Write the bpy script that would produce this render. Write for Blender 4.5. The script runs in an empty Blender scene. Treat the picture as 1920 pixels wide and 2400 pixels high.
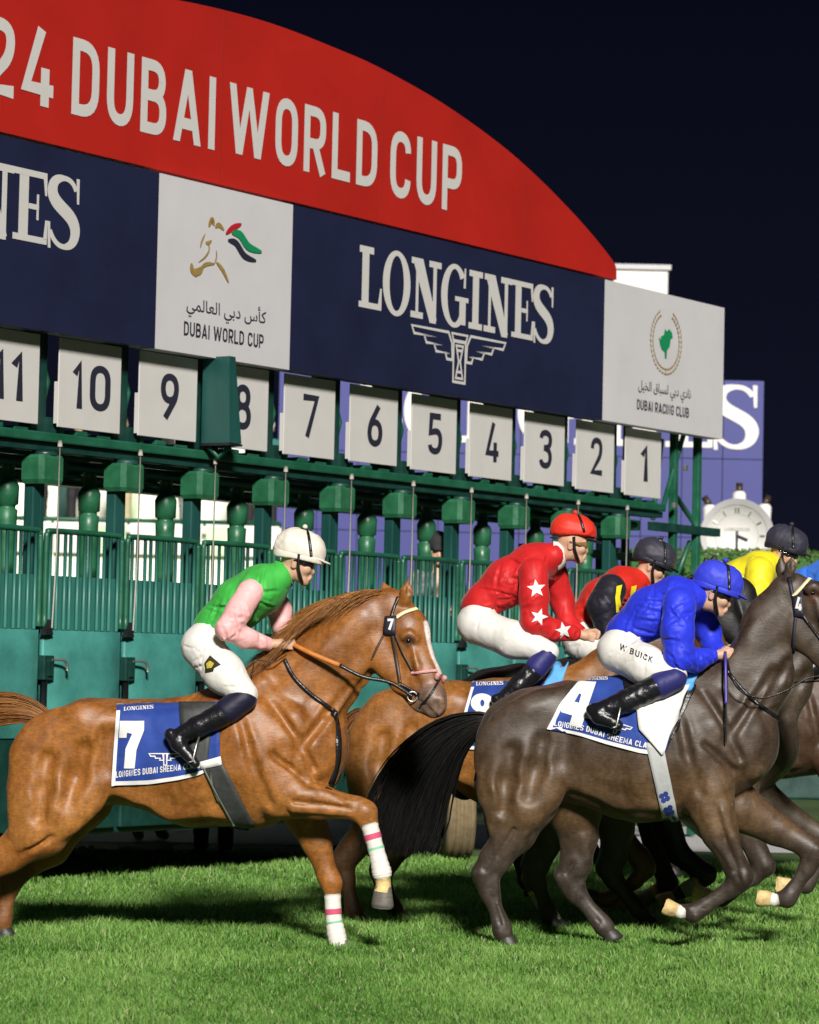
import bpy, bmesh, math, random
import numpy as np
from mathutils import Vector, Matrix
from mathutils.bvhtree import BVHTree

scene = bpy.context.scene
COL = scene.collection
random.seed(7)
RNG = np.random.default_rng(7)

# ------------------------------------------------------------------ camera
FPX, HC = 7000.0, 1.65                      # focal length in photo pixels (1920 wide), camera height
PITCH = math.atan(353 / 7000.0)
SR = 0.022; CR = math.sqrt(1 - SR * SR)     # slight roll
vF = np.array([0, math.cos(PITCH), math.sin(PITCH)])
_R0 = np.array([1.0, 0, 0]); _U0 = np.array([0, -math.sin(PITCH), math.cos(PITCH)])
vR = CR * _R0 + SR * _U0
vU = -SR * _R0 + CR * _U0
CAMPOS = np.array([0, 0, HC])
cam = bpy.data.cameras.new('camera')
cam_ob = bpy.data.objects.new('camera', cam); COL.objects.link(cam_ob)
cam.sensor_fit = 'HORIZONTAL'; cam.sensor_width = 36.0
cam.lens = 36.0 * FPX / 1920.0
cam.clip_start = 0.5; cam.clip_end = 2000
m3 = Matrix(((vR[0], vU[0], -vF[0]), (vR[1], vU[1], -vF[1]), (vR[2], vU[2], -vF[2])))
cam_ob.matrix_world = Matrix.Translation(Vector(CAMPOS)) @ m3.to_4x4()
cam.dof.use_dof = True; cam.dof.focus_distance = 17.6; cam.dof.aperture_fstop = 5.0
scene.camera = cam_ob

# ------------------------------------------------------------------ night sky, floodlight, exposure
world = bpy.data.worlds.new('World'); scene.world = world; world.use_nodes = True
wn = world.node_tree; wn.nodes.clear()
wo = wn.nodes.new('ShaderNodeOutputWorld'); wb = wn.nodes.new('ShaderNodeBackground')
tc = wn.nodes.new('ShaderNodeTexCoord'); sp = wn.nodes.new('ShaderNodeSeparateXYZ')
cr = wn.nodes.new('ShaderNodeValToRGB')
cr.color_ramp.elements[0].position = 0.0; cr.color_ramp.elements[0].color = (0.0055, 0.0066, 0.0150, 1)
cr.color_ramp.elements[1].position = 0.30; cr.color_ramp.elements[1].color = (0.0010, 0.0013, 0.0055, 1)
wn.links.new(tc.outputs['Generated'], sp.inputs[0]); wn.links.new(sp.outputs['Z'], cr.inputs[0])
wn.links.new(cr.outputs[0], wb.inputs['Color']); wb.inputs['Strength'].default_value = 1.0
wn.links.new(wb.outputs[0], wo.inputs[0])

SUN_AZ, SUN_EL = math.radians(8), math.radians(29)      # floodlight bank behind the camera, a little to its right
sun = bpy.data.lights.new('floodlight', 'SUN'); sun.energy = 5.0; sun.angle = math.radians(8); sun.color = (1.0, 0.965, 0.90)
sun_ob = bpy.data.objects.new('floodlight', sun); COL.objects.link(sun_ob)
sdir = Vector((math.sin(SUN_AZ) * math.cos(SUN_EL), -math.cos(SUN_AZ) * math.cos(SUN_EL), math.sin(SUN_EL)))
sun_ob.rotation_euler = sdir.to_track_quat('Z', 'Y').to_euler(); sun_ob.location = sdir * 60
scene.view_settings.view_transform = 'Standard'; scene.view_settings.look = 'None'
scene.view_settings.exposure = 0.18; scene.view_settings.gamma = 1.0
scene.view_settings.use_curve_mapping = False
scene.render.film_transparent = False

# ------------------------------------------------------------------ projection helpers (photo pixel + distance -> place)
def ray(x, y):
    v = vF * FPX + vR * (x - 960) + vU * (1200 - y)
    return v / v[1]
def P(x, y, d):
    return CAMPOS + ray(x, y) * d
def ground(x, d, z=0.0):                    # ground point at distance d under photo column x
    p = P(x, 1553, d); return np.array([p[0], d, z])

# ------------------------------------------------------------------ materials
def nt(m): return m.node_tree
def new_mat(name):
    m = bpy.data.materials.new(name); m.use_nodes = True
    return m, m.node_tree, m.node_tree.nodes['Principled BSDF']
def node(t, typ, **kw):
    n = t.nodes.new(typ)
    for k, v in kw.items():
        if k in n.inputs: n.inputs[k].default_value = v
        else: setattr(n, k, v)
    return n
def mat(name, col, rough=0.5, metal=0.0, var=0.15, scale=6.0, bump=0.0, bscale=40.0, spec=0.5, sheen=0.0, coat=0.0, attr=None, stretch=(1, 1, 1), detail=6.0, transl=0.0, rvar=0.0):
    m, t, b = new_mat(name)
    tc = node(t, 'ShaderNodeTexCoord'); mp = node(t, 'ShaderNodeMapping'); mp.inputs['Scale'].default_value = stretch
    t.links.new(tc.outputs['Object'], mp.inputs[0])
    nz = node(t, 'ShaderNodeTexNoise', Scale=scale, Detail=detail, Roughness=0.6)
    t.links.new(mp.outputs[0], nz.inputs['Vector'])
    rmp = node(t, 'ShaderNodeMapRange'); rmp.inputs[1].default_value = 0.25; rmp.inputs[2].default_value = 0.75
    rmp.inputs[3].default_value = 1 - var; rmp.inputs[4].default_value = 1 + var
    t.links.new(nz.outputs['Fac'], rmp.inputs[0])
    mx = node(t, 'ShaderNodeMix', data_type='RGBA', blend_type='MULTIPLY'); mx.inputs[0].default_value = 1.0
    if attr:
        at = node(t, 'ShaderNodeAttribute', attribute_name=attr); t.links.new(at.outputs['Color'], mx.inputs[6])
    else:
        mx.inputs[6].default_value = (*col, 1)
    cmb = node(t, 'ShaderNodeCombineColor')
    for i in range(3): t.links.new(rmp.outputs[0], cmb.inputs[i])
    t.links.new(cmb.outputs[0], mx.inputs[7])
    t.links.new(mx.outputs[2], b.inputs['Base Color'])
    b.inputs['Roughness'].default_value = rough; b.inputs['Metallic'].default_value = metal
    b.inputs['Specular IOR Level'].default_value = spec
    if rvar:
        r2 = node(t, 'ShaderNodeMapRange'); r2.inputs[1].default_value = 0.3; r2.inputs[2].default_value = 0.7
        r2.inputs[3].default_value = rough - rvar; r2.inputs[4].default_value = rough + rvar
        t.links.new(nz.outputs['Fac'], r2.inputs[0]); t.links.new(r2.outputs[0], b.inputs['Roughness'])
    if sheen: b.inputs['Sheen Weight'].default_value = sheen; b.inputs['Sheen Roughness'].default_value = 0.4
    if coat: b.inputs['Coat Weight'].default_value = coat; b.inputs['Coat Roughness'].default_value = 0.15
    if bump:
        n2 = node(t, 'ShaderNodeTexNoise', Scale=bscale, Detail=5.0, Roughness=0.6); t.links.new(mp.outputs[0], n2.inputs['Vector'])
        bp = node(t, 'ShaderNodeBump', Strength=bump, Distance=0.01); t.links.new(n2.outputs['Fac'], bp.inputs['Height'])
        t.links.new(bp.outputs[0], b.inputs['Normal'])
    if transl:
        tr = node(t, 'ShaderNodeBsdfTranslucent'); t.links.new(mx.outputs[2], tr.inputs[0])
        ms = node(t, 'ShaderNodeMixShader'); ms.inputs[0].default_value = transl
        out = t.nodes['Material Output']
        t.links.new(b.outputs[0], ms.inputs[1]); t.links.new(tr.outputs[0], ms.inputs[2]); t.links.new(ms.outputs[0], out.inputs[0])
    return m

def silk_mat(name, col, rough=.45, folds=.8, scale=4.0, spec=.34, var=.10):
    """thin cloth: creased by ridged folds"""
    m, t, b = new_mat(name); L = t.links.new; tc = node(t, 'ShaderNodeTexCoord'); hs = []
    for sc, st, rot in ((scale, (1, .6, .45), .7), (scale * 1.7, (1, .7, .5), -.6), (scale * 2.6, (.5, .8, 1), .2)):
        mp = node(t, 'ShaderNodeMapping'); mp.inputs['Scale'].default_value = st; mp.inputs['Rotation'].default_value = (0, rot, 0); L(tc.outputs['Object'], mp.inputs[0])
        nz = node(t, 'ShaderNodeTexNoise', Scale=sc, Detail=0.6, Roughness=.4, Distortion=.5); L(mp.outputs[0], nz.inputs['Vector'])
        a = node(t, 'ShaderNodeMath', operation='SUBTRACT'); a.inputs[1].default_value = .5; L(nz.outputs['Fac'], a.inputs[0]); c = node(t, 'ShaderNodeMath', operation='ABSOLUTE'); L(a.outputs[0], c.inputs[0])
        d = node(t, 'ShaderNodeMath', operation='MULTIPLY'); d.inputs[1].default_value = 4.0 / sc; L(c.outputs[0], d.inputs[0]); hs.append(d)
    s1 = node(t, 'ShaderNodeMath', operation='ADD'); L(hs[0].outputs[0], s1.inputs[0]); L(hs[1].outputs[0], s1.inputs[1]); s2 = node(t, 'ShaderNodeMath', operation='ADD'); L(s1.outputs[0], s2.inputs[0]); L(hs[2].outputs[0], s2.inputs[1])
    bp = node(t, 'ShaderNodeBump', Strength=folds, Distance=.045); L(s2.outputs[0], bp.inputs['Height']); L(bp.outputs[0], b.inputs['Normal'])
    nv = node(t, 'ShaderNodeTexNoise', Scale=9.0, Detail=4.0); L(tc.outputs['Object'], nv.inputs['Vector']); r = node(t, 'ShaderNodeMapRange'); r.inputs[1].default_value = .3; r.inputs[2].default_value = .7; r.inputs[3].default_value = 1 - var; r.inputs[4].default_value = 1 + var; L(nv.outputs['Fac'], r.inputs[0])
    hv = node(t, 'ShaderNodeHueSaturation'); hv.inputs['Color'].default_value = (*col, 1); L(r.outputs[0], hv.inputs['Value']); L(hv.outputs[0], b.inputs['Base Color'])
    b.inputs['Roughness'].default_value = rough; b.inputs['Specular IOR Level'].default_value = spec; b.inputs['Sheen Weight'].default_value = .12; b.inputs['Sheen Roughness'].default_value = .35
    return m
M = {}
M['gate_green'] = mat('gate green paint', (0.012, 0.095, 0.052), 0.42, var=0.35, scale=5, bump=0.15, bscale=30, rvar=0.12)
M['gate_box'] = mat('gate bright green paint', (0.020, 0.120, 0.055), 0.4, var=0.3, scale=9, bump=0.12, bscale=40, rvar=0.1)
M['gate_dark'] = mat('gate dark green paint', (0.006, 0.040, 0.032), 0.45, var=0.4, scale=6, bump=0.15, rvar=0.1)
M['gate_post'] = mat('gate blue green post', (0.010, 0.062, 0.055), 0.4, var=0.35, scale=4, bump=0.1, rvar=0.12, stretch=(1, 1, 0.25))
M['pad'] = mat('teal door padding', (0.050, 0.235, 0.205), 0.5, var=0.38, scale=2.6, bump=0.5, bscale=7, rvar=0.15, detail=10)
M['sheet'] = mat('teal sheet', (0.028, 0.15, 0.125), 0.5, var=0.3, scale=4, stretch=(3, 3, 0.4), bump=0.2)
M['bar'] = mat('teal bar', (0.035, 0.16, 0.13), 0.42, var=0.4, scale=7, stretch=(1, 1, 0.3))
M['white_panel'] = mat('white number board', (0.555, 0.535, 0.515), 0.5, var=0.05, scale=3, bump=0.05)
M['banner_white'] = mat('white banner vinyl', (0.535, 0.52, 0.535), 0.5, var=0.05, scale=2, bump=0.25, bscale=2.2)
M['banner_navy'] = mat('navy banner vinyl', (0.0115, 0.0145, 0.043), 0.5, var=0.22, scale=1.6, bump=0.25, bscale=2.2, spec=0.3)
M['banner_red'] = mat('red banner vinyl', (0.375, 0.014, 0.009), 0.55, var=0.14, scale=1.1, bump=0.25, bscale=2.0, spec=0.25)
M['print_white'] = mat('white print', (0.53, 0.515, 0.50), 0.55, var=0.03)
M['print_navy'] = mat('dark navy print', (0.018, 0.018, 0.035), 0.55, var=0.1)
M['print_gold'] = mat('gold print', (0.28, 0.19, 0.055), 0.5, var=0.25, scale=30)
M['print_red'] = mat('red print', (0.42, 0.01, 0.02), 0.5, var=0.1)
M['print_green'] = mat('green print', (0.006, 0.22, 0.085), 0.5, var=0.1)
M['steel'] = mat('galvanised steel', (0.45, 0.45, 0.42), 0.35, 0.8, var=0.2)
M['cord'] = mat('pale cord', (0.36, 0.34, 0.30), 0.8, var=0.2, scale=60)
M['black_metal'] = mat('black metal', (0.010, 0.012, 0.014), 0.4, var=0.3)
M['rubber'] = mat('dusty tyre rubber', (0.17, 0.125, 0.065), 0.9, var=0.35, scale=14, bump=0.4)
M['rubber_dark'] = mat('tyre sidewall', (0.012, 0.012, 0.012), 0.8, var=0.3)
M['leather'] = mat('black leather', (0.012, 0.011, 0.012), 0.30, var=0.3, scale=25, bump=0.3, bscale=60)
M['brown_leather'] = mat('brown leather', (0.05, 0.028, 0.018), 0.45, var=0.3, scale=25)
M['grey_leather'] = mat('grey girth webbing', (0.040, 0.042, 0.042), 0.6, var=0.25, scale=30, bump=0.2)
M['pale_girth'] = mat('pale grey girth', (0.42, 0.43, 0.43), 0.6, var=0.1, scale=20, bump=0.15)
M['boot'] = mat('polished black boot', (0.009, 0.009, 0.012), 0.28, var=0.3, scale=10, bump=0.5, bscale=26, spec=0.45)
M['breeches'] = silk_mat('white breeches', (0.70, 0.675, 0.64), .6, .35, 5.0, .3, .04)
M['cloth_blue'] = silk_mat('blue saddlecloth', (0.022, 0.055, 0.275), .65, .4, 4.0, .25, .15)
M['cloth_white'] = mat('white cloth', (0.76, 0.74, 0.72), 0.7, var=0.05, scale=15, bump=0.2)
M['bandage'] = mat('white leg bandage', (0.75, 0.71, 0.66), 0.8, var=0.06, scale=30, bump=0.4, bscale=60, stretch=(1, 1, 4))
M['bandage_grey'] = mat('soiled leg bandage', (0.30, 0.30, 0.24), 0.8, var=0.25, scale=20, bump=0.4, bscale=60)
M['skin'] = mat('skin', (0.56, 0.33, 0.22), 0.5, var=0.12, scale=22, bump=0.15, bscale=80)
M['eye'] = mat('dark eye', (0.006, 0.004, 0.003), 0.05, var=0.1)
M['hoof'] = mat('grey hoof', (0.13, 0.115, 0.10), 0.5, var=0.3, scale=14, stretch=(1, 1, 4), bump=0.2)
M['hoof_pale'] = mat('pale yellow hoof', (0.58, 0.42, 0.18), 0.6, var=0.55, scale=14, bump=0.5)
M['hoof_dark'] = mat('dark hoof', (0.03, 0.028, 0.026), 0.5, var=0.3, scale=14)
def coat_mat(nm='horse coat', ro=(.38, .58), sp=.45):
    m, t, b = new_mat(nm); L = t.links.new
    tc = node(t, 'ShaderNodeTexCoord'); at = node(t, 'ShaderNodeAttribute', attribute_name='coat')
    mp = node(t, 'ShaderNodeMapping'); mp.inputs['Scale'].default_value = (1.0, 1.0, 0.55); mp.inputs['Rotation'].default_value = (0, .5, 0); L(tc.outputs['Object'], mp.inputs[0])
    n1 = node(t, 'ShaderNodeTexNoise', Scale=4.4, Detail=10.0, Roughness=0.66, Distortion=0.8); L(mp.outputs[0], n1.inputs['Vector'])
    n2 = node(t, 'ShaderNodeTexNoise', Scale=34.0, Detail=4.0, Roughness=0.6); L(mp.outputs[0], n2.inputs['Vector'])
    rp = node(t, 'ShaderNodeValToRGB'); e = rp.color_ramp.elements; e[0].position = .30; e[0].color = (.50, .45, .43, 1); e[1].position = .70; e[1].color = (1.42, 1.52, 1.70, 1)
    L(n1.outputs['Fac'], rp.inputs[0])
    mx = node(t, 'ShaderNodeMix', data_type='RGBA', blend_type='MULTIPLY'); mx.inputs[0].default_value = 1.0; L(at.outputs['Color'], mx.inputs[6]); L(rp.outputs[0], mx.inputs[7])
    r2 = node(t, 'ShaderNodeMapRange'); r2.inputs[1].default_value = .3; r2.inputs[2].default_value = .7; r2.inputs[3].default_value = .80; r2.inputs[4].default_value = 1.2; L(n2.outputs['Fac'], r2.inputs[0])
    cc = node(t, 'ShaderNodeCombineColor'); [L(r2.outputs[0], cc.inputs[i]) for i in range(3)]
    m2 = node(t, 'ShaderNodeMix', data_type='RGBA', blend_type='MULTIPLY'); m2.inputs[0].default_value = 1.0; L(mx.outputs[2], m2.inputs[6]); L(cc.outputs[0], m2.inputs[7]); L(m2.outputs[2], b.inputs['Base Color'])
    rr = node(t, 'ShaderNodeMapRange'); rr.inputs[1].default_value = .3; rr.inputs[2].default_value = .7; rr.inputs[3].default_value = ro[0]; rr.inputs[4].default_value = ro[1]; L(n1.outputs['Fac'], rr.inputs[0]); L(rr.outputs[0], b.inputs['Roughness'])
    b.inputs['Specular IOR Level'].default_value = sp; b.inputs['Sheen Weight'].default_value = .06; b.inputs['Sheen Roughness'].default_value = .35
    ms = node(t, 'ShaderNodeMapping'); ms.inputs['Scale'].default_value = (26, 26, 85); ms.inputs['Rotation'].default_value = (0, .75, 0); L(tc.outputs['Object'], ms.inputs[0])
    ns = node(t, 'ShaderNodeTexNoise', Scale=1.0, Detail=6.0, Roughness=.7, Distortion=.4); L(ms.outputs[0], ns.inputs['Vector'])
    r3 = node(t, 'ShaderNodeMapRange'); r3.inputs[1].default_value = .28; r3.inputs[2].default_value = .72; r3.inputs[3].default_value = .70; r3.inputs[4].default_value = 1.30; L(ns.outputs['Fac'], r3.inputs[0])
    c3 = node(t, 'ShaderNodeCombineColor'); [L(r3.outputs[0], c3.inputs[i]) for i in range(3)]
    m3_ = node(t, 'ShaderNodeMix', data_type='RGBA', blend_type='MULTIPLY'); m3_.inputs[0].default_value = 1.0; L(m2.outputs[2], m3_.inputs[6]); L(c3.outputs[0], m3_.inputs[7]); L(m3_.outputs[2], b.inputs['Base Color'])
    b.inputs['Coat Weight'].default_value = .08; b.inputs['Coat Roughness'].default_value = .32; b.inputs['Coat Tint'].default_value = (1, .93, .82, 1)
    # muscle ripple, veins, hair
    nm = node(t, 'ShaderNodeTexNoise', Scale=5.0, Detail=2.0, Roughness=.5, Distortion=.5); L(mp.outputs[0], nm.inputs['Vector'])
    nv = node(t, 'ShaderNodeTexNoise', Scale=4.2, Detail=2.0, Roughness=.5, Distortion=1.2); L(tc.outputs['Object'], nv.inputs['Vector'])
    s1 = node(t, 'ShaderNodeMath', operation='SUBTRACT'); s1.inputs[1].default_value = .5; L(nv.outputs['Fac'], s1.inputs[0])
    s2 = node(t, 'ShaderNodeMath', operation='ABSOLUTE'); L(s1.outputs[0], s2.inputs[0])
    s3 = node(t, 'ShaderNodeMapRange'); s3.inputs[1].default_value = 0; s3.inputs[2].default_value = .022; s3.inputs[3].default_value = 1; s3.inputs[4].default_value = 0; L(s2.outputs[0], s3.inputs[0])
    mh = node(t, 'ShaderNodeMapping'); mh.inputs['Scale'].default_value = (60, 60, 240); mh.inputs['Rotation'].default_value = (0, .9, 0); L(tc.outputs['Object'], mh.inputs[0])
    nh = node(t, 'ShaderNodeTexNoise', Scale=1.0, Detail=3.0, Roughness=.6); L(mh.outputs[0], nh.inputs['Vector'])
    b1 = node(t, 'ShaderNodeBump', Strength=.22, Distance=.025); L(nm.outputs['Fac'], b1.inputs['Height'])
    b2 = node(t, 'ShaderNodeBump', Strength=.07, Distance=.005); L(s3.outputs[0], b2.inputs['Height']); L(b1.outputs[0], b2.inputs['Normal'])
    b3 = node(t, 'ShaderNodeBump', Strength=.28, Distance=.005); L(ns.outputs['Fac'], b3.inputs['Height']); L(b2.outputs[0], b3.inputs['Normal']); L(b3.outputs[0], b.inputs['Normal']); L(b3.outputs[0], b.inputs['Coat Normal'])
    return m
M['coat'] = coat_mat()
M['coat_dark'] = coat_mat('dark glossy horse coat', (.42, .60), .44)
M['hair'] = mat('horse hair', (1, 1, 1), 0.42, var=0.1, scale=30, attr='coat', spec=0.4, transl=0.1)
M['whip'] = mat('whip', (0.012, 0.012, 0.014), 0.5, var=0.2)
M['purple'] = mat('purple whip shaft', (0.07, 0.045, 0.30), 0.4, var=0.2)
M['orange'] = mat('orange rein grip', (0.55, 0.19, 0.035), 0.6, var=0.2, scale=40, bump=0.3, bscale=120)
M['grass'] = mat('grass blade', (1, 1, 1), 0.55, var=0.05, scale=3, attr='coat', spec=0.35, transl=0.38)
M['brow_white'] = mat('cream browband', (0.72, 0.64, 0.40), 0.5, var=0.1)
M['pink'] = mat('pink sheepskin', (0.62, 0.30, 0.30), 0.8, var=0.2, scale=60, bump=0.5, bscale=80)
M['lens'] = mat('dark goggle lens', (0.006, 0.007, 0.010), 0.06, var=0.1, spec=0.8)
M['lens_clear'] = mat('amber goggle lens', (0.20, 0.12, 0.05), 0.06, var=0.3, spec=0.8)
M['light_blue'] = mat('light blue cloth', (0.10, 0.36, 0.72), 0.6, var=0.12)

# ------------------------------------------------------------------ object helpers
def tag(o, label=None, cat=None, group=None, kind=None):
    if label: o['label'] = label
    if cat: o['category'] = cat
    if group: o['group'] = group
    if kind: o['kind'] = kind
    return o
def empty(name, loc, label=None, cat=None, group=None, rotz=0.0):
    o = bpy.data.objects.new(name, None); COL.objects.link(o)
    o.location = Vector(loc); o.rotation_euler = (0, 0, rotz); o.empty_display_size = 0.2
    return tag(o, label, cat, group)
def mesh_data(name, V, Fc, smooth=False, colors=None):
    me = bpy.data.meshes.new(name)
    V = np.asarray(V, dtype=np.float64)
    if isinstance(Fc, np.ndarray):
        nf, k = Fc.shape
        me.vertices.add(len(V)); me.vertices.foreach_set('co', V.astype(np.float32).ravel())
        me.loops.add(nf * k); me.loops.foreach_set('vertex_index', Fc.astype(np.int32).ravel())
        me.polygons.add(nf); me.polygons.foreach_set('loop_start', np.arange(0, nf * k, k, dtype=np.int32))
        me.update(calc_edges=True)
    else:
        me.from_pydata([tuple(v) for v in V], [], [tuple(f) for f in Fc]); me.update()
    if smooth: me.polygons.foreach_set('use_smooth', np.ones(len(me.polygons), dtype=bool))
    if colors is not None:
        a = me.color_attributes.new('coat', 'FLOAT_COLOR', 'POINT')
        c4 = np.ones((len(V), 4), dtype=np.float32); c4[:, :3] = colors
        a.data.foreach_set('color', c4.ravel())
    return me
def make(name, V, Fc, m, parent=None, smooth=False, world=True, colors=None):
    V = np.asarray(V, dtype=np.float64)
    if parent is not None and world:
        b = parent; off = np.zeros(3)
        while b is not None: off += np.array(b.location); b = b.parent
        V = V - off
    me = mesh_data(name, V, Fc, smooth, colors)
    o = bpy.data.objects.new(name, me); COL.objects.link(o); o.parent = parent
    me.materials.append(M[m] if isinstance(m, str) else m)
    return o
def inst(o_src, loc, parent, name=None):
    o = bpy.data.objects.new(name or o_src.name.split('.')[0], o_src.data); COL.objects.link(o); o.parent = parent; o.location = Vector(loc)
    return o
class MB:                                     # collects boxes, tubes and prisms into one mesh
    def __init__(self): self.V = []; self.F = []
    def add(self, V, F):
        n = len(self.V); self.V += [tuple(v) for v in V]; self.F += [tuple(i + n for i in f) for f in F]; return self
    def box(self, x0, x1, y0, y1, z0, z1, bv=0.0):
        if bv <= 0:
            V = [(x0, y0, z0), (x1, y0, z0), (x1, y1, z0), (x0, y1, z0), (x0, y0, z1), (x1, y0, z1), (x1, y1, z1), (x0, y1, z1)]
            return self.add(V, [(3, 2, 1, 0), (4, 5, 6, 7), (0, 1, 5, 4), (1, 2, 6, 5), (2, 3, 7, 6), (3, 0, 4, 7)])
        bm = bmesh.new(); bmesh.ops.create_cube(bm, size=1.0)
        for v in bm.verts: v.co = Vector(((x0 + x1) / 2 + v.co.x * (x1 - x0), (y0 + y1) / 2 + v.co.y * (y1 - y0), (z0 + z1) / 2 + v.co.z * (z1 - z0)))
        bmesh.ops.bevel(bm, geom=list(bm.edges), offset=bv, segments=2, affect='EDGES', profile=0.5)
        bm.verts.index_update()
        self.add([tuple(v.co) for v in bm.verts], [tuple(v.index for v in f.verts) for f in bm.faces]); bm.free(); return self
    def tube(self, pts, r, n=8, cap=True, flat=None):
        V, F = tube(pts, r, n, cap, flat); return self.add(V, F)
    def build(self, name, m, parent=None, smooth=False, world=False):
        return make(name, self.V, self.F, m, parent, smooth, world)
def tube(pts, r, n=8, cap=True, flat=None):
    pts = [np.asarray(p, float) for p in pts]
    if not hasattr(r, '__len__'): r = [r] * len(pts)
    V = []; F = []; up = None
    for i, p in enumerate(pts):
        a = pts[max(i - 1, 0)]; b = pts[min(i + 1, len(pts) - 1)]
        d = b - a; d = d / (np.linalg.norm(d) + 1e-12)
        if up is None: up = np.array([0, 1.0, 0]) if abs(d[1]) < 0.9 else np.array([1.0, 0, 0])
        s = np.cross(d, up); s /= np.linalg.norm(s) + 1e-12; up = np.cross(s, d)
        for k in range(n):
            an = 2 * math.pi * k / n
            V.append(p + r[i] * (math.cos(an) * s * (flat or 1.0) + math.sin(an) * up))
    for i in range(len(pts) - 1):
        for k in range(n):
            F.append((i * n + k, i * n + (k + 1) % n, (i + 1) * n + (k + 1) % n, (i + 1) * n + k))
    if cap:
        F.append(tuple(range(n))); F.append(tuple((len(pts) - 1) * n + k for k in reversed(range(n))))
    return V, F
def smooth_path(pts, n=8):
    pts = np.asarray(pts, float); out = []
    for i in range(len(pts) - 1):
        p0 = pts[max(i - 1, 0)]; p1 = pts[i]; p2 = pts[i + 1]; p3 = pts[min(i + 2, len(pts) - 1)]
        for t in np.linspace(0, 1, n, endpoint=False):
            out.append(0.5 * ((2 * p1) + (-p0 + p2) * t + (2 * p0 - 5 * p1 + 4 * p2 - p3) * t * t + (-p0 + 3 * p1 - 3 * p2 + p3) * t ** 3))
    out.append(pts[-1]); return np.array(out)

# ------------------------------------------------------------------ implicit bodies -> continuous meshes
class SDF:
    def __init__(self): self.p = []
    def c(self, a, ra, b=None, rb=None, ly=1.0, k=0.02, op=1):
        a = np.asarray(a, float); b = a if b is None else np.asarray(b, float)
        self.p.append((a, float(ra), b, float(ra if rb is None else rb), ly, k, op)); return self
    def chain(self, pts, ly=1.0, k=0.02):          # pts: (pos, r)
        for (a, ra), (b, rb) in zip(pts[:-1], pts[1:]): self.c(a, ra, b, rb, ly, k)
        return self
    def copy(self): s = SDF(); s.p = list(self.p); return s
    def mesh(self, h, noise=None, grow=0.0, relax=1):
        lo = np.full(3, 1e9); hi = -lo
        for a, ra, b, rb, ly, k, op in self.p:
            if op < 0: continue
            e = np.array([1, max(ly, 1), 1]) * (max(ra, rb) + grow)
            lo = np.minimum(lo, np.minimum(a, b) - e); hi = np.maximum(hi, np.maximum(a, b) + e)
        lo -= 4 * h + 0.01; hi += 4 * h + 0.01
        n = np.ceil((hi - lo) / h).astype(int) + 1
        D = np.full(n, 0.3, dtype=np.float32)
        ax = [lo[i] + h * np.arange(n[i]) for i in range(3)]
        for a, ra, b, rb, ly, k, op in self.p:
            R = (max(ra, rb) + grow + 2 * k + 3 * h) * np.array([1, max(ly, 1), 1])
            l = np.minimum(a, b) - R; u = np.maximum(a, b) + R
            i0 = np.clip(np.floor((l - lo) / h).astype(int), 0, n); i1 = np.clip(np.ceil((u - lo) / h).astype(int) + 1, 0, n)
            if np.any(i1 <= i0): continue
            X = ax[0][i0[0]:i1[0]][:, None, None].astype(np.float32); Y = ax[1][i0[1]:i1[1]][None, :, None].astype(np.float32); Z = ax[2][i0[2]:i1[2]][None, None, :].astype(np.float32)
            d = b - a; L2 = d @ d
            if L2 > 1e-12:
                t = np.clip(((X - a[0]) * d[0] + (Y - a[1]) * d[1] + (Z - a[2]) * d[2]) / L2, 0, 1)
            else:
                t = np.float32(0)
            qx = X - (a[0] + t * d[0]); qy = (Y - (a[1] + t * d[1])) / ly; qz = Z - (a[2] + t * d[2])
            rr = ra + (rb - ra) * t + (grow if op > 0 else 0)
            dist = (np.sqrt(qx * qx + qy * qy + qz * qz) - rr) * min(1.0, ly)
            S = D[i0[0]:i1[0], i0[1]:i1[1], i0[2]:i1[2]]
            if op > 0:
                hh = np.clip(0.5 + 0.5 * (S - dist) / k, 0, 1); N = S * (1 - hh) + dist * hh - k * hh * (1 - hh)
            else:
                dist = -dist
                hh = np.clip(0.5 - 0.5 * (S - dist) / k, 0, 1); N = S * (1 - hh) + dist * hh + k * hh * (1 - hh)
            D[i0[0]:i1[0], i0[1]:i1[1], i0[2]:i1[2]] = N
        if noise is not None:
            band = np.argwhere(np.abs(D) < 0.06)
            pts = lo + h * band
            D[band[:, 0], band[:, 1], band[:, 2]] += noise(pts).astype(np.float32)
        V, Fc = surface_nets(D, lo, h)
        if relax: V = relax_mesh(V, Fc, relax)
        return V, Fc
_E = [((0,0,0),(1,0,0)),((0,1,0),(1,1,0)),((0,0,1),(1,0,1)),((0,1,1),(1,1,1)),((0,0,0),(0,1,0)),((1,0,0),(1,1,0)),((0,0,1),(0,1,1)),((1,0,1),(1,1,1)),((0,0,0),(0,0,1)),((1,0,0),(1,0,1)),((0,1,0),(0,1,1)),((1,1,0),(1,1,1))]
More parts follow.
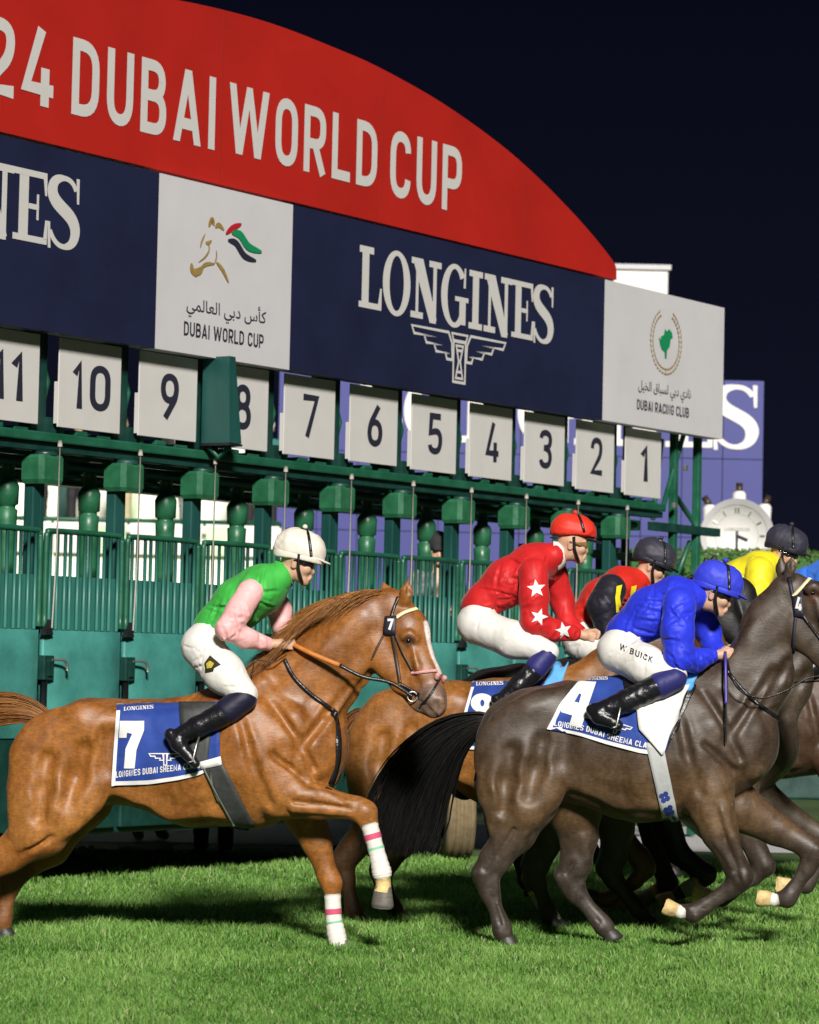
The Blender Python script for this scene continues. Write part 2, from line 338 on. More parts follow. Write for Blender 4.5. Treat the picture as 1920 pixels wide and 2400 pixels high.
def surface_nets(D, lo, h):
    s = D < 0
    cnt = np.zeros(np.array(D.shape) - 1, dtype=np.int8)
    for i in (0, 1):
        for j in (0, 1):
            for k in (0, 1): cnt += s[i:D.shape[0]-1+i, j:D.shape[1]-1+j, k:D.shape[2]-1+k]
    act = (cnt > 0) & (cnt < 8); ids = np.full(act.shape, -1, dtype=np.int64); ii = np.argwhere(act); ids[act] = np.arange(len(ii))
    acc = np.zeros((len(ii), 3)); w = np.zeros(len(ii))
    for a, b in _E:
        a = np.array(a); b = np.array(b); ia = ii + a; ib = ii + b
        va = D[ia[:, 0], ia[:, 1], ia[:, 2]]; vb = D[ib[:, 0], ib[:, 1], ib[:, 2]]
        cx = (va < 0) != (vb < 0); t = np.where(cx, va / np.where(cx, va - vb, 1), 0)
        acc += np.where(cx[:, None], a + t[:, None] * (b - a), 0); w += cx
    V = lo + h * (ii + acc / w[:, None])
    faces = []
    for axis in range(3):
        o1, o2 = [(1, 2), (2, 0), (0, 1)][axis]
        sl0 = [slice(None)] * 3; sl1 = [slice(None)] * 3
        sl0[axis] = slice(0, -1); sl1[axis] = slice(1, None)
        ch = s[tuple(sl0)] != s[tuple(sl1)]
        e = np.argwhere(ch); e = e[(e[:, o1] > 0) & (e[:, o2] > 0) & (e[:, o1] < D.shape[o1] - 1) & (e[:, o2] < D.shape[o2] - 1)]
        d1 = np.zeros(3, int); d1[o1] = 1; d2 = np.zeros(3, int); d2[o2] = 1
        q = np.stack([ids[tuple((e - d1 - d2).T)], ids[tuple((e - d2).T)], ids[tuple(e.T)], ids[tuple((e - d1).T)]], 1)
        neg = s[tuple(e.T)]
        q = np.where(neg[:, None], q, q[:, ::-1]); faces.append(q)
    return V, np.concatenate(faces)
def relax_mesh(V, Fc, it=1, lam=0.5):
    e = np.concatenate([Fc[:, [0, 1]], Fc[:, [1, 2]], Fc[:, [2, 3]], Fc[:, [3, 0]]]); n = len(V)
    for _ in range(it):
        acc = np.zeros_like(V); c = np.zeros(n)
        np.add.at(c, e[:, 0], 1); np.add.at(c, e[:, 1], 1)
        for k in range(3):
            acc[:, k] = np.bincount(e[:, 0], V[e[:, 1], k], n) + np.bincount(e[:, 1], V[e[:, 0], k], n)
        V = V * (1 - lam) + lam * acc / c[:, None]
    return V
def bvh_of(V, Fc): return BVHTree.FromPolygons([tuple(v) for v in V], [tuple(int(i) for i in f) for f in Fc])
def wrinkle(seed, amp, freq, aniso=(1, 1, 1)):
    r = np.random.default_rng(seed); dirs = r.normal(size=(7, 3)); dirs /= np.linalg.norm(dirs, axis=1)[:, None]; ph = r.uniform(0, 6.28, 7); fr = freq * r.uniform(0.5, 1.7, 7)
    an = np.array(aniso)
    def f(p):
        q = p * an; w = 0.35 * np.sin((q @ dirs[0]) * freq * 0.6 + ph[0]) + 0.5
        s = np.zeros(len(p))
        for i in range(7): s += np.abs(np.sin((q @ dirs[i]) * fr[i] + ph[i] + 1.3 * np.sin((q @ dirs[(i + 3) % 7]) * fr[i] * 0.6))) - 0.6
        return amp * s / 2.2 * (0.5 + w)
    return f

# ------------------------------------------------------------------ lettering (stroked outlines, flat print)
def rounded(pts, closed):
    out = []; n = len(pts)
    for i, p in enumerate(pts):
        x, y = p[0], p[1]; r = p[2] if len(p) > 2 else 0
        if r <= 0 or (not closed and i in (0, n - 1)): out.append((x, y)); continue
        a = np.array(pts[i - 1][:2]); b = np.array(pts[(i + 1) % n][:2]); c = np.array((x, y))
        la = np.linalg.norm(a - c); lb = np.linalg.norm(b - c)
        ra = min(r, la * 0.5 if (len(pts[i - 1]) > 2 and pts[i - 1][2] > 0) else la); rb = min(r, lb * 0.5 if (len(pts[(i + 1) % n]) > 2 and pts[(i + 1) % n][2] > 0) else lb)
        pa = c + (a - c) / la * ra; pb = c + (b - c) / lb * rb
        for t in np.linspace(0, 1, 7):
            q = (1 - t) ** 2 * pa + 2 * t * (1 - t) * (c * 0.94 + (pa + pb) / 2 * 0.06) + t * t * pb; out.append(tuple(q))
    o2 = [out[0]]
    for q in out[1:]:
        if math.hypot(q[0] - o2[-1][0], q[1] - o2[-1][1]) > 1e-4: o2.append(q)
    if closed and math.hypot(o2[0][0] - o2[-1][0], o2[0][1] - o2[-1][1]) < 1e-4: o2.pop()
    return o2
def stroke(pts, th, closed=False):
    p = [np.array(q, float) for q in rounded(pts, closed)]; n = len(p); V = []; F = []
    for i in range(n):
        a = p[i - 1] if (closed or i > 0) else None; b = p[(i + 1) % n] if (closed or i < n - 1) else None
        d1 = (p[i] - a) / np.linalg.norm(p[i] - a) if a is not None else None
        d2 = (b - p[i]) / np.linalg.norm(b - p[i]) if b is not None else None
        if d1 is None: d1 = d2
        if d2 is None: d2 = d1
        n1 = np.array([-d1[1], d1[0]]); n2 = np.array([-d2[1], d2[0]]); mm = n1 + n2; mm /= np.linalg.norm(mm) + 1e-9
        k = min(1.0 / max(mm @ n1, 0.35), 1.45) * th / 2
        V += [p[i] + mm * k, p[i] - mm * k]
    for i in range(n if closed else n - 1):
        j = (i + 1) % n; F.append((2 * i, 2 * i + 1, 2 * j + 1, 2 * j))
    return V, F
def glyph(ch, w, t):
    a = t / 2; L, X, B, Y = a, w - a, a, 1 - a; R = min(0.30, w * 0.48); r = 0.20; q = w * 0.5
    G = {
     'D': [([(L, B), (X, B, R), (X, Y, R), (L, Y)], 1)], 'O': [([(L, B, R), (X, B, R), (X, Y, R), (L, Y, R)], 1)], '0': [([(L, B, R), (X, B, R), (X, Y, R), (L, Y, R)], 1)],
     'U': [([(L, 1), (L, B, R), (X, B, R), (X, 1)], 0)], 'B': [([(L, B), (X, B, r), (X, .52, r), (L, .52)], 1), ([(L, .52), (X - .03, .52, r), (X - .03, Y, r), (L, Y)], 1)],
     'A': [([(0, 0), (t * 1.02, 0), (q + t * .52, 1), (q - t * .52, 1)], 2), ([(w - t * 1.02, 0), (w, 0), (q + t * .52, 1), (q - t * .52, 1)], 2), ([(.2 * w, .26), (.8 * w, .26)], 0)], 'I': [([(q, 0), (q, 1)], 0)],
     'W': [([(.0, 1), (t * 1.05, 1), (.27 * w + t * .52, 0), (.27 * w - t * .52, 0)], 2), ([(q - t * .45, 1), (q + t * .45, 1), (.27 * w + t * .52, 0), (.27 * w - t * .52, 0)], 2), ([(q - t * .45, 1), (q + t * .45, 1), (.73 * w + t * .52, 0), (.73 * w - t * .52, 0)], 2), ([(w - t * 1.05, 1), (w, 1), (.73 * w + t * .52, 0), (.73 * w - t * .52, 0)], 2)],
     'R': [([(L, .44), (X, .44, r), (X, Y, r), (L, Y)], 1), ([(L, 0), (L, 1)], 0), ([(.5 * w, .44), (X + .01, 0)], 0)], 'P': [([(L, .42), (X, .42, r), (X, Y, r), (L, Y)], 1), ([(L, 0), (L, 1)], 0)],
     'L': [([(L, 1), (L, B), (w, B)], 0)], 'C': [([(X, .70), (X, Y, R), (L, Y, R), (L, B, R), (X, B, R), (X, .30)], 0)], 'G': [([(X, .70), (X, Y, R), (L, Y, R), (L, B, R), (X, B, R), (X, .48), (.5 * w, .48)], 0)],
     'E': [([(w, B), (L, B), (L, Y), (w, Y)], 0), ([(L, .5), (.85 * w, .5)], 0)], 'S': [([(X, .72), (X, Y, R), (L, Y, R), (L, .52, R), (X, .48, R), (X, B, R), (L, B, R), (L, .28)], 0)],
     'K': [([(L, 0), (L, 1)], 0), ([(X, 1), (L, .42)], 0), ([(.38 * w, .58), (X, 0)], 0)],
     'H': [([(L, 0), (L, 1)], 0), ([(X, 0), (X, 1)], 0), ([(L, .5), (X, .5)], 0)], 'N': [([(L, 0), (L, 1 - a * .3), (X, a * .3), (X, 1)], 0)], 'M': [([(L, 0), (L, 1 - a * .3), (q, .25), (X, 1 - a * .3), (X, 0)], 0)],
     '1': [([(.05 * w, .74), (.62 * w, 1 - a * .6), (.62 * w, 0)], 0)], '2': [([(L, .70), (L, Y, R), (X, Y, R), (X, .55, .15), (L + .01, B), (w, B)], 0)],
     '3': [([(L, .78), (L, Y, R), (X, Y, R), (X, .53, R), (.35 * w, .53)], 0), ([(.35 * w, .53), (X, .53, R), (X, B, R), (L, B, R), (L, .22)], 0)],
     '4': [([(.58 * w, 1), (L * .8, .22), (w, .22)], 0), ([(.72 * w, .50), (.72 * w, 0)], 0)], '5': [([(X, Y), (L + .04, Y), (L + .01, .52), (X, .62, R), (X, B, R), (L, B, R), (L, .22)], 0)],
     '6': [([(L, B, R), (X, B, R), (X, .60, R), (L, .60, R)], 1), ([(L, .34), (L + .03, .55, .1), (.72 * w, 1)], 0)], '9': [([(L, .40, R), (X, .40, R), (X, Y, R), (L, Y, R)], 1), ([(X, .66), (X - .03, .45, .1), (.28 * w, 0)], 0)],
     '7': [([(0, Y), (X + a * .3, Y), (.30 * w, 0)], 0)], '8': [([(L, B, R), (X, B, R), (X, .52, R), (L, .52, R)], 1), ([(L + .03, .52, r), (X - .03, .52, r), (X - .03, Y, r), (L + .03, Y, r)], 1)],
    }
    return G[ch]
NARROW = {'I': 0.24, '1': 0.42, 'W': 1.72, 'L': 0.86, 'A': 1.12, 'M': 1.25}
def din(text, w=0.56, t=0.17, gap=0.13, space=0.34):
    V = []; F = []; x = 0.0; zoff = []; k = 0
    for ch in text:
        if ch == ' ': x += space; continue
        gw = max(w * NARROW.get(ch, 1.0), t * 1.05)
        for pts, cl in glyph(ch, gw, t):
            v, f = stroke(pts, t, bool(cl)) if cl != 2 else (pts, [(0, 1, 2, 3)]); n = len(V)
            V += [(x + p[0], p[1]) for p in v]; F += [tuple(i + n for i in ff) for ff in f]; zoff += [(k % 5) * 0.0004] * len(v); k += 1
        x += gw + gap
    return np.array(V), F, np.array(zoff)
def serif(word, th=0.17, se=0.075):
    """slab serif capitals for the sponsor's name; returns 2D mesh in a box one unit tall"""
    V = []; F = []; Z = []; k = [0]; x = [0.0]
    def put(v, f):
        n = len(V); V.extend([(x[0] + p[0], p[1]) for p in v]); F.extend([tuple(i + n for i in ff) for ff in f]); Z.extend([(k[0] % 6) * 0.0004] * len(v)); k[0] += 1
    def bx(x0, x1, y0, y1): put([(x0, y0), (x1, y0), (x1, y1), (x0, y1)], [(0, 1, 2, 3)])
    def pl(*pts): put(list(pts), [tuple(range(len(pts)))])
    def oval(cx, cy, rx, ry, tx, ty, a0=0, a1=360, n=40):
        v = []; f = []
        for i in range(n + 1):
            an = math.radians(a0 + (a1 - a0) * i / n); c, s_ = math.cos(an), math.sin(an)
            v += [(cx + rx * c, cy + ry * s_), (cx + (rx - tx) * c, cy + (ry - ty) * s_)]
            if i: f.append((2 * i - 2, 2 * i - 1, 2 * i + 1, 2 * i))
        put(v, f)
    for ch in word:
        if ch == 'L':
            bx(.07, .07 + th, se, 1 - se); bx(0, .07 + th + .11, 1 - se * 1.5, 1); bx(0, .56, 0, se * 1.3); pl((.47, se), (.56, se), (.56, .36), (.52, .36)); x[0] += .58
        elif ch == 'I':
            bx(.10, .10 + th, se, 1 - se); bx(0, .20 + th, 1 - se * 1.4, 1); bx(0, .20 + th, 0, se * 1.4); x[0] += .42
        elif ch == 'O':
            oval(.35, .5, .35, .54, th, .085); x[0] += .72
        elif ch == 'N':
            bx(.12, .19, se, 1 - se); bx(0, .32, 0, se * 1.4); pl((.02, 1), (.30, 1), (.68, .02), (.60, -.04), (.50, -.04)); bx(.57, .66, -.04, 1 - se)
            bx(.46, .78, 1 - se * 1.4, 1); bx(0, .16, 1 - se * 1.4, 1); x[0] += .78
        elif ch == 'G':
            oval(.36, .5, .36, .54, th, .085, 40, 318); bx(.50, .67, 0.03, .48); bx(.38, .74, .42, .50); pl((.60, .66), (.66, .66), (.66, 1.0), (.62, 1.0)); x[0] += .75
        elif ch == 'E':
            bx(.10, .10 + th, se, 1 - se); bx(0, .62, 0, se * 1.2); bx(0, .60, 1 - se * 1.2, 1); bx(.27, .46, .46, .46 + se); pl((.55, se), (.62, se), (.62, .34), (.58, .34)); pl((.53, 1 - se), (.60, 1 - se), (.60, .68), (.565, .68)); bx(.42, .46, .32, .68); x[0] += .64
        elif ch == 'S':
            pts = [(.50, .84), (.43, .97, .1), (.22, 1.0, .16), (.06, .90, .14), (.06, .68, .16), (.50, .40, .18), (.50, .12, .16), (.32, .0, .16), (.12, .06, .12), (.03, .22)]
            p = rounded(pts, False); v = []; f = []; n = len(p)
            for i in range(n):
                a = np.array(p[max(i - 1, 0)]); b = np.array(p[min(i + 1, n - 1)]); d = b - a; d /= np.linalg.norm(d)
                u = i / (n - 1); wd = (.05 + .13 * max(0, math.sin(math.pi * min(max((u - .18) / .64, 0), 1)))) * .5 + .012
                q = np.array(p[i]); nn = np.array([-d[1], d[0]]); v += [q + nn * wd, q - nn * wd]
                if i: f.append((2 * i - 2, 2 * i - 1, 2 * i + 1, 2 * i))
            put(v, f); pl((.50, 1.02), (.56, 1.02), (.56, .66), (.52, .66)); pl((.0, -.03), (.05, -.03), (.03, .34), (-.02, .34)); x[0] += .62
    return np.array(V, float), F, np.array(Z)
def font_mesh(text, bold=0.0):
    c = bpy.data.curves.new('lettering', 'FONT'); c.body = text; c.offset = bold; c.resolution_u = 4
    o = bpy.data.objects.new('lettering', c); COL.objects.link(o)
    dg = bpy.context.evaluated_depsgraph_get(); me = bpy.data.meshes.new_from_object(o.evaluated_get(dg))
    V = np.array([v.co[:2] for v in me.vertices]); F = [tuple(p.vertices) for p in me.polygons]
    bpy.data.objects.remove(o); bpy.data.curves.remove(c); bpy.data.meshes.remove(me)
    return V, F, np.zeros(len(V))
def fit(tm, u0, u1, z0, z1):
    V, F, Z = tm; lo = V.min(0); hi = V.max(0)
    U = u0 + (V[:, 0] - lo[0]) / (hi[0] - lo[0]) * (u1 - u0); W = z0 + (V[:, 1] - lo[1]) / (hi[1] - lo[1]) * (z1 - z0)
    return U, W, F, Z
def print_on(name, tm, box, y, m, parent):
    U, W, F, Z = fit(tm, *box); return make(name, np.stack([U, y - Z, W], 1), F, m, parent, world=False)

# ------------------------------------------------------------------ setting: turf, service road
def ground_sheet():
    m, t, b = new_mat('turf soil and grass')
    tc = node(t, 'ShaderNodeTexCoord')
    n1 = node(t, 'ShaderNodeTexNoise', Scale=0.6, Detail=8.0, Roughness=0.65); n2 = node(t, 'ShaderNodeTexNoise', Scale=22.0, Detail=6.0, Roughness=0.7)
    t.links.new(tc.outputs['Object'], n1.inputs['Vector']); t.links.new(tc.outputs['Object'], n2.inputs['Vector'])
    ad = node(t, 'ShaderNodeMath', operation='MULTIPLY'); t.links.new(n1.outputs['Fac'], ad.inputs[0]); t.links.new(n2.outputs['Fac'], ad.inputs[1])
    rp = node(t, 'ShaderNodeValToRGB'); e = rp.color_ramp.elements
    e[0].position = 0.12; e[0].color = (0.022, 0.050, 0.010, 1); e[1].position = 0.42; e[1].color = (0.085, 0.150, 0.030, 1)
    t.links.new(ad.outputs[0], rp.inputs[0]); t.links.new(rp.outputs[0], b.inputs['Base Color']); b.inputs['Roughness'].default_value = 0.9
    bp = node(t, 'ShaderNodeBump', Strength=0.9, Distance=0.05); t.links.new(n2.outputs['Fac'], bp.inputs['Height']); t.links.new(bp.outputs[0], b.inputs['Normal'])
    V = [(-600, -60, 0), (600, -60, 0), (600, 1200, 0), (-600, 1200, 0)]
    o = make('ground', V, [(0, 1, 2, 3)], m); tag(o, 'green turf of the racecourse reaching to the horizon', None, None, 'structure'); return o
ground_sheet()
M['road'] = mat('grey service road', (0.45, 0.43, 0.44), 0.85, var=0.15, scale=4, bump=0.3)
o = make('road', [(-14, 25.6, 0.004), (6, 27.4, 0.004), (6, 31.5, 0.004), (-14, 30.0, 0.004)], [(0, 1, 2, 3)], 'road'); tag(o, 'pale grey service road strip behind the starting gate', None, None, 'structure')

# ------------------------------------------------------------------ starting gate
GO = P(211, 1500, 21.6); GO[2] = 0.0
GROT = math.radians(56.44)
gate = empty('starting_gate', GO, 'green starting gate with red arched sign and numbered stalls', 'starting gate', rotz=GROT)
W0 = 0.914
_g = np.array([math.sin(GROT), -math.cos(GROT)]); _u = np.array([math.cos(GROT), math.sin(GROT)])
G_D = abs(GO[:2] @ _g); G_U = -(GO[:2] @ _u)                 # where the gate plane lies from the camera
def proud(o, d):
    """boards measured in the gate plane but mounted d metres in front of it keep their true, slightly smaller size"""
    k = 1 - d / G_D; o.scale = (k, 1, k); o.location = (G_U * (1 - k), 0, HC * (1 - k)); return o
def stall_u(n): return -0.075 + (10 - n) * W0
def cbox(name, m, *b, bv=0.0, parent=None, smooth=False): return MB().box(*b, bv=bv).build(name, m, parent or gate, smooth)

# arched sign
ctr, ztop, zbase = 1.95, 6.65, 5.285
arc = []
prof = [(7.575, 5.30), (7.56, 5.41), (7.42, 5.50), (7.10, 5.655), (6.683, 5.83), (6.1, 6.045), (5.43, 6.245), (4.5, 6.445), (3.55, 6.575), (2.9, 6.62), (2.2, 6.65), (1.6, 6.645), (0.887, 6.605), (0.1, 6.52), (-0.7, 6.40), (-1.6, 6.22), (-2.6, 5.95), (-3.4, 5.62), (-3.7, 5.40), (-3.72, 5.30)]
sm = smooth_path([(p[0], p[1], 0) for p in prof], 4)[:, :2]
nb = len(sm); y0, y1 = -0.10, 0.0
V = [(p[0], y0, p[1]) for p in sm] + [(p[0], y0, zbase) for p in sm] + [(p[0], y1, p[1]) for p in sm] + [(p[0], y1, zbase) for p in sm]
F = []
for i in range(nb - 1):
    F += [(i, i + 1, nb + i + 1, nb + i), (2 * nb + i, 3 * nb + i, 3 * nb + i + 1, 2 * nb + i + 1), (i, 2 * nb + i, 2 * nb + i + 1, i + 1), (nb + i, nb + i + 1, 3 * nb + i + 1, 3 * nb + i)]
arch = make('arched_sign', V, F, 'banner_red', gate, world=False)
proud(arch, .104); arch['label'] = 'red arched sign with white lettering'
TH = 0.20
print_on('lettering', din('24', 0.60, .165, .17), (-1.34, -0.575, 5.535, 6.10), -0.104, 'print_white', arch)
print_on('lettering', din('DUBAI', 0.58, .155, .17), (-0.372, 1.325, 5.535, 6.095), -0.104, 'print_white', arch)
print_on('lettering', din('WORLD', 0.58, .155, .17), (1.50, 3.537, 5.535, 6.095), -0.104, 'print_white', arch)
print_on('lettering', din('CUP', 0.58, .155, .17), (3.735, 4.84, 5.53, 6.095), -0.104, 'print_white', arch)

M['seam'] = mat('dark red seam', (0.22, 0.009, 0.006), 0.6, var=0.2)
for us, zt_ in ((-1.62, 6.16), (1.41, 6.60), (3.62, 6.52), (5.9, 6.05)): MB().box(us - .003, us + .003, -.1025, -.0995, 5.30, zt_).build('seam', 'seam', arch)
# sponsor boards under the arch
def board(u0, u1, m, name):
    return proud(cbox(name, m, u0, u1, -0.16, -0.02, 3.945, 5.262), .16)
b_navy0 = board(-3.7, 0.66, 'banner_navy', 'sponsor_board')
b_wc = board(0.662, 2.37, 'banner_white', 'sponsor_board'); b_navy = board(2.372, 7.352, 'banner_navy', 'sponsor_board'); b_rc = board(7.354, 9.757, 'banner_white', 'sponsor_board')
b_navy0['label'] = 'navy board ending in large white letters'; b_wc['label'] = 'white board with a gold horse head and flag mane'
b_navy['label'] = 'navy board with white slab serif name and winged hourglass'; b_rc['label'] = 'white board with a green horse inside a laurel wreath'
YP = -0.164
LW = serif('LONGINES')
print_on('lettering', LW, (3.31, 6.43, 4.535, 5.085), YP, 'print_white', b_navy)
print_on('lettering', LW, (-3.36, -0.245, 4.535, 5.085), YP, 'print_white', b_navy0)
def lines_on(name, polys, th, y, m, parent):
    mb = MB(); k = 0
    for pts, cl in polys:
        v, f = stroke(pts, th, cl); mb.add([(p[0], y - (k % 5) * 0.0004, p[1]) for p in v], f); k += 1
    return mb.build(name, m, parent)
def emblem(cx, parent):
    def mir(pts): return [(2 * cx - p[0],) + tuple(p[1:]) for p in pts]
    wing = [(4.107, 4.487), (4.68, 4.487), (4.735, 4.40), (4.745, 4.255), (4.66, 4.255), (4.635, 4.305), (4.71, 4.305), (4.49, 4.305), (4.455, 4.365), (4.60, 4.365), (4.335, 4.365), (4.30, 4.425), (4.50, 4.425), (4.145, 4.425)]
    wing = [(p[0] - 4.857 + cx, p[1]) for p in wing]
    hw = 0.095
    hg = [(cx - hw, 4.07), (cx + hw, 4.07), (cx + hw, 4.42), (cx - hw, 4.42)]
    polys = [(wing, True), (mir(wing), True), (hg, True), ([(cx - .125, 4.485), (cx + .125, 4.485), (cx + .10, 4.425), (cx - .10, 4.425)], True),
             ([(cx - .055, 4.385), (cx + .055, 4.385), (cx + .012, 4.25), (cx + .055, 4.105), (cx - .055, 4.105), (cx - .012, 4.25)], True),
             ([(cx - .05, 4.16), (cx + .05, 4.16)], False), ([(cx - .045, 4.345), (cx + .045, 4.345)], False)]
    return lines_on('winged_hourglass', polys, 0.024, YP, 'print_white', parent)
emblem(4.857, b_navy)
# horse-head emblem on the white board (thin gold brush strokes and three flag coloured ribbons)
E7 = lambda pts: [(0.662 + (x - 62) / 1475 * 1.708 + 0.0, 5.258 - ((y - (10 + 0.226 * (x - 62))) / 1.0) / 4.686 / 322 * 1.0 * (1 + 0.0 * x)) for x, y in pts]
def brush(pts, w, y=YP):
    p = smooth_path([(a[0], a[1], 0) for a in pts], 6)[:, :2]; n = len(p); v = []; f = []
    for i in range(n):
        d = p[min(i + 1, n - 1)] - p[max(i - 1, 0)]; d /= np.linalg.norm(d); nn = np.array([-d[1], d[0]]); t = i / (n - 1)
        k = w * (0.10 + 0.90 * math.sin(math.pi * min(max(t, 0.02), 0.98)) ** 0.7) / 2
        v += [(p[i][0] + nn[0] * k, y, p[i][1] + nn[1] * k), (p[i][0] - nn[0] * k, y, p[i][1] - nn[1] * k)]
        if i: f.append((2 * i - 2, 2 * i - 1, 2 * i + 1, 2 * i))
    return v, f
mb = MB(); yy = YP
for pts, w in [([(590, 610), (625, 530), (650, 600)], 40), ([(660, 620), (700, 590), (760, 650)], 34), ([(555, 690), (520, 780), (505, 850)], 16), ([(560, 790), (590, 800), (625, 770)], 26), ([(590, 800), (600, 880), (560, 960), (490, 1020)], 15),
               ([(415, 1030), (425, 1110), (480, 1180)], 44), ([(430, 1120), (490, 1130), (540, 1080)], 50), ([(480, 1150), (560, 1050), (660, 1040)], 26), ([(675, 880), (680, 960), (660, 1040)], 14), ([(680, 1020), (750, 1110), (820, 1260)], 30)]:
    yy -= 0.0003; v, f = brush(E7(pts), w / 1475 * 1.708, yy); make('emblem_stroke', v, f, 'print_gold', b_wc, world=False)
for pts, w, mm in [([(775, 690), (850, 620), (945, 575)], 40, 'print_red'), ([(840, 680), (930, 700), (1030, 840), (1180, 905)], 60, 'print_green'), ([(800, 765), (890, 800), (990, 950), (1120, 1010)], 50, 'print_navy')]:
    v, f = brush(E7(pts), w / 1475 * 1.708, YP - 0.004); make('flag_ribbon', v, f, mm, b_wc, world=False)
print_on('lettering', font_mesh('ﻲﻤﻟﺎﻌﻟﺍ ﻲﺑﺩ ﺱﺄﻛ', 0.004), (1.025, 2.04, 4.225, 4.40), YP, 'print_navy', b_wc)
print_on('lettering', din('DUBAI WORLD CUP', 0.58, .15, .12), (1.0, 2.015, 4.077, 4.187), YP, 'print_navy', b_wc)
print_on('lettering', font_mesh('ﻞﻴﺨﻟﺍ ﻕﺎﺒﺴﻟ ﻲﺑﺩ ﻱﺩﺎﻧ', 0.004), (8.02, 9.07, 4.24, 4.385), YP, 'print_navy', b_rc)
print_on('lettering', din('DUBAI RACING CLUB', 0.58, .15, .12), (8.0, 9.04, 4.093, 4.205), YP, 'print_navy', b_rc)
mb = MB(); yy = YP                             # laurel wreath of small leaves
for sgn in (-1, 1):
    for i in range(17):
        an = math.radians(-88 + i * 9.4); cx = 8.55 + sgn * 0.285 * math.cos(an); cz = 4.80 + 0.29 * math.sin(an)
        for side in (-1, 1):
            tx, tz = -sgn * math.sin(an), math.cos(an); ln = 0.052; ox, oz = math.cos(an) * sgn * side * 0.020, math.sin(an) * side * 0.020; yy -= 0.00005
            px, pz = cx + ox, cz + oz; sx, sz = math.cos(an) * sgn, math.sin(an)
            mb.add([(px - tx * ln * .5, yy, pz - tz * ln * .5), (px + sx * .012, yy, pz + sz * .012), (px + tx * ln * .5 + ox * .6, yy, pz + tz * ln * .5 + oz * .6), (px - sx * .012, yy, pz - sz * .012)], [(0, 1, 2, 3)])
mb.build('laurel_wreath', 'print_gold', b_rc)
hp = [(8.46, 4.72), (8.52, 4.70), (8.53, 4.64), (8.56, 4.64), (8.57, 4.72), (8.62, 4.76), (8.64, 4.84), (8.68, 4.85), (8.66, 4.90), (8.60, 4.93), (8.56, 4.90), (8.52, 4.92), (8.50, 4.86), (8.44, 4.84), (8.45, 4.80), (8.40, 4.83), (8.43, 4.76)]
make('horse_emblem', [(p[0], YP - 0.003, p[1]) for p in hp], [tuple(range(len(hp)))], 'print_green', b_rc, world=False)
# underside lip and seam of the sign, back frame
cbox('sign_lip', 'steel', -3.9, 9.45, -0.150, -0.03, 3.925, 3.943)
cbox('sign_rail', 'gate_dark', -3.6, 9.7, 0.05, 0.15, 4.02, 4.14); cbox('sign_rail', 'gate_dark', -3.6, 7.4, 0.05, 0.15, 5.1, 5.22)

# stall numbers
for n in range(1, 13):
    u = stall_u(n)
    pn = cbox('number_board', 'white_panel', u - 0.350, u + 0.350, -0.035, -0.022, 3.275 if n % 3 else 3.283, 3.915, bv=0.004)
    proud(pn, .035); pn['label'] = 'white board with stall number %d' % n
    MB().box(u - 0.353, u - 0.345, -0.021, 0.004, 3.30, 3.60).build('board_return', 'white_panel', pn)
    txt = str(n); wdt = {1: 0.15, 10: 0.43, 11: 0.33, 12: 0.42}.get(n, 0.22)
    print_on('numeral', din(txt, 0.56, .150, .18), (u - wdt / 2 + 0.01, u + wdt / 2 + 0.01, 3.425, 3.775), -0.0395, 'print_navy', pn)
# uprights and braces between the number boards
UL, UR = -2.4, 9.4
for n in range(1, 14):
    ud = stall_u(n) - 0.457
    cbox('upright', 'gate_dark', ud - 0.115, ud + 0.050, 0.06, 0.16, 3.18, 4.10, bv=0.008)
    MB().tube([(ud + 0.02, 0.13, 3.24), (ud + 0.10, 0.10, 3.60), (ud - 0.02, 0.12, 3.93)], 0.022, 8).build('brace', 'gate_green', gate, True)
    MB().box(ud + 0.03, ud + 0.14, 0.03, 0.06, 3.22, 3.34).build('bracket', 'gate_dark', gate)
    cbox('upright', 'gate_dark', ud - 0.20, ud - 0.13, 0.75, 0.83, 3.1, 4.2); cbox('upright', 'gate_dark', ud + 0.10, ud + 0.26, 0.30, 0.36, 3.2, 4.1)
# main beam with mechanism, plus a rear beam
def beam(name, m, y, z, r, u0=UL, u1=8.55, n=10): return MB().tube([(u0, y, z), (u1, y, z)], r, n).build(name, m, gate, True)
cbox('beam', 'gate_green', UL, 8.55, -0.04, 0.10, 3.155, 3.225, bv=0.012)
cbox('beam', 'gate_dark', UL, 8.55, 0.0, 0.14, 3.095, 3.150)
cbox('beam', 'gate_dark', UL, 9.4, 1.5, 1.66, 3.06, 3.2); cbox('beam', 'gate_dark', UL, 9.4, 3.2, 3.36, 3.14, 3.34); cbox('beam', 'gate_green', UL, 9.4, 0.72, 0.84, 3.02, 3.12)
beam('pipe', 'gate_green', 0.30, 3.03, 0.030); beam('pipe', 'gate_green', 0.45, 3.12, 0.026); beam('pipe', 'gate_post', 1.1, 3.02, 0.03)
beam('pipe', 'gate_dark', 2.2, 3.12, 0.06); beam('pipe', 'gate_green', 2.7, 3.16, 0.035)
for n in range(1, 13):
    u = stall_u(n)
    MB().box(u - .16, u - .04, -.02, .10, 3.226, 3.262, .006).box(u + .10, u + .25, .0, .10, 3.226, 3.25, .006).box(u - .3, u - .26, .02, .08, 3.226, 3.275).build('mechanism', 'gate_green', gate)
    MB().tube([(u - 0.30, 0.35, 3.02), (u - 0.05, 0.30, 3.02), (u + 0.0, 0.30, 2.96), (u + 0.3, 0.33, 2.96)], 0.025, 8).build('operating_rod', 'gate_green', gate, True)
    MB().box(u - .12, u + .02, .2, .42, 2.97, 3.06, .01).build('cylinder_block', 'gate_dark', gate)
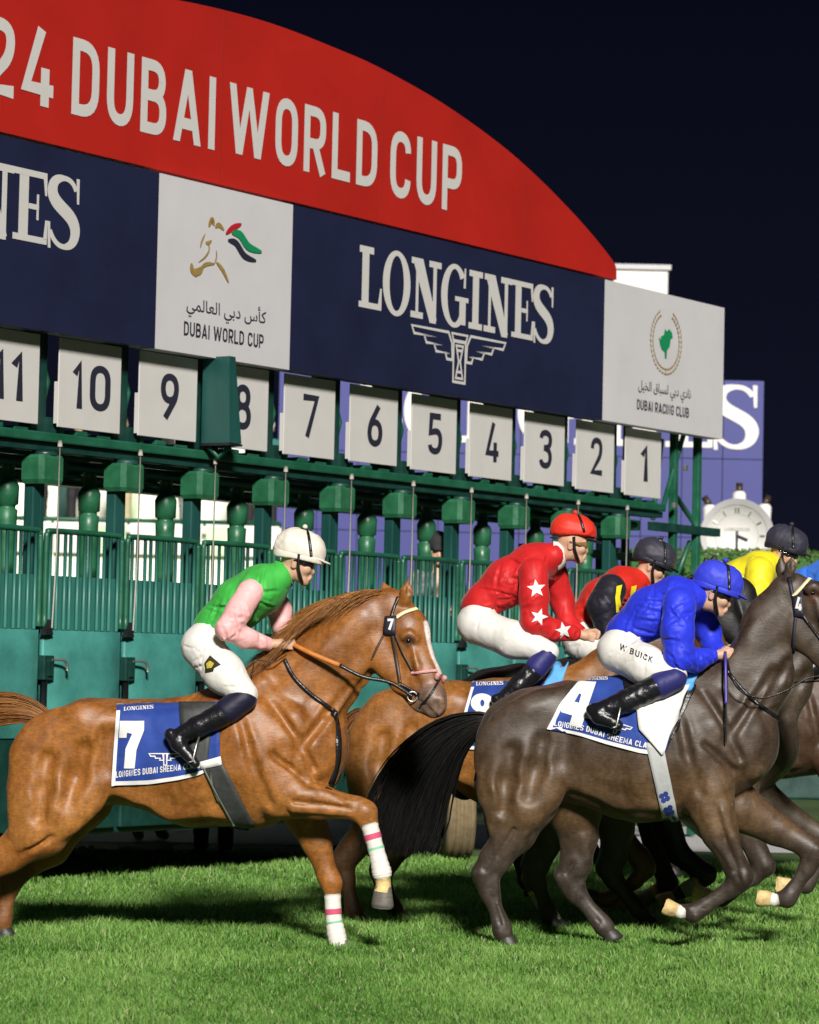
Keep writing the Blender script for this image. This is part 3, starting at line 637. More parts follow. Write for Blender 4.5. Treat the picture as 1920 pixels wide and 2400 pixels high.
# divider posts with lantern shaped boxes, padded rear posts, doors
hexm = None; bar_me = {}
post_o = None
DOORS = []
LREAR = 0.36
for n in range(1, 14):
    ud = stall_u(n) - 0.457
    # six sided box on top of the post
    bx = MB(); w1, w2, y0_, y1_ = 0.100, 0.122, -0.085, 0.11
    ring = [(-w1, y0_), (w1, y0_), (w2, -0.045), (w2, y1_), (-w2, y1_), (-w2, -0.045)]
    Vv = []
    for z, k in ((2.855, 0.88), (2.885, 1.0), (3.04, 1.0), (3.062, 0.9)): Vv += [(ud - 0.02 + x * k, y * k, z) for x, y in ring]
    Ff = [tuple(reversed(range(6))), tuple(range(18, 24))]
    for l in range(3):
        for i in range(6): Ff.append((l * 6 + i, l * 6 + (i + 1) % 6, l * 6 + 6 + (i + 1) % 6, l * 6 + 6 + i))
    bx.add(Vv, Ff).build('post_cap', 'gate_box', gate)
    MB().box(ud - 0.10, ud - 0.02, 0.03, 0.12, 0.40, 2.88, 0.01).box(ud - 0.015, ud + 0.035, 0.04, 0.12, 0.40, 2.88, 0.008).build('post', 'gate_post', gate)
    MB().tube([(ud - .02, 0, 3.06), (ud - .02, 0, 3.10)], 0.09, 10).build('post_collar', 'gate_dark', gate, True)
    # padded rear post
    rp = [(0.40, .070), (2.60, .072), (2.68, .076), (2.69, .060), (2.71, .060), (2.72, .080), (2.85, .084), (2.88, .070), (2.90, .050), (3.06, .050)]
    MB().tube([(ud, LREAR, z) for z, r in rp], [r for z, r in rp], 14).build('padded_post', 'gate_box', gate, True)
    # stall partition
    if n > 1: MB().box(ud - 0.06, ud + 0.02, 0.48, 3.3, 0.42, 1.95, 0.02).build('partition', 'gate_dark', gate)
for n in range(1, 13):
    u = stall_u(n); a, b = u - 0.425, u + 0.425
    dr = MB()
    # bulged padded panel of the door
    nx_, nz_ = 10, 8; Vv = []; Ff = []
    for j in range(nz_ + 1):
        for i in range(nx_ + 1):
            s_, t_ = i / nx_, j / nz_; bl = (1 - abs(2 * s_ - 1) ** 6) * (1 - abs(2 * t_ - 1) ** 8)
            Vv.append((a + s_ * (b - a), -0.055 - 0.045 * bl, 1.06 + t_ * 0.765))
    for j in range(nz_):
        for i in range(nx_): q = j * (nx_ + 1) + i; Ff.append((q, q + 1, q + nx_ + 2, q + nx_ + 1))
    dr.add(Vv, Ff); dr.box(a, b, -0.05, -0.01, 1.06, 1.825)
    d_ob = proud(dr.build('door', 'pad', gate, True), .06); d_ob['label'] = 'teal padded stall door with vertical bars'
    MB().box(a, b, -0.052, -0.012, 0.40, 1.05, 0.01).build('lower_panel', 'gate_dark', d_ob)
    MB().box(a, b, 0.0, 0.012, 1.826, 2.215).build('backing_sheet', 'sheet', d_ob)
    rl = smooth_path([(a, -0.05, 1.85), (a, -0.05, 2.44), (a + .015, -.05, 2.51), (a + .08, -.05, 2.53), (b - .08, -.05, 2.53), (b - .015, -.05, 2.51), (b, -.05, 2.44), (b, -.05, 1.85)], 5)
    MB().tube(rl, 0.021, 8).build('rail', 'gate_green', d_ob, True)
    if n == 1: bar_src = MB().tube([(0, 0, 1.83), (0, 0, 2.52)], 0.013, 6).build('bar', 'bar', d_ob, True)
    for i in range(11):
        x = a + (b - a) * (i + 0.7 + 0.12 * math.sin(i * 2.3 + n)) / 11.4
        if n == 1 and i == 0: bar_src.location = (x, -0.05, 0)
        else: inst(bar_src, (x, -0.05, 0), d_ob, 'bar')
    # latch between this door and the next, with its pale handle, cord and black tube
    ul = u - 0.425
    MB().box(ul - 0.055, ul + 0.055, -0.11, -0.03, 1.47, 1.645, 0.008).box(ul - .02, ul + .02, -0.125, -0.11, 1.50, 1.60).build('latch', 'gate_dark', d_ob)
    MB().tube(smooth_path([(ul + 0.01, -0.13, 1.615), (ul + 0.09, -0.16, 1.615), (ul + 0.125, -0.165, 1.585), (ul + 0.13, -0.165, 1.54)], 5), 0.011, 7).build('latch_handle', 'steel', d_ob, True)
    MB().tube([(ul - .01, -0.07, 1.08), (ul - .01, -0.07, 1.47)], 0.026, 8).build('latch_tube', 'black_metal', d_ob, True)
    MB().tube([(ul + .06, -0.10, 3.15), (ul + .055, -0.10, 2.4), (ul + .015, -0.11, 1.84)], 0.006, 6).build('cord', 'cord', d_ob, True)
    MB().tube([(ul + .06, -0.10, 3.13), (ul + .06, -0.10, 3.175)], 0.017, 8).build('cord_knob', 'cord', d_ob, True)
    MB().add([(ul - .045, -0.10, 1.79), (ul + .045, -0.10, 1.79), (ul + .01, -0.10, 1.90), (ul - .045, -0.05, 1.79), (ul + .045, -0.05, 1.79), (ul + .01, -0.05, 1.90)], [(0, 1, 2), (3, 5, 4), (0, 3, 4, 1), (1, 4, 5, 2), (2, 5, 3, 0)]).build('latch_hook', 'black_metal', d_ob)
# base beams, motor housing over stall 8, right-hand end frame
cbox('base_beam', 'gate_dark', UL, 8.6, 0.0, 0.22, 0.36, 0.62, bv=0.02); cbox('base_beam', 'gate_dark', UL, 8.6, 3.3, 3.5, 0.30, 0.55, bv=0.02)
hv = [(1.20, -0.29, 3.93), (1.275, -0.29, 3.93), (1.275, -0.04, 3.93), (1.20, -0.04, 3.93), (1.20, -0.31, 3.275), (1.35, -0.31, 3.275), (1.35, -0.04, 3.275), (1.20, -0.04, 3.275)]
hs = MB().add(hv, [(0, 1, 2, 3), (7, 6, 5, 4), (4, 5, 1, 0), (5, 6, 2, 1), (6, 7, 3, 2), (7, 4, 0, 3)]).build('motor_housing', 'gate_post', gate)
MB().box(1.195, 1.355, -0.315, -0.037, 3.255, 3.272).build('housing_base', 'black_metal', hs)
MB().tube([(1.24, -0.08, 3.25), (1.28, -0.15, 3.17), (1.30, -0.24, 3.25)], 0.022, 8).build('housing_arm', 'gate_green', hs, True)
for u in (8.86, 9.34): cbox('end_post', 'gate_green', u - 0.035, u + 0.035, 0.02, 0.09, 0.02, 4.05, bv=0.006)
for u in (8.62, 9.12): cbox('end_post', 'gate_post', u - 0.03, u + 0.03, 0.7, 0.76, 0.02, 4.05)
for p, q in [((8.64, .05, 3.2), (9.06, .05, 3.98)), ((8.9, .3, 3.1), (9.05, .3, 3.9)), ((8.86, .05, 3.35), (9.34, .05, 3.05)), ((8.6, .05, 2.55), (9.34, .05, 2.50)), ((8.86, .1, 2.3), (9.3, .1, 2.9)), ((8.4, .5, 2.9), (8.8, .5, 2.2))]:
    MB().tube([p, q], 0.026, 8).build('diagonal', 'gate_green', gate, True)
cbox('end_rail', 'gate_dark', 8.4, 9.75, 0.0, 0.08, 2.97, 3.05); cbox('end_rail', 'gate_green', 7.0, 9.4, 0.6, 0.67, 2.70, 2.78); cbox('end_rail', 'gate_green', 8.5, 9.4, 0.0, 0.06, 2.25, 2.31)
for u, y, z in ((8.72, -.02, 3.22), (8.95, -.01, 3.6), (7.75, .5, 2.78), (8.55, .5, 2.78), (9.15, .5, 2.78)): MB().box(u - .03, u + .03, y - .03, y, z - .02, z + .03, .005).build('fitting', 'steel', gate)
# road wheels
def wheel(u, y):
    w = empty('wheel', (u, y, 0.37)); w.parent = gate
    V_, F_ = [], []; n = 40; pr = [(-.125, .20), (-.125, .30), (-.12, .335), (-.10, .358), (-.075, .365), (-.07, .350), (-.055, .350), (-.05, .368), (-.015, .370), (-.01, .352), (.01, .352), (.015, .370), (.05, .368), (.055, .350), (.07, .350), (.075, .365), (.10, .358), (.12, .335), (.125, .30), (.125, .20)]
    for i in range(n):
        an = 2 * math.pi * i / n
        for x, r in pr: V_.append((x, r * math.cos(an), r * math.sin(an)))
    k = len(pr)
    for i in range(n):
        for j in range(k - 1): F_.append((i * k + j, i * k + j + 1, ((i + 1) % n) * k + j + 1, ((i + 1) % n) * k + j))
    make('tyre', V_, F_, 'rubber', w, True, world=False)
    MB().tube([(-.10, 0, 0), (.10, 0, 0)], .205, 20).build('rim', 'black_metal', w, True)
    return w
# wheels sit crossways to the view
for (wx, wy) in ((0.46, 25.35), (0.98, 25.75)):
    c, s_ = math.cos(-GROT), math.sin(-GROT); dx, dy = wx - GO[0], wy - GO[1]
    w = wheel(dx * c - dy * s_, dx * s_ + dy * c); w.rotation_euler = (0, 0, -GROT + math.radians(6))
fp = []
for (px, py) in ((0.30, 25.2), (0.95, 25.3), (0.95, 25.7), (0.30, 25.6)):
    dx, dy = px - GO[0], py - GO[1]; fp.append((dx * c - dy * s_, dx * s_ + dy * c))
Vv = [(p[0], p[1], 0.80) for p in fp] + [(fp[0][0] * .55 + fp[1][0] * .45, fp[0][1] * .55 + fp[1][1] * .45, 1.06), (fp[1][0], fp[1][1], 1.10), (fp[2][0], fp[2][1], 1.10), (fp[3][0] * .55 + fp[2][0] * .45, fp[3][1] * .55 + fp[2][1] * .45, 1.06)]
MB().add(Vv, [(3, 2, 1, 0), (4, 5, 6, 7), (0, 1, 5, 4), (1, 2, 6, 5), (2, 3, 7, 6), (3, 0, 4, 7)]).build('mudguard', 'gate_green', gate)

# ------------------------------------------------------------------ things behind the gate
M['board_blue'] = mat('blue hoarding', (0.036, 0.041, 0.215), 0.5, var=0.08, scale=0.7)
M['glow_white'] = mat('white sign face', (0.74, 0.72, 0.69), 0.6, var=0.04)
def facing_box(x0, x1, ytop, d, z0, thick=0.4, ztop=None):
    a = P(x0, ytop, d); b = P(x1, ytop, d); zt = P((x0 + x1) / 2, ytop, d)[2] if ztop is None else ztop
    return (a[0], b[0], d, d + thick, z0, zt)
# long blue hoarding with the sponsor's name
DB = 46.0
x0, x1, y0b, y1b, z0b, z1b = facing_box(655, 1792, 880, DB, 0.0)
hb = empty('hoarding', ((x0 + x1) / 2, DB, 0), 'tall blue hoarding with large white letters behind the starting gate', 'hoarding')
npan = 12
for i in range(npan):
    for j in range(5):
        xa = x0 + (x1 - x0) * i / npan; xb = x0 + (x1 - x0) * (i + 1) / npan; za = z1b * j / 5; zb = z1b * (j + 1) / 5
        MB().box(xa + .006, xb - .006, y0b, y0b + 0.06, za + .006, zb - .006).build('panel', 'board_blue', hb, world=True)
MB().box(x0 + .05, x1 - .05, y0b + .065, y0b + .35, 0, z1b - .02).build('backing', 'print_navy', hb, world=True)
lw = serif('LONGINES', th=0.2)
cx0, cx1 = ground(830, DB)[0], ground(1770, DB)[0]; zt, zb_ = P(1740, 900, DB)[2], P(1740, 1057, DB)[2]
U, Wz, Fz, Zz = fit(lw, cx0, cx1, zb_, zt)
make('lettering', np.stack([U, np.full(len(U), y0b - .012) - Zz, Wz], 1), Fz, 'glow_white', hb)
# white sign tower rising behind the end of the red arch
DT = 58.0
bx = facing_box(1438, 1567, 632, DT, 0.0, 1.2)
tw = empty('sign_tower', ((bx[0] + bx[1]) / 2, DT, 0), 'plain white sign tower showing above the end of the boards', 'sign')
MB().box(*bx, bv=.03).build('body', 'glow_white', tw, world=True); MB().box(bx[0] - .05, bx[1] + .05, bx[2] - .05, bx[3] + .05, bx[5] + .002, bx[5] + .10).build('cap', 'banner_white', tw, world=True)
# giant watch dial on its stand
DW = 40.0; wc = P(1727, 1255, DW); s_ = FPX / DW; R = 84 / s_
wt = empty('watch_display', (wc[0], DW, 0), 'giant white watch dial standing at the far end', 'clock')
def disc(r0, r1, y, n=56, z=0.0):
    V = []; F = []
    for i in range(n):
        an = 2 * math.pi * i / n
        V += [(wc[0] + r0 * math.cos(an), y, wc[2] + r0 * math.sin(an)), (wc[0] + r1 * math.cos(an), y - z, wc[2] + r1 * math.sin(an))]
    for i in range(n): j = (i + 1) % n; F.append((2 * i, 2 * i + 1, 2 * j + 1, 2 * j))
    return V, F
MB().tube([(wc[0], DW - .02, wc[2]), (wc[0], DW + .25, wc[2])], R, 56).build('case', 'glow_white', wt, True, world=True)
v, f = disc(R * .86, R * 1.03, DW - .03, z=.05); make('bezel', v, f, 'banner_white', wt, True)
v, f = disc(R * .60, R * .615, DW - .026); make('minute_track', v, f, 'steel', wt)
for i in range(12):
    an = math.radians(90 - 30 * i); c_, sn = math.cos(an), math.sin(an); mbk = MB()
    for off in ((-.02, .02) if i == 0 else (0,)):
        p0 = np.array([wc[0] + c_ * R * .64 - sn * off, DW - .03, wc[2] + sn * R * .64 + c_ * off]); p1 = np.array([wc[0] + c_ * R * .78 - sn * off, DW - .03, wc[2] + sn * R * .78 + c_ * off])
        mbk.tube([p0, p1], .012, 5)
    mbk.build('hour_mark', 'steel', wt, world=True)
MB().tube([(wc[0], DW - .04, wc[2] + R * .12), (wc[0], DW - .04, wc[2] - R * .45)], .016, 6).build('hand', 'print_navy', wt, world=True)
MB().tube([(wc[0], DW - .05, wc[2]), (wc[0] + R * .3, DW - .05, wc[2] - R * .12)], .014, 6).build('hand', 'print_navy', wt, world=True)
U, Wz, Fz, Zz = fit(lw, wc[0] - R * .36, wc[0] + R * .36, wc[2] + R * .13, wc[2] + R * .22); make('lettering', np.stack([U, np.full(len(U), DW - .03) - Zz, Wz], 1), Fz, 'steel', wt)
for px, py, tilt in ((1663, 1192, .25), (1733, 1160, 0), (1793, 1190, -.2)):
    q = P(px, py, DW + .1); MB().tube([q - np.array([-tilt * .1, 0, .22]), q + np.array([0, 0, .02]), q + np.array([0, 0, .05])], [.10, .09, .06], 12).build('pusher', 'glow_white', wt, True, world=True)
    MB().tube([q + np.array([0.0, 0, .05]), q + np.array([-tilt * .3, 0, .16])], .045, 10).build('pusher_stem', 'brown_leather', wt, True, world=True)
MB().box(wc[0] - .5, wc[0] + .5, DW, DW + .3, 0, wc[2] - R * .9, .02).build('stand', 'gate_dark', wt, world=True)
# clipped hedge in front of the watch
M['leaf'] = mat('hedge leaf', (0.045, 0.13, 0.022), 0.55, var=0.4, scale=3, attr='coat', transl=0.25)
def leaf_mass(n, sampler, size, cols, seed=1):
    r = np.random.default_rng(seed); pos = sampler(r, n); nrm = r.normal(size=(n, 3)); nrm /= np.linalg.norm(nrm, axis=1)[:, None]
    t = np.cross(nrm, r.normal(size=(n, 3))); t /= np.linalg.norm(t, axis=1)[:, None]; b = np.cross(nrm, t); s = size * r.uniform(.6, 1.4, n)[:, None]
    V = np.stack([pos - t * s, pos + b * s * .5, pos + t * s, pos - b * s * .5], 1).reshape(-1, 3); Fq = np.arange(4 * n).reshape(n, 4)
    k = r.uniform(0, 1, n)[:, None]; c = np.array(cols[0]) * (1 - k) + np.array(cols[1]) * k; return V, Fq, np.repeat(c, 4, 0)
DH = 38.5; M['hedge_core'] = mat('hedge core', (0.05, 0.14, 0.03), 0.9, var=0.4, scale=8, bump=0.8)
for nm, xa, xb, yt, lab in (('hedge', 1560, 2080, 1288, 'low clipped green hedge under the giant watch dial'), ('round_bush', 1470, 1545, 1268, 'small round clipped bush left of the hedge')):
    a = ground(xa, DH); b = ground(xb, DH); zt = P((xa + xb) / 2, yt, DH)[2]; e = empty(nm, ((a[0] + b[0]) / 2, DH, 0), lab, 'hedge' if nm == 'hedge' else 'bush')
    cx, hx = (a[0] + b[0]) / 2, (b[0] - a[0]) / 2
    def smp(r, n):
        p = r.normal(size=(n, 3)); p = np.sign(p) * np.abs(p) / np.max(np.abs(p), axis=1)[:, None]; p = np.sign(p) * np.abs(p) ** .8; p *= r.uniform(.86, 1.02, n)[:, None]
        if nm == 'round_bush': p /= np.linalg.norm(p, axis=1)[:, None] / r.uniform(.9, 1.02, n)[:, None]
        return np.stack([cx + p[:, 0] * hx, DH + .5 + p[:, 1] * .5, 2.2 + (zt - 2.2) * .5 + p[:, 2] * (zt - 2.2) * .5], 1)
    V, Fq, c = leaf_mass(16000 if nm == 'hedge' else 3500, smp, .022, ((.07, .18, .03), (.16, .30, .08)), 3); make('foliage', V, Fq, 'leaf', e, colors=c)
    MB().box(cx - hx * .84, cx + hx * .84, DH + .12, DH + .88, 2.25, zt - .08, .05).build('core', 'hedge_core', e, world=True); MB().box(cx - hx * .96, cx + hx * .96, DH + .02, DH + .98, 0, 2.24, .03).build('planter', 'gate_dark', e, world=True)
# pale terrace with rail seen through the stalls on the left
M['cream'] = mat('cream wall', (0.84, 0.86, 0.74), 0.6, var=0.10, scale=0.8); M['pale_green'] = mat('pale lit turf bank', (0.62, 0.80, 0.52), 0.8, var=0.25, scale=1.5)
DL = 43.0
def hz(py, x=300, d=DL): return P(x, py, d)[2]
xa, xb = ground(-160, DL)[0], ground(648, DL)[0]
ter = empty('terrace', ((xa + xb) / 2, DL, 0), 'pale floodlit terrace wall with white panels behind the left stalls', 'terrace')
MB().box(xa, xb, DL, DL + 4.0, 0, hz(1368)).build('bank', 'pale_green', ter, world=True)
MB().box(xa, xb, DL + .3, DL + .5, hz(1368) + .01, hz(1300)).build('wall', 'cream', ter, world=True)
for i in range(9):
    ua = xa + (xb - xa) * i / 9; ub = xa + (xb - xa) * (i + 1) / 9
    MB().box(ua + .03, ub - .03, DL + .2, DL + .27, hz(1298), hz(1229), .01).build('panel', 'glow_white' if i % 3 != 1 else 'pale_green', ter, world=True)
MB().box(xa, xb, DL + .55, DL + 4.2, hz(1300), hz(1222), .01).build('floor_slab', 'cream', ter, world=True)
MB().tube([(xa, DL + .22, hz(1218)), (xb, DL + .22, hz(1218))], .03, 8).build('rail', 'gate_green', ter, True, world=True)
for i in range(10):
    u = xa + (xb - xa) * i / 9; MB().tube([(u, DL + .24, hz(1228)), (u, DL + .24, hz(1218))], .02, 6).build('rail_post', 'gate_green', ter, True, world=True)
MB().box(xa, xb, DL + 4.3, DL + 4.6, hz(1222), hz(1000)).build('back_wall', 'cream', ter, world=True)
for i in range(5):
    u = xa + (xb - xa) * (i + .4) / 5; MB().box(u - .13, u + .13, DL + 4.22, DL + 4.29, hz(1215), hz(1050)).build('doorway', 'gate_post' if i % 2 else 'pale_green', ter, world=True)

# ------------------------------------------------------------------ people standing about
def standing(base, h, top, bottom, hat, skin='skin', turn=0.0, label='', group=None, arms=0.0, vox=.014, shoes='black_metal'):
    e = empty('person', base, label, 'person', group); k = h / 1.75; B = np.array(base); cs, sn = math.cos(turn), math.sin(turn)
    def q(x, y, z): return B + k * np.array([x * cs - y * sn, x * sn + y * cs, z])
    S = SDF()
    S.c(q(0, 0, 1.63), .088 * k, q(0, -.01, 1.66), .092 * k, k=.02).c(q(0, -.06, 1.56), .05 * k, q(0, -.075, 1.54), .035 * k, k=.02).c(q(0, -.095, 1.62), .012 * k, q(0, -.105, 1.59), .017 * k, k=.01)
    S.c(q(0, 0.01, 1.42), .055 * k, q(0, 0, 1.58), .05 * k, k=.02)
    for s in (-1, 1):
        S.c(q(s * .085, 0, 1.61), .02 * k, q(s * .09, 0, 1.63), .02 * k, k=.008)
        S.chain([(q(s * .18, 0, 1.40), .05 * k), (q(s * .25, .0 - arms * .05, 1.14), .042 * k), (q(s * (.25 - arms * .16), -.08 - arms * .22, .93 + arms * .27), .032 * k)], k=.02)
        hx = q(s * (.24 - arms * .17), -.11 - arms * .26, .87 + arms * .31); S.c(hx, .035 * k, k=.02)
        for fi in range(4): S.c(hx, .012 * k, hx + k * np.array([(fi - 1.5) * .018, -.03, -.075]), .009 * k, k=.006)
        S.c(hx, .013 * k, hx + k * np.array([-s * .04, -.035, -.03]), .011 * k, k=.006)
        S.chain([(q(s * .09, 0, .92), .085 * k), (q(s * .10, -.01, .50), .06 * k), (q(s * .11, .02, .10), .04 * k)], k=.03)
    S.c(q(0, 0, 1.35), .12 * k, q(0, 0, .98), .12 * k, ly=.7, k=.05)
    V, Fq = S.mesh(vox); make('body', V, Fq, skin, e, True)
    T = SDF().c(q(-.10, 0, 1.38), .105 * k, q(-.07, 0, 1.0), .11 * k, k=.06).c(q(.10, 0, 1.38), .105 * k, q(.07, 0, 1.0), .11 * k, k=.06)
    for s in (-1, 1): T.chain([(q(s * .18, 0, 1.40), .066 * k), (q(s * .25, -arms * .05, 1.14), .058 * k), (q(s * (.25 - arms * .16), -.08 - arms * .22, .95 + arms * .27), .047 * k)], k=.03)
    V, Fq = T.mesh(vox, wrinkle(int(h * 1000), .006, 26)); make('jacket', V, Fq, top, e, True)
    Lg = SDF()
    for s in (-1, 1): Lg.chain([(q(s * .085, 0, .98), .105 * k), (q(s * .10, -.01, .50), .078 * k), (q(s * .11, .02, .09), .066 * k)], k=.04)
    V, Fq = Lg.mesh(vox, wrinkle(int(h * 999), .005, 22)); make('trousers', V, Fq, bottom, e, True)
    for s in (-1, 1):
        V, Fq = SDF().c(q(s * .11, .03, .05), .05 * k, q(s * .12, -.14, .035), .037 * k, k=.02).mesh(vox); make('shoe', V, Fq, shoes, e, True)
    if hat:
        Hh = SDF().c(q(0, 0, 1.69), .112 * k, q(0, .0, 1.70), .112 * k, k=.01).c(q(0, 0, 1.56), .11 * k, q(0, 0, 1.50), .12 * k, k=.015, op=-1).c(q(-.04, -.11, 1.645), .016 * k, q(.04, -.11, 1.645), .016 * k, k=.03)
        V, Fq = Hh.mesh(vox * .7); make('hat', V, Fq, hat, e, True)
    else:
        Hh = SDF().c(q(0, .015, 1.67), .10 * k, k=.01).c(q(0, -.09, 1.60), .085 * k, k=.01, op=-1); V, Fq = Hh.mesh(vox * .8); make('hair', V, Fq, 'brown_leather', e, True)
    return e
M['black_cloth'] = mat('black cloth', (0.012, 0.012, 0.014), 0.8, var=0.3, bump=0.3); M['grey_cloth'] = mat('grey patterned cloth', (0.16, 0.17, 0.17), 0.8, var=0.8, scale=18)
M['white_shirt'] = mat('white shirt', (0.7, 0.7, 0.7), 0.8, var=0.1); M['teal_shirt'] = mat('teal shirt', (0.03, 0.15, 0.14), 0.8, var=0.2); M['orange_shirt'] = mat('orange shirt', (0.45, 0.10, 0.03), 0.8, var=0.2)
M['khaki'] = mat('khaki cloth', (0.42, 0.36, 0.22), 0.8, var=0.2)
# handler on the ledge inside a stall, handler on the ground behind the gate, one in pale boots
hd = P(1025, 1252, 25.95); standing((hd[0], 25.95, hd[2] - 1.80), 1.77, 'grey_cloth', 'black_cloth', 'black_cloth', turn=.2, label='handler in a black cap standing on a ledge behind the bars', arms=.9, vox=.011)
g = ground(512, 25.15); standing((g[0] - .01, 25.15, 0.0), 1.70, 'black_cloth', 'black_cloth', 'black_cloth', turn=-.2, label='handler in black trousers standing under the gate by the chestnut belly', arms=.3)
g = ground(362, 27.2); standing((g[0], 27.2, 0.006), 1.70, 'white_shirt', 'khaki', None, turn=.3, label='handler in pale khaki boots and trousers behind the gate', arms=.2, shoes='khaki')
zs = hz(1222) + .002
for i, (px, tp, bt, ht, tn) in enumerate([(75, 'teal_shirt', 'black_cloth', None, .4), (165, 'black_cloth', 'black_cloth', 'black_cloth', -.5), (262, 'orange_shirt', 'khaki', None, .1), (405, 'black_cloth', 'grey_cloth', None, -.2), (560, 'white_shirt', 'black_cloth', None, .5), (610, 'teal_shirt', 'black_cloth', 'white_shirt', 0)]):
    q = ground(px, DL + 2.0)
    lab = ['spectator in a teal shirt on the terrace at the far left', 'spectator in black with a black hat on the terrace', 'spectator in an orange shirt on the terrace', 'spectator in a black top and grey trousers on the terrace', 'spectator in a white shirt and black trousers on the terrace', 'spectator in a teal shirt with a white hat on the terrace'][i]
    standing((q[0], DL + 2.0 + .3 * (i % 3), zs), 1.66 + .03 * (i % 4), tp, bt, ht, turn=tn, label=lab, group='spectators on the terrace', arms=.4 * (i % 2), vox=.022)

# ------------------------------------------------------------------ horses
class Fr:                                       # frame of one animal: photo position in the plane at distance d0, lateral offset away from the camera
    def __init__(self, d0, xref=0.0, yaw=0.0): self.d0 = d0; self.s = FPX / d0; self.xref = xref; self.yaw = yaw
    def __call__(self, x, y, lat=0.0): return P(x, y, self.d0 + lat + self.yaw * (x - self.xref) / self.s)
    def m(self, r): return r / self.s
class Fr2:                                      # the same animal stood elsewhere
    def __init__(self, src, d0, X0, size=1.0, zoff=0.0, xr=1450.0):
        self.src = src; self.d0 = d0; self.X0 = X0; self.size = size; self.z = zoff; self.s = src.s / size; self.o = src(xr, 1700, 0)
    def __call__(self, x, y, lat=0.0):
        p = self.src(x, y, lat); return np.array([self.X0 + (p[0] - self.o[0]) * self.size, self.d0 + (p[1] - self.o[1]) * self.size, p[2] * self.size + self.z])
    def m(self, r): return r / self.s
def add(S, fr, pts, ly=1.0, k=0.03, mir=False, op=1):
    for s in ((1, -1) if mir else (1,)):
        q = [(fr(p[0], p[1], s * (p[3] if len(p) > 3 else 0.0)), fr.m(p[2])) for p in pts]
        if len(q) == 1: S.c(q[0][0], q[0][1], ly=ly, k=k, op=op)
        for (a, ra), (b, rb) in zip(q[:-1], q[1:]): S.c(a, ra, b, rb, ly, k, op)
MUS = [([(205, 1700, 44), (140, 1738, 50)], .010, .40), ([(190, 1720, 30), (140, 1800, 48), (115, 1890, 40), (80, 1955, 16)], .008, .4), ([(120, 1705, 20), (84, 1780, 36), (72, 1870, 34), (50, 1950, 14)], .007, .4),
       ([(232, 1742, 14), (212, 1810, 28), (194, 1870, 30), (160, 1920, 18)], .013, .5), ([(612, 1612, 18), (680, 1690, 24), (738, 1768, 26)], .016, .5), ([(585, 1652, 22), (650, 1735, 28), (712, 1802, 24)], .015, .5),
       ([(572, 1742, 30), (622, 1806, 38), (664, 1858, 30)], .022, .5), ([(652, 1788, 18), (690, 1845, 24)], .016, .5), ([(750, 1790, 30)], .018, .6), ([(776, 1745, 22), (768, 1822, 26)], .014, .6),
       ([(720, 1742, 20), (790, 1640, 19), (850, 1565, 14)], .013, .5), ([(690, 1622, 22), (775, 1528, 26), (850, 1455, 18)], .008, .45), ([(290, 1850, 16), (400, 1890, 22), (520, 1900, 18)], .007, .5), ([(232, 1697, 13)], .012, .6),
       ([(330, 1720, 40), (450, 1720, 60)], .006, .3), ([(545, 1700, 22), (560, 1800, 26)], .006, .4)]
GRV = [([(260, 1738, 24), (250, 1800, 22)], .014, .07), ([(566, 1690, 9), (592, 1790, 10), (628, 1884, 10)], .010, .035), ([(112, 1780, 12), (100, 1850, 14), (92, 1915, 10)], .003, .07), ([(196, 1760, 12), (178, 1820, 14), (160, 1885, 10)], .004, .07),
       ([(640, 1770, 6), (680, 1800, 6), (720, 1836, 6)], .010, .025), ([(640, 1650, 6), (700, 1735, 7), (735, 1800, 7)], .008, .03), ([(800, 1690, 9), (845, 1612, 9), (868, 1580, 8)], .010, .035), ([(700, 1760, 9), (770, 1670, 9), (830, 1598, 8)], .007, .035)]
def near_lat(bv, fr, x, y):
    o = fr(x, y, -1.2); d = fr(x, y, 0.0) - o; L = np.linalg.norm(d); h = bv.ray_cast(Vector(o), Vector(d / L), 2.0)
    return None if h[0] is None else -1.2 + h[3] / L * 1.2
def on_skin(S, bv, fr, pts, p, ly=.5, k=.030, op=1, mir=True):
    """primitive that stands p metres proud of (op=1) or bites p metres into (op=-1) the skin under the photo points"""
    q = []
    for x, y, r in pts:
        l = near_lat(bv, fr, x, y)
        if l is None: continue
        rm = fr.m(r); p_ = p * .55; c = l + (rm * ly - p_) if op > 0 else l - (rm - p_); q.append((x, y, r, c))
    if q: add(S, fr, q, ly=ly if op > 0 else 1.0, k=k, mir=mir, op=op)
def coarse(S): V, Fq = S.mesh(.018, relax=1); return bvh_of(V, Fq)
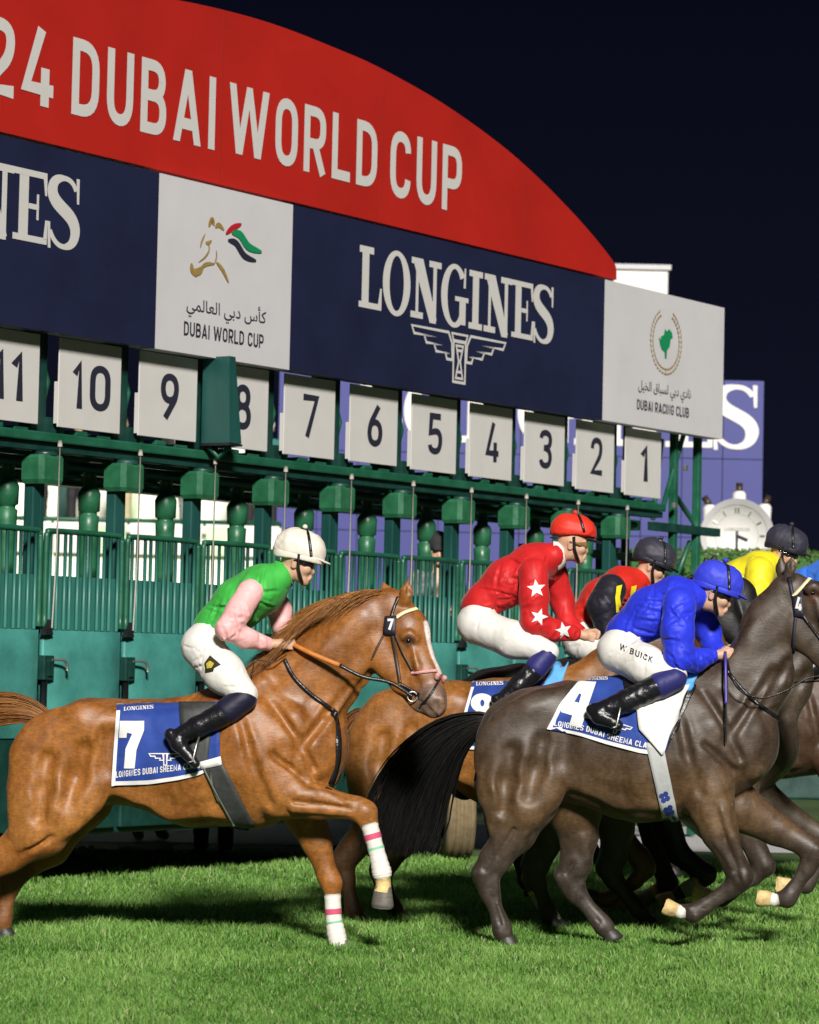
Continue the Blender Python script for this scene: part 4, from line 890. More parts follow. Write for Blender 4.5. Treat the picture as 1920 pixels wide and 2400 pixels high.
def muscles(S, fr, T, H=None, extra=(), egrv=()):
    bv = coarse(S)
    for i, (pts, p, ly) in enumerate(MUS):
        hind = i in (0, 1, 2, 3); on_skin(S, bv, fr, [T(a, b) + (r * (1.15 if hind else 1.0),) for a, b, r in pts], p * (.38 if hind else (.75 if i in (4, 5, 10) else 1.0)), ly, k=.060 if hind else .032)
    for i, (pts, p, k) in enumerate(GRV): on_skin(S, bv, fr, [T(a, b) + (r,) for a, b, r in pts], p * .8, op=-1, k=k)
    for pts, p, ly in extra: on_skin(S, bv, fr, pts, p, ly, k=.010, mir=False)
    for pts, p, k in egrv: on_skin(S, bv, fr, pts, p, op=-1, k=k, mir=False)
    if H:
        g = H.get('g', 1.0); ex, ey = H['eye']; nx, ny = H['nostril']; mz, ch, jw = H['muzzle'], H['chin'], H['jowl']
        f = lambda pts: [(x, y, r * g) for x, y, r in pts]
        on_skin(S, bv, fr, f([(ex - 12 * g, ey - 9 * g, 9), (ex + 2 * g, ey - 14 * g, 9), (ex + 16 * g, ey - 4 * g, 8)]), .012, .6, k=.01, mir=False)
        on_skin(S, bv, fr, f([(ex + 4 * g, ey + 16 * g, 7), (ex + 20 * g, ey + 60 * g, 7), (ex + 28 * g, ey + 85 * g, 6)]), .008, .6, k=.012, mir=False)
        on_skin(S, bv, fr, f([(jw[0] - 20 * g, jw[1] - 20 * g, 30), (jw[0] - 2 * g, jw[1] + 22 * g, 26)]), .010, .4, k=.02, mir=False)
        on_skin(S, bv, fr, f([(ex - 2 * g, ey + 26 * g, 9), (ex + 2 * g, ey + 70 * g, 10), (ex + 18 * g, ey + 100 * g, 8)]), .007, op=-1, k=.02, mir=False)
        on_skin(S, bv, fr, f([(nx - 8 * g, ny - 16 * g, 9), (nx + 8 * g, ny - 14 * g, 9), (nx + 13 * g, ny + 4 * g, 8), (nx + 4 * g, ny + 18 * g, 8)]), .010, .6, k=.01, mir=False)
        on_skin(S, bv, fr, f([(nx - 2 * g, ny - 8 * g, 6), (nx - 1 * g, ny + 3 * g, 7.5), (nx - 4 * g, ny + 14 * g, 5)]), .022, op=-1, k=.006, mir=False)
        on_skin(S, bv, fr, f([(mz[0] + 8 * g, mz[1] + 40 * g, 4), (ch[0] + 10 * g, ch[1] - 2 * g, 4), (ch[0] - 14 * g, ch[1] - 14 * g, 4)]), .010, op=-1, k=.008, mir=False)
        on_skin(S, bv, fr, f([(ex, ey, 8)]), .012, op=-1, k=.008, mir=False)
def skull(S, fr, H):
    """horse head; H holds photo positions: poll, brow, eye, nose bridge, muzzle, jowl, chin, with lateral turn"""
    lp, lm = H.get('lat', (0, 0)); g = H.get('g', 1.0)
    po, br, nb, mz, jw, ch = (H[k] for k in ('poll', 'brow', 'bridge', 'muzzle', 'jowl', 'chin'))
    lat = lambda t: lp + (lm - lp) * t
    add(S, fr, [(*po, 44 * g, lat(0)), (*br, 50 * g, lat(.3))], ly=.62, k=.03)
    add(S, fr, [(*br, 50 * g, lat(.3)), (*nb, 35 * g, lat(.75)), (*mz, 33 * g, lat(1))], ly=.60, k=.03)
    add(S, fr, [(*mz, 35 * g, lat(1)), (mz[0] + 5 * g, mz[1] + 16 * g, 31 * g, lat(1))], ly=.78, k=.02)
    add(S, fr, [(*jw, 54 * g, lat(.2)), ((jw[0] * .5 + ch[0] * .5), (jw[1] * .5 + ch[1] * .5), 30 * g, lat(.6)), (*ch, 21 * g, lat(.95))], ly=.52, k=.025)
    ex, ey = H['eye']
    for s in (-1, 1):
        l = lat(.35) + s * .073
        add(S, fr, [(ex - 8 * g, ey - 10 * g, 13 * g, l), (ex + 10 * g, ey - 9 * g, 11 * g, l)], ly=.8, k=.012)          # brow ridge
        add(S, fr, [(ex + 6 * g, ey + 30 * g, 8 * g, lat(.5) + s * .062), ((ex + mz[0]) / 2 - 12 * g, (ey + mz[1]) / 2, 8 * g, lat(.7) + s * .058)], ly=.8, k=.02)    # cheek bone
        nx, ny = H['nostril']
        add(S, fr, [(nx + 2 * g, ny - 8 * g, 13 * g, lat(1) + s * .045), (nx, ny + 10 * g, 11 * g, lat(1) + s * .045)], ly=.7, k=.014)
        tx, ty, bx_, by_ = H['ear_near' if s < 0 else 'ear_far']
        add(S, fr, [(bx_, by_, 14 * g, lp + s * .052), ((bx_ + tx) / 2, (by_ + ty) / 2 , 14 * g, lp + s * .062), (tx, ty, 3.5 * g, lp + s * .055)], ly=.7, k=.012)
        add(S, fr, [((bx_ * .6 + tx * .4) + 7 * g, (by_ * .6 + ty * .4), 7 * g, lp + s * .085), ((bx_ * .2 + tx * .8) + 3 * g, (by_ * .2 + ty * .8), 2.5 * g, lp + s * .070)], k=.008, op=-1)
def hoof(name, parent, top, bot, r0, r1, toe, m):
    """truncated hoof from coronet to sole, longer towards the toe"""
    top = np.asarray(top); bot = np.asarray(bot); ax = bot - top; L = np.linalg.norm(ax); ax /= L
    toe = np.asarray(toe, float); toe = toe - ax * (toe @ ax); toe /= np.linalg.norm(toe); sd = np.cross(ax, toe)
    V = []; F = []; n = 16; rings = [(-.30, .66, 0.0), (-.10, .86, .0), (0.04, .98, .04), (.40, 1.04, .12), (.80, 1.06, .22), (.95, 1.0, .22), (1.02, .80, .16)]
    for t, k, sh in rings:
        for i in range(n):
            an = 2 * math.pi * i / n; r = (r0 + (r1 - r0) * max(t, 0)) * k
            V.append(top + ax * L * t + toe * (r * math.cos(an) * 1.08 + sh * r0 * (1 if math.cos(an) > 0 else .35)) + sd * r * math.sin(an) * .92)
    for j in range(len(rings) - 1):
        for i in range(n): F.append((j * n + i, j * n + (i + 1) % n, (j + 1) * n + (i + 1) % n, (j + 1) * n + i))
    F.append(tuple(range(n))); F.append(tuple((len(rings) - 1) * n + i for i in reversed(range(n))))
    rj = np.random.default_rng(len(V) + int(abs(top[0]) * 1000)); V = [v + rj.normal(0, .0016, 3) for v in V]
    return make(name, V, F, m, parent, True)
def strands(paths, wid, cols, seed=0, sides=3):
    """many tapered hairs; paths: list of (k,3) arrays"""
    r = np.random.default_rng(seed); V = []; F = []; C = []
    for p in paths:
        k = len(p); w = wid * r.uniform(.6, 1.3); c = np.array(cols[0]) + (np.array(cols[1]) - np.array(cols[0])) * r.uniform(0, 1); b = len(V)
        d = np.gradient(p, axis=0); d /= np.linalg.norm(d, axis=1)[:, None] + 1e-9; ref = r.normal(size=3); s1 = np.cross(d, ref); s1 /= np.linalg.norm(s1, axis=1)[:, None] + 1e-9; s2 = np.cross(d, s1)
        for i in range(k):
            rr = w * (1 - (i / (k - 1)) ** 2.2 * .92)
            for j in range(sides):
                an = 2 * math.pi * j / sides; V.append(p[i] + rr * (math.cos(an) * s1[i] + math.sin(an) * s2[i])); C.append(c)
        for i in range(k - 1):
            for j in range(sides): F.append((b + i * sides + j, b + i * sides + (j + 1) % sides, b + (i + 1) * sides + (j + 1) % sides, b + (i + 1) * sides + j))
    return np.array(V), np.array(F), np.array(C)
def tail_mesh(fr, path, spread, n, wid, cols, seed, latspread=.05):
    r = np.random.default_rng(seed); P0 = smooth_path([fr(x, y, l) for x, y, l in path], 4); K = len(P0); t = np.linspace(0, 1, K); out = []
    d = np.gradient(P0, axis=0); nrm = np.stack([-d[:, 2], d[:, 1] * 0, d[:, 0]], 1); nrm /= np.linalg.norm(nrm, axis=1)[:, None]
    sp = np.interp(t, np.linspace(0, 1, len(spread)), spread)
    for i in range(n):
        a = np.clip(r.normal(0, .5), -1, 1) * (1.12 if i % 9 == 0 else 1.0); b = np.clip(r.normal(0, .5), -1, 1) ; le = r.uniform(.62, 1.0); ph = r.uniform(0, 6.28); am = r.uniform(.2, 1)
        idx = np.linspace(0, (K - 1) * le, 12); tt = idx / (K - 1)
        base = np.stack([np.interp(idx, np.arange(K), P0[:, k]) for k in range(3)], 1); nn = np.stack([np.interp(idx, np.arange(K), nrm[:, k]) for k in range(3)], 1)
        ss = np.interp(idx, np.arange(K), sp) / fr.s
        q = base + nn * (ss * a + .018 * am * tt * np.sin(ph + tt * 7))[:, None]; q[:, 1] += latspread * b * np.minimum(1, .35 + tt * 1.4) + .012 * np.sin(ph * 2 + tt * 6) * tt
        out.append(q)
    return strands(out, wid, cols, seed)
def mane_mesh(fr, crest, flow, n, length, cols, seed, wid=.0045, near=-.05, lift=.02):
    r = np.random.default_rng(seed); cp = smooth_path([fr(x, y, l) for x, y, l in crest], 6); K = len(cp); out = []
    fl = np.array([flow[0], 0, flow[1]], float); fl /= np.linalg.norm(fl)
    for i in range(n):
        u = r.uniform(0, K - 1.001); j = int(u); p0 = cp[j] + (cp[j + 1] - cp[j]) * (u - j); tg = cp[min(j + 1, K - 1)] - cp[j]; tg /= np.linalg.norm(tg) + 1e-9
        L = length * r.uniform(.5, 1.1); side = r.uniform(-.35, 1.0); p0 = p0 + np.array([0, r.normal(0, .012), 0])
        k = 7; t = np.linspace(0, 1, k); up = np.array([0, 0, 1.0]); ph = r.uniform(0, 6)
        d1 = fl + tg * .35
        q = p0 + (t * L)[:, None] * d1 + (lift * np.sin(t * math.pi) * r.uniform(.2, 1.6))[:, None] * up + (near * side * t ** .8)[:, None] * np.array([0, 1, 0]) * 1.0 + (-.45 * L * t ** 2 * max(side, 0))[:, None] * up + (.004 * np.sin(ph + t * 6))[:, None] * up
        out.append(q)
    return strands(out, wid, cols, seed)

def ripple(p):                                   # slight unevenness of muscle and skin
    r = np.random.default_rng(3); out = np.zeros(len(p))
    for i in range(10):
        d = r.normal(size=3); d /= np.linalg.norm(d); f = (16, 22, 28, 34, 40, 46, 54, 62, 72, 84)[i]; ph = r.uniform(0, 6.28, 2)
        out += (0.028 / f) * np.sin(p @ d * f + ph[0] + 1.2 * np.sin(p @ d[[1, 2, 0]] * f * .5 + ph[1]))
    z = np.clip((p[:, 2] - .45) / .3, .12, 1); return out * z
def finish_horse(e, S, h, coat_fn, relax=2, m='coat'):
    V, Fq = S.mesh(h, ripple, relax=relax)
    o = make('body', V, Fq, m, e, True, colors=coat_fn(V)); return V, Fq, bvh_of(V, Fq)
def seg_dist(V, a, b):
    a = np.asarray(a); b = np.asarray(b); d = b - a; t = np.clip(((V - a) @ d) / (d @ d), 0, 1); return np.linalg.norm(V - (a + t[:, None] * d), axis=1), t
def blend(c, w, col): return c * (1 - w[:, None]) + np.array(col) * w[:, None]
def sstep(x, a, b): t = np.clip((x - a) / (b - a), 0, 1); return t * t * (3 - 2 * t)
def bandage(name, parent, fr, pts, m, stripes=()):
    q = [(fr(p[0], p[1], p[3]), fr.m(p[2])) for p in pts]; P_ = smooth_path([np.append(a, b) for a, b in q], 6)
    rr = P_[:, 3] * (1 + .03 * np.sin(np.arange(len(P_)) * 2.1)); rr[0] *= .97; rr[-1] *= .93
    V, F = tube(P_[:, :3], list(rr), 18); o = make(name, V, F, m, parent, True)
    for f0, f1, col in stripes:
        a = int(f0 * (len(P_) - 1)); seg = [P_[0, :3] + (P_[-1, :3] - P_[0, :3]) * f for f in (f0, f1)]
        pi = lambda f: np.array([np.interp(f * (len(P_) - 1), np.arange(len(P_)), P_[:, k]) for k in range(4)])
        A, B = pi(f0), pi(f1); V, F = tube([A[:3], B[:3]], [A[3] * 1.05, B[3] * 1.05], 18, cap=False); make('stripe', V, F, col, o, True)
    return o
M['stripe_pink'] = mat('pink band', (0.60, 0.08, 0.17), 0.8, var=0.1); M['stripe_green'] = mat('green band', (0.22, 0.55, 0.33), 0.8, var=0.1)
M['stripe_yellow'] = mat('yellow band', (0.55, 0.42, 0.08), 0.8, var=0.2); M['stripe_red'] = mat('red band', (0.45, 0.10, 0.06), 0.8, var=0.2)
def eyes(e, fr, H, bv=None):
    lp, lm = H.get('lat', (0, 0)); l0 = lp + (lm - lp) * .35; x, y = H['eye']; ln = near_lat(bv, fr, x, y) if bv is not None else None
    for s in (-1, 1):
        l = (ln if ln is not None else l0 - .066) + .003 if s < 0 else l0 + (l0 - (ln if ln is not None else l0 - .066)) - .003
        c = fr(x, y, l + (.006 if s < 0 else -.006)); V, Fq = SDF().c(c - np.array([.004, 0, 0]), fr.m(6.0), c + np.array([.008, 0, -.002]), fr.m(5.0), k=.005).mesh(.004); make('eye', V, Fq, 'eye', e, True)
        bvx = c + np.array([0, -.004 * 1 if s < 0 else .004, .011]); V, F = tube(smooth_path([bvx + np.array([-.024, 0, -.008]), bvx + np.array([-.006, 0, .004]), bvx + np.array([.014, 0, .001]), bvx + np.array([.026, 0, -.010])], 4), .006, 7); make('eyelid', V, F, 'brown_leather', e, True)

# ---- chestnut horse number 7 (nearest, left)
f7 = Fr(17.30, 450, -0.10)
h7 = empty('racehorse', ground(420, 17.3), 'bright chestnut racehorse with white bandaged forelegs, number 7', 'horse')
S = SDF()
add(S, f7, [(150, 1778, 110), (235, 1765, 116)], ly=.82, k=.06)
add(S, f7, [(235, 1765, 116), (330, 1766, 119), (450, 1783, 146)], ly=.76, k=.06)
add(S, f7, [(450, 1783, 146), (590, 1765, 168)], ly=.68, k=.06)
add(S, f7, [(590, 1765, 168), (690, 1752, 120), (722, 1760, 84)], ly=.70, k=.06)
add(S, f7, [(118, 1716, 38), (200, 1692, 44), (310, 1694, 44)], ly=2.1, k=.06)
add(S, f7, [(480, 1652, 20), (600, 1596, 22), (660, 1570, 30)], ly=1.2, k=.06)
add(S, f7, [(676, 1690, 112), (770, 1560, 88)], ly=.50, k=.06)
add(S, f7, [(770, 1560, 88), (850, 1478, 74), (908, 1430, 50)], ly=.47, k=.05)
H7 = dict(poll=(926, 1432), brow=(952, 1482), bridge=(996, 1585), muzzle=(1012, 1638), jowl=(905, 1537), chin=(985, 1652), eye=(958, 1502), nostril=(1024, 1655), ear_near=(956, 1362, 948, 1408), ear_far=(900, 1366, 912, 1402), lat=(0, -.10))
skull(S, f7, H7)
for sgn, pts in ((-1, [(110, 1765, 74, -.09), (150, 1870, 74, -.145), (104, 1948, 56, -.15), (20, 2005, 37, -.15), (-42, 2046, 29, -.15), (-35, 2090, 20, -.15), (-60, 2160, 17, -.15), (-66, 2178, 19, -.15), (-62, 2200, 15, -.15)]),
                 (1, [(150, 1800, 90, .10), (190, 1868, 72, .14), (120, 1985, 42, .15), (34, 2050, 27, .15), (22, 2075, 22, .15), (8, 2140, 17, .15), (4, 2162, 19, .15), (8, 2186, 15, .15)])):
    add(S, f7, pts, ly=.72, k=.035)
add(S, f7, [(92, 1745, 56, -.09), (88, 1850, 56, -.11), (86, 1918, 50, -.13), (40, 1982, 36, -.14)], ly=.7, k=.035)
add(S, f7, [(-58, 2046, 12, -.15), (-10, 2010, 10, -.15)], k=.02)
nf = [(660, 1862, 60, -.15), (750, 1880, 38, -.16), (838, 1896, 25, -.16), (857, 1906, 26, -.16), (866, 1934, 18, -.16), (890, 2030, 15, -.16), (895, 2046, 18, -.16), (898, 2085, 15, -.16)]
ff = [(700, 1880, 58, .13), (742, 1975, 33, .13), (768, 2052, 23, .13), (777, 2070, 23, .13), (780, 2100, 16, .13), (785, 2168, 15, .13), (788, 2182, 17, .13), (792, 2200, 14, .13)]
add(S, f7, nf, ly=.75, k=.025); add(S, f7, ff, ly=.75, k=.025)
add(S, f7, [(700, 1862, 14, -.235), (800, 1884, 10, -.215)], k=.02); add(S, f7, [(690, 1890, 12, -.232), (790, 1902, 8, -.205)], k=.02)
muscles(S, f7, lambda x, y: (x, y), H7,
        [([(165, 1902, 22), (110, 1945, 20), (52, 1984, 13)], .012, .5), ([(92, 1938, 14), (30, 1984, 11)], .010, .5), ([(680, 1858, 20), (750, 1868, 16), (815, 1884, 9)], .012, .5), ([(690, 1890, 14), (770, 1898, 10), (825, 1904, 7)], .010, .5), ([(852, 1898, 12)], .008, .6)],
        [([(690, 1880, 5), (760, 1886, 5), (820, 1894, 4)], .009, .012), ([(120, 1962, 5), (50, 2004, 5)], .004, .02)])
def coat7(V):
    n = len(V); c = np.tile(np.array([0.262, 0.092, 0.0150]), (n, 1)); z = V[:, 2]
    c = blend(c, .55 * sstep(z, 1.15, .75) * (V[:, 2] > .55), (0.30, 0.122, 0.026))
    rnd = .5 + .5 * np.sin(V[:, 0] * 9 + 3 * np.sin(V[:, 2] * 7)) * np.sin(V[:, 2] * 11 + V[:, 0] * 3); c = blend(c, .25 * rnd, (0.16, 0.050, 0.010))
    d, t = seg_dist(V, f7(1012, 1640, -.10), f7(1012, 1662, -.10)); c = blend(c, .8 * sstep(d, .135, .070), (0.17, 0.125, 0.10))
    d, t = seg_dist(V, f7(1000, 1462, -.055), f7(1034, 1572, -.095)); c = blend(c, sstep(d - .010 * np.sin(t * 3.0), .026, .016), (0.68, 0.58, 0.50))
    d, t = seg_dist(V, f7(958, 1502, -.115), f7(959, 1502, -.115)); c = blend(c, .8 * sstep(d, .05, .028), (0.05, 0.025, 0.015))
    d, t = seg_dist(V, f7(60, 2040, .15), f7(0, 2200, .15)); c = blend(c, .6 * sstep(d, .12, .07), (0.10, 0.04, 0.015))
    return c
V7, F7, B7 = finish_horse(h7, S, .0095, coat7)
eyes(h7, f7, H7, B7)
hoof('hoof', h7, f7(898, 2078, -.16), f7(893, 2128, -.16), .046, .055, (0.6, -.1, .25), 'hoof')
V, F = tube([f7(897, 2050, -.16), f7(899, 2075, -.16), f7(897, 2090, -.16)], [.046, .044, .05], 14); make('pastern_boot', V, F, 'hoof_pale', h7, True)
hoof('hoof', h7, f7(792, 2196, .13), f7(797, 2226, .13), .040, .052, (1, 0, 0), 'hoof'); hoof('hoof', h7, f7(8, 2176, .15), f7(14, 2202, .15), .04, .05, (1, 0, 0), 'hoof_dark'); hoof('hoof', h7, f7(-62, 2190, -.15), f7(-56, 2212, -.15), .04, .05, (1, 0, 0), 'hoof_dark')
bandage('leg_bandage', h7, f7, [(865, 1930, 21, -.16), (880, 1985, 19, -.16), (890, 2025, 21, -.16), (895, 2046, 23, -.16), (897, 2058, 20, -.16)], 'bandage', ((.12, .17, 'stripe_pink'), (.25, .28, 'stripe_green')))
bandage('leg_bandage', h7, f7, [(779, 2094, 20, .13), (782, 2150, 19, .13), (787, 2182, 22, .13), (792, 2206, 22, .13), (795, 2216, 22, .13)], 'bandage', ((.16, .21, 'stripe_pink'), (.30, .33, 'stripe_green')))
V, F, C = mane_mesh(f7, [(918, 1388, 0), (868, 1388, 0), (806, 1408, 0), (756, 1452, 0), (706, 1502, 0), (640, 1566, 0), (600, 1590, 0)], (-1, -.30), 3600, .27, ((0.16, 0.055, 0.009), (0.50, 0.21, 0.045)), 11, wid=.0022, near=-.12, lift=.018)
make('mane', V, F, 'hair', h7, True, colors=C)
V, F, C = mane_mesh(f7, [(944, 1394, 0), (920, 1392, 0), (900, 1392, 0)], (.0, -.6), 40, .12, ((0.22, 0.08, 0.015), (0.46, 0.20, 0.045)), 12, near=-.03, lift=.02); make('forelock', V, F, 'hair', h7, True, colors=C)
V, F, C = tail_mesh(f7, [(118, 1692, 0), (70, 1668, 0), (0, 1662, .0), (-110, 1690, .0), (-240, 1770, 0), (-330, 1880, 0)], (14, 30, 42, 60, 70), 1000, .0030, ((0.16, 0.055, 0.01), (0.42, 0.18, 0.045)), 21); make('tail', V, F, 'hair', h7, True, colors=C)

# ---- dark brown horse number 4 (nearest, right)
f4 = Fr(17.75, 1450, -0.12)
h4 = empty('racehorse', ground(1450, 17.75), 'dark brown racehorse with a blue saddlecloth numbered 4', 'horse')
trunk4 = [([(1232, 1750, 120), (1300, 1748, 124)], .80, .06), ([(1300, 1748, 124), (1400, 1744, 142), (1500, 1750, 170)], .74, .06), ([(1500, 1750, 170), (1600, 1748, 160)], .68, .06), ([(1600, 1748, 160), (1690, 1740, 122), (1732, 1742, 90)], .70, .06),
          ([(1180, 1690, 38), (1240, 1662, 42), (1330, 1640, 42)], 2.1, .06), ([(1480, 1612, 20), (1600, 1592, 24), (1660, 1590, 34)], 1.2, .06), ([(1690, 1690, 118), (1772, 1580, 80)], .52, .06), ([(1772, 1580, 80), (1806, 1465, 58), (1846, 1392, 46)], .50, .05)]
hindN4 = [(1235, 1785, 96, -.10), (1232, 1872, 76, -.145), (1207, 1950, 47, -.15), (1160, 2015, 34, -.15), (1138, 2052, 28, -.15), (1148, 2090, 21, -.15), (1172, 2160, 16, -.15), (1178, 2182, 19, -.15), (1186, 2204, 15, -.15)]
hindF4 = [(1290, 1800, 90, .10), (1345, 1890, 66, .14), (1357, 1960, 43, .15), (1350, 2025, 35, .15), (1334, 2058, 30, .15), (1350, 2092, 22, .15), (1400, 2152, 17, .15), (1416, 2172, 19, .15), (1430, 2190, 15, .15)]
foreN4 = [(1660, 1862, 64, -.15), (1688, 1950, 42, -.16), (1722, 2028, 27, -.16), (1737, 2056, 27, -.16), (1712, 2084, 19, -.16), (1650, 2126, 17, -.16), (1626, 2140, 20, -.16), (1594, 2134, 15, -.16)]
foreF4 = [(1730, 1890, 58, .10), (1820, 1945, 36, .13), (1890, 1982, 26, .13), (1910, 2000, 27, .13), (1892, 2036, 19, .13), (1858, 2088, 17, .13), (1846, 2106, 20, .13), (1812, 2108, 15, .13)]
T4 = lambda x, y: (1232 + (x - 150) * .86, y - 18 - (x - 150) * .012)
H4 = dict(poll=(1862, 1388), brow=(1915, 1418), bridge=(1985, 1530), muzzle=(2008, 1590), jowl=(1890, 1478), chin=(1975, 1592), eye=(1906, 1390), nostril=(2024, 1602), ear_near=(1856, 1300, 1850, 1352), ear_far=(1830, 1308, 1838, 1356), lat=(0, -.06))
def horse4(S, fr, legs=True):
    for pts, ly, k in trunk4: add(S, fr, pts, ly=ly, k=k)
    skull(S, fr, H4)
    if legs:
        for pts in (hindN4, hindF4): add(S, fr, pts, ly=.72, k=.035)
        for pts in (foreN4, foreF4): add(S, fr, pts, ly=.75, k=.025)
        add(S, fr, [(1118, 2042, 13, -.15), (1150, 2005, 10, -.15)], k=.02); add(S, fr, [(1312, 2050, 13, .15), (1340, 2010, 10, .15)], k=.02)
        add(S, fr, [(1690, 1900, 12, -.235), (1735, 2000, 8, -.205)], k=.02); add(S, fr, [(1180, 1950, 10, -.215), (1150, 2020, 7, -.19)], k=.02)
    add(S, fr, [(1180, 1735, 54, -.09), (1172, 1840, 54, -.11), (1185, 1915, 40, -.13)], ly=.7, k=.035, mir=True)
    muscles(S, fr, T4, H4,
            ([([(1255, 1900, 24), (1225, 1945, 18), (1180, 2000, 11)], .012, .5), ([(1190, 1925, 14), (1165, 1985, 9)], .010, .5), ([(1690, 1885, 20), (1712, 1960, 14), (1738, 2030, 8)], .012, .5), ([(1660, 1900, 16), (1685, 1975, 11), (1716, 2030, 7)], .010, .5), ([(1742, 2052, 11)], .008, .6), ([(1130, 2046, 11)], .009, .6), ([(1152, 2070, 9)], .007, .6), ([(1160, 2110, 6), (1182, 2172, 5)], .006, .6), ([(1116, 2046, 12)], .016, .7), ([(1158, 2060, 12), (1162, 2082, 9)], .014, .6), ([(1172, 2186, 9)], .012, .7), ([(1190, 2190, 7)], .010, .7), ([(1310, 2056, 12)], .016, .7), ([(1362, 2070, 12)], .012, .6), ([(1372, 2012, 14), (1364, 1960, 16)], .014, .5), ([(1408, 2176, 9)], .012, .7), ([(1748, 2044, 9), (1746, 2062, 9)], .014, .6), ([(1716, 2050, 8)], .014, .6), ([(1630, 2148, 9)], .012, .7), ([(1618, 2132, 8)], .010, .7), ([(1914, 1992, 10)], .012, .6)] if legs else ()),
            ([([(1678, 1890, 5), (1700, 1965, 5), (1728, 2035, 4)], .009, .012), ([(1205, 1945, 5), (1168, 2005, 5)], .009, .012), ([(1152, 2100, 3.5), (1172, 2160, 3.5)], .007, .008), ([(1700, 2095, 3.5), (1650, 2130, 3.5)], .012, .008), ([(1156, 2005, 5), (1136, 2038, 5)], .018, .012), ([(1346, 2022, 5), (1328, 2048, 5)], .018, .012), ([(1364, 2108, 3.5), (1406, 2162, 3.5)], .012, .008), ([(1156, 2104, 3.5), (1174, 2166, 3.5)], .012, .008), ([(1726, 2040, 4), (1734, 2066, 4)], .010, .008), ([(1880, 2044, 3.5), (1856, 2086, 3.5)], .012, .008)] if legs else ()))
S = SDF(); horse4(S, f4)
def coat4(V, base=(0.056, 0.035, 0.021), belly=(0.115, 0.060, 0.023), low=(0.034, 0.025, 0.019), fr=f4):
    n = len(V); c = np.tile(np.array(base), (n, 1)); z = V[:, 2]
    c = blend(c, .8 * sstep(z, 1.22, .92) * sstep(z, .62, .75), belly)
    c = blend(c, .8 * sstep(z, .62, .40), low)
    rnd = .5 + .5 * np.sin(V[:, 0] * 10 + 3 * np.sin(V[:, 2] * 8)) * np.sin(V[:, 2] * 12 + V[:, 0] * 3); c = blend(c, .35 * rnd, tuple(np.array(base) * .55))
    d, t = seg_dist(V, fr(1908, 1400, -.09), fr(1909, 1400, -.09)); c = blend(c, .8 * sstep(d, .07, .03), (0.06, 0.02, 0.01))
    return c
V4, F4, B4 = finish_horse(h4, S, .0095, coat4, m='coat_dark')
eyes(h4, f4, H4, B4)
hoof('hoof', h4, f4(1186, 2196, -.15), f4(1193, 2222, -.15), .040, .05, (1, 0, 0), 'hoof_dark'); hoof('hoof', h4, f4(1430, 2184, .15), f4(1438, 2206, .15), .04, .05, (1, 0, 0), 'hoof_dark')
hoof('hoof', h4, f4(1592, 2136, -.16), f4(1558, 2122, -.16), .037, .043, (-.3, 0, -1), 'hoof_pale'); hoof('hoof', h4, f4(1810, 2108, .13), f4(1774, 2102, .13), .037, .043, (-.3, 0, -1), 'hoof_pale')
for q0, q1, lt in (((1608, 2139), (1588, 2134), -.16), ((1826, 2108), (1806, 2107), .13)):
    V, F = tube([f4(*q0, lt), f4((q0[0] + q1[0]) / 2, (q0[1] + q1[1]) / 2 + 2, lt), f4(*q1, lt)], [.040, .042, .040], 14); make('pastern_wrap', V, F, 'bandage', h4, True)
V, F, C = mane_mesh(f4, [(1838, 1356, 0), (1800, 1392, 0), (1768, 1440, 0), (1748, 1500, 0), (1728, 1560, 0), (1690, 1592, 0)], (-.7, -.5), 300, .10, ((0.008, 0.007, 0.006), (0.035, 0.028, 0.022)), 13, wid=.004, near=.03, lift=.01); make('mane', V, F, 'hair', h4, True, colors=C)
V, F, C = tail_mesh(f4, [(1160, 1692, 0), (1112, 1697, .02), (1046, 1738, .05), (990, 1812, .08), (955, 1890, .10), (930, 1975, .10), (925, 2010, .1)], (12, 26, 52, 78, 92, 88, 80), 1700, .0048, ((0.003, 0.003, 0.003), (0.012, 0.011, 0.010)), 23, .08)
make('tail', V, F, 'hair', h4, True, colors=C)
# second strand bundle that hangs below the dock
# ---- chestnut horse number 8 behind
f8 = Fr(19.20, 1130, -0.08)
h8 = empty('racehorse', ground(1130, 19.2), 'chestnut racehorse half hidden behind, its rump beside the dark tail', 'horse')
S = SDF()
for pts, ly, k in [([(930, 1728, 106), (985, 1718, 104)], .82, .06), ([(985, 1718, 104), (1080, 1718, 106), (1180, 1735, 142)], .74, .06), ([(1180, 1742, 150), (1270, 1735, 142)], .68, .06), ([(1270, 1735, 142), (1345, 1730, 108), (1380, 1732, 78)], .7, .06),
                   ([(900, 1660, 32), (970, 1640, 36), (1060, 1636, 38)], 2.1, .06), ([(1340, 1665, 100), (1435, 1590, 70)], .5, .06), ([(1435, 1590, 70), (1530, 1520, 58), (1600, 1462, 40)], .5, .05)]: add(S, f8, pts, ly=ly, k=k)
H8 = dict(poll=(1612, 1458), brow=(1645, 1488), bridge=(1690, 1560), muzzle=(1706, 1606), jowl=(1605, 1545), chin=(1680, 1612), eye=(1642, 1496), nostril=(1718, 1616), ear_near=(1614, 1392, 1612, 1435), ear_far=(1596, 1396, 1600, 1438), lat=(0, -.04), g=.9)
skull(S, f8, H8)
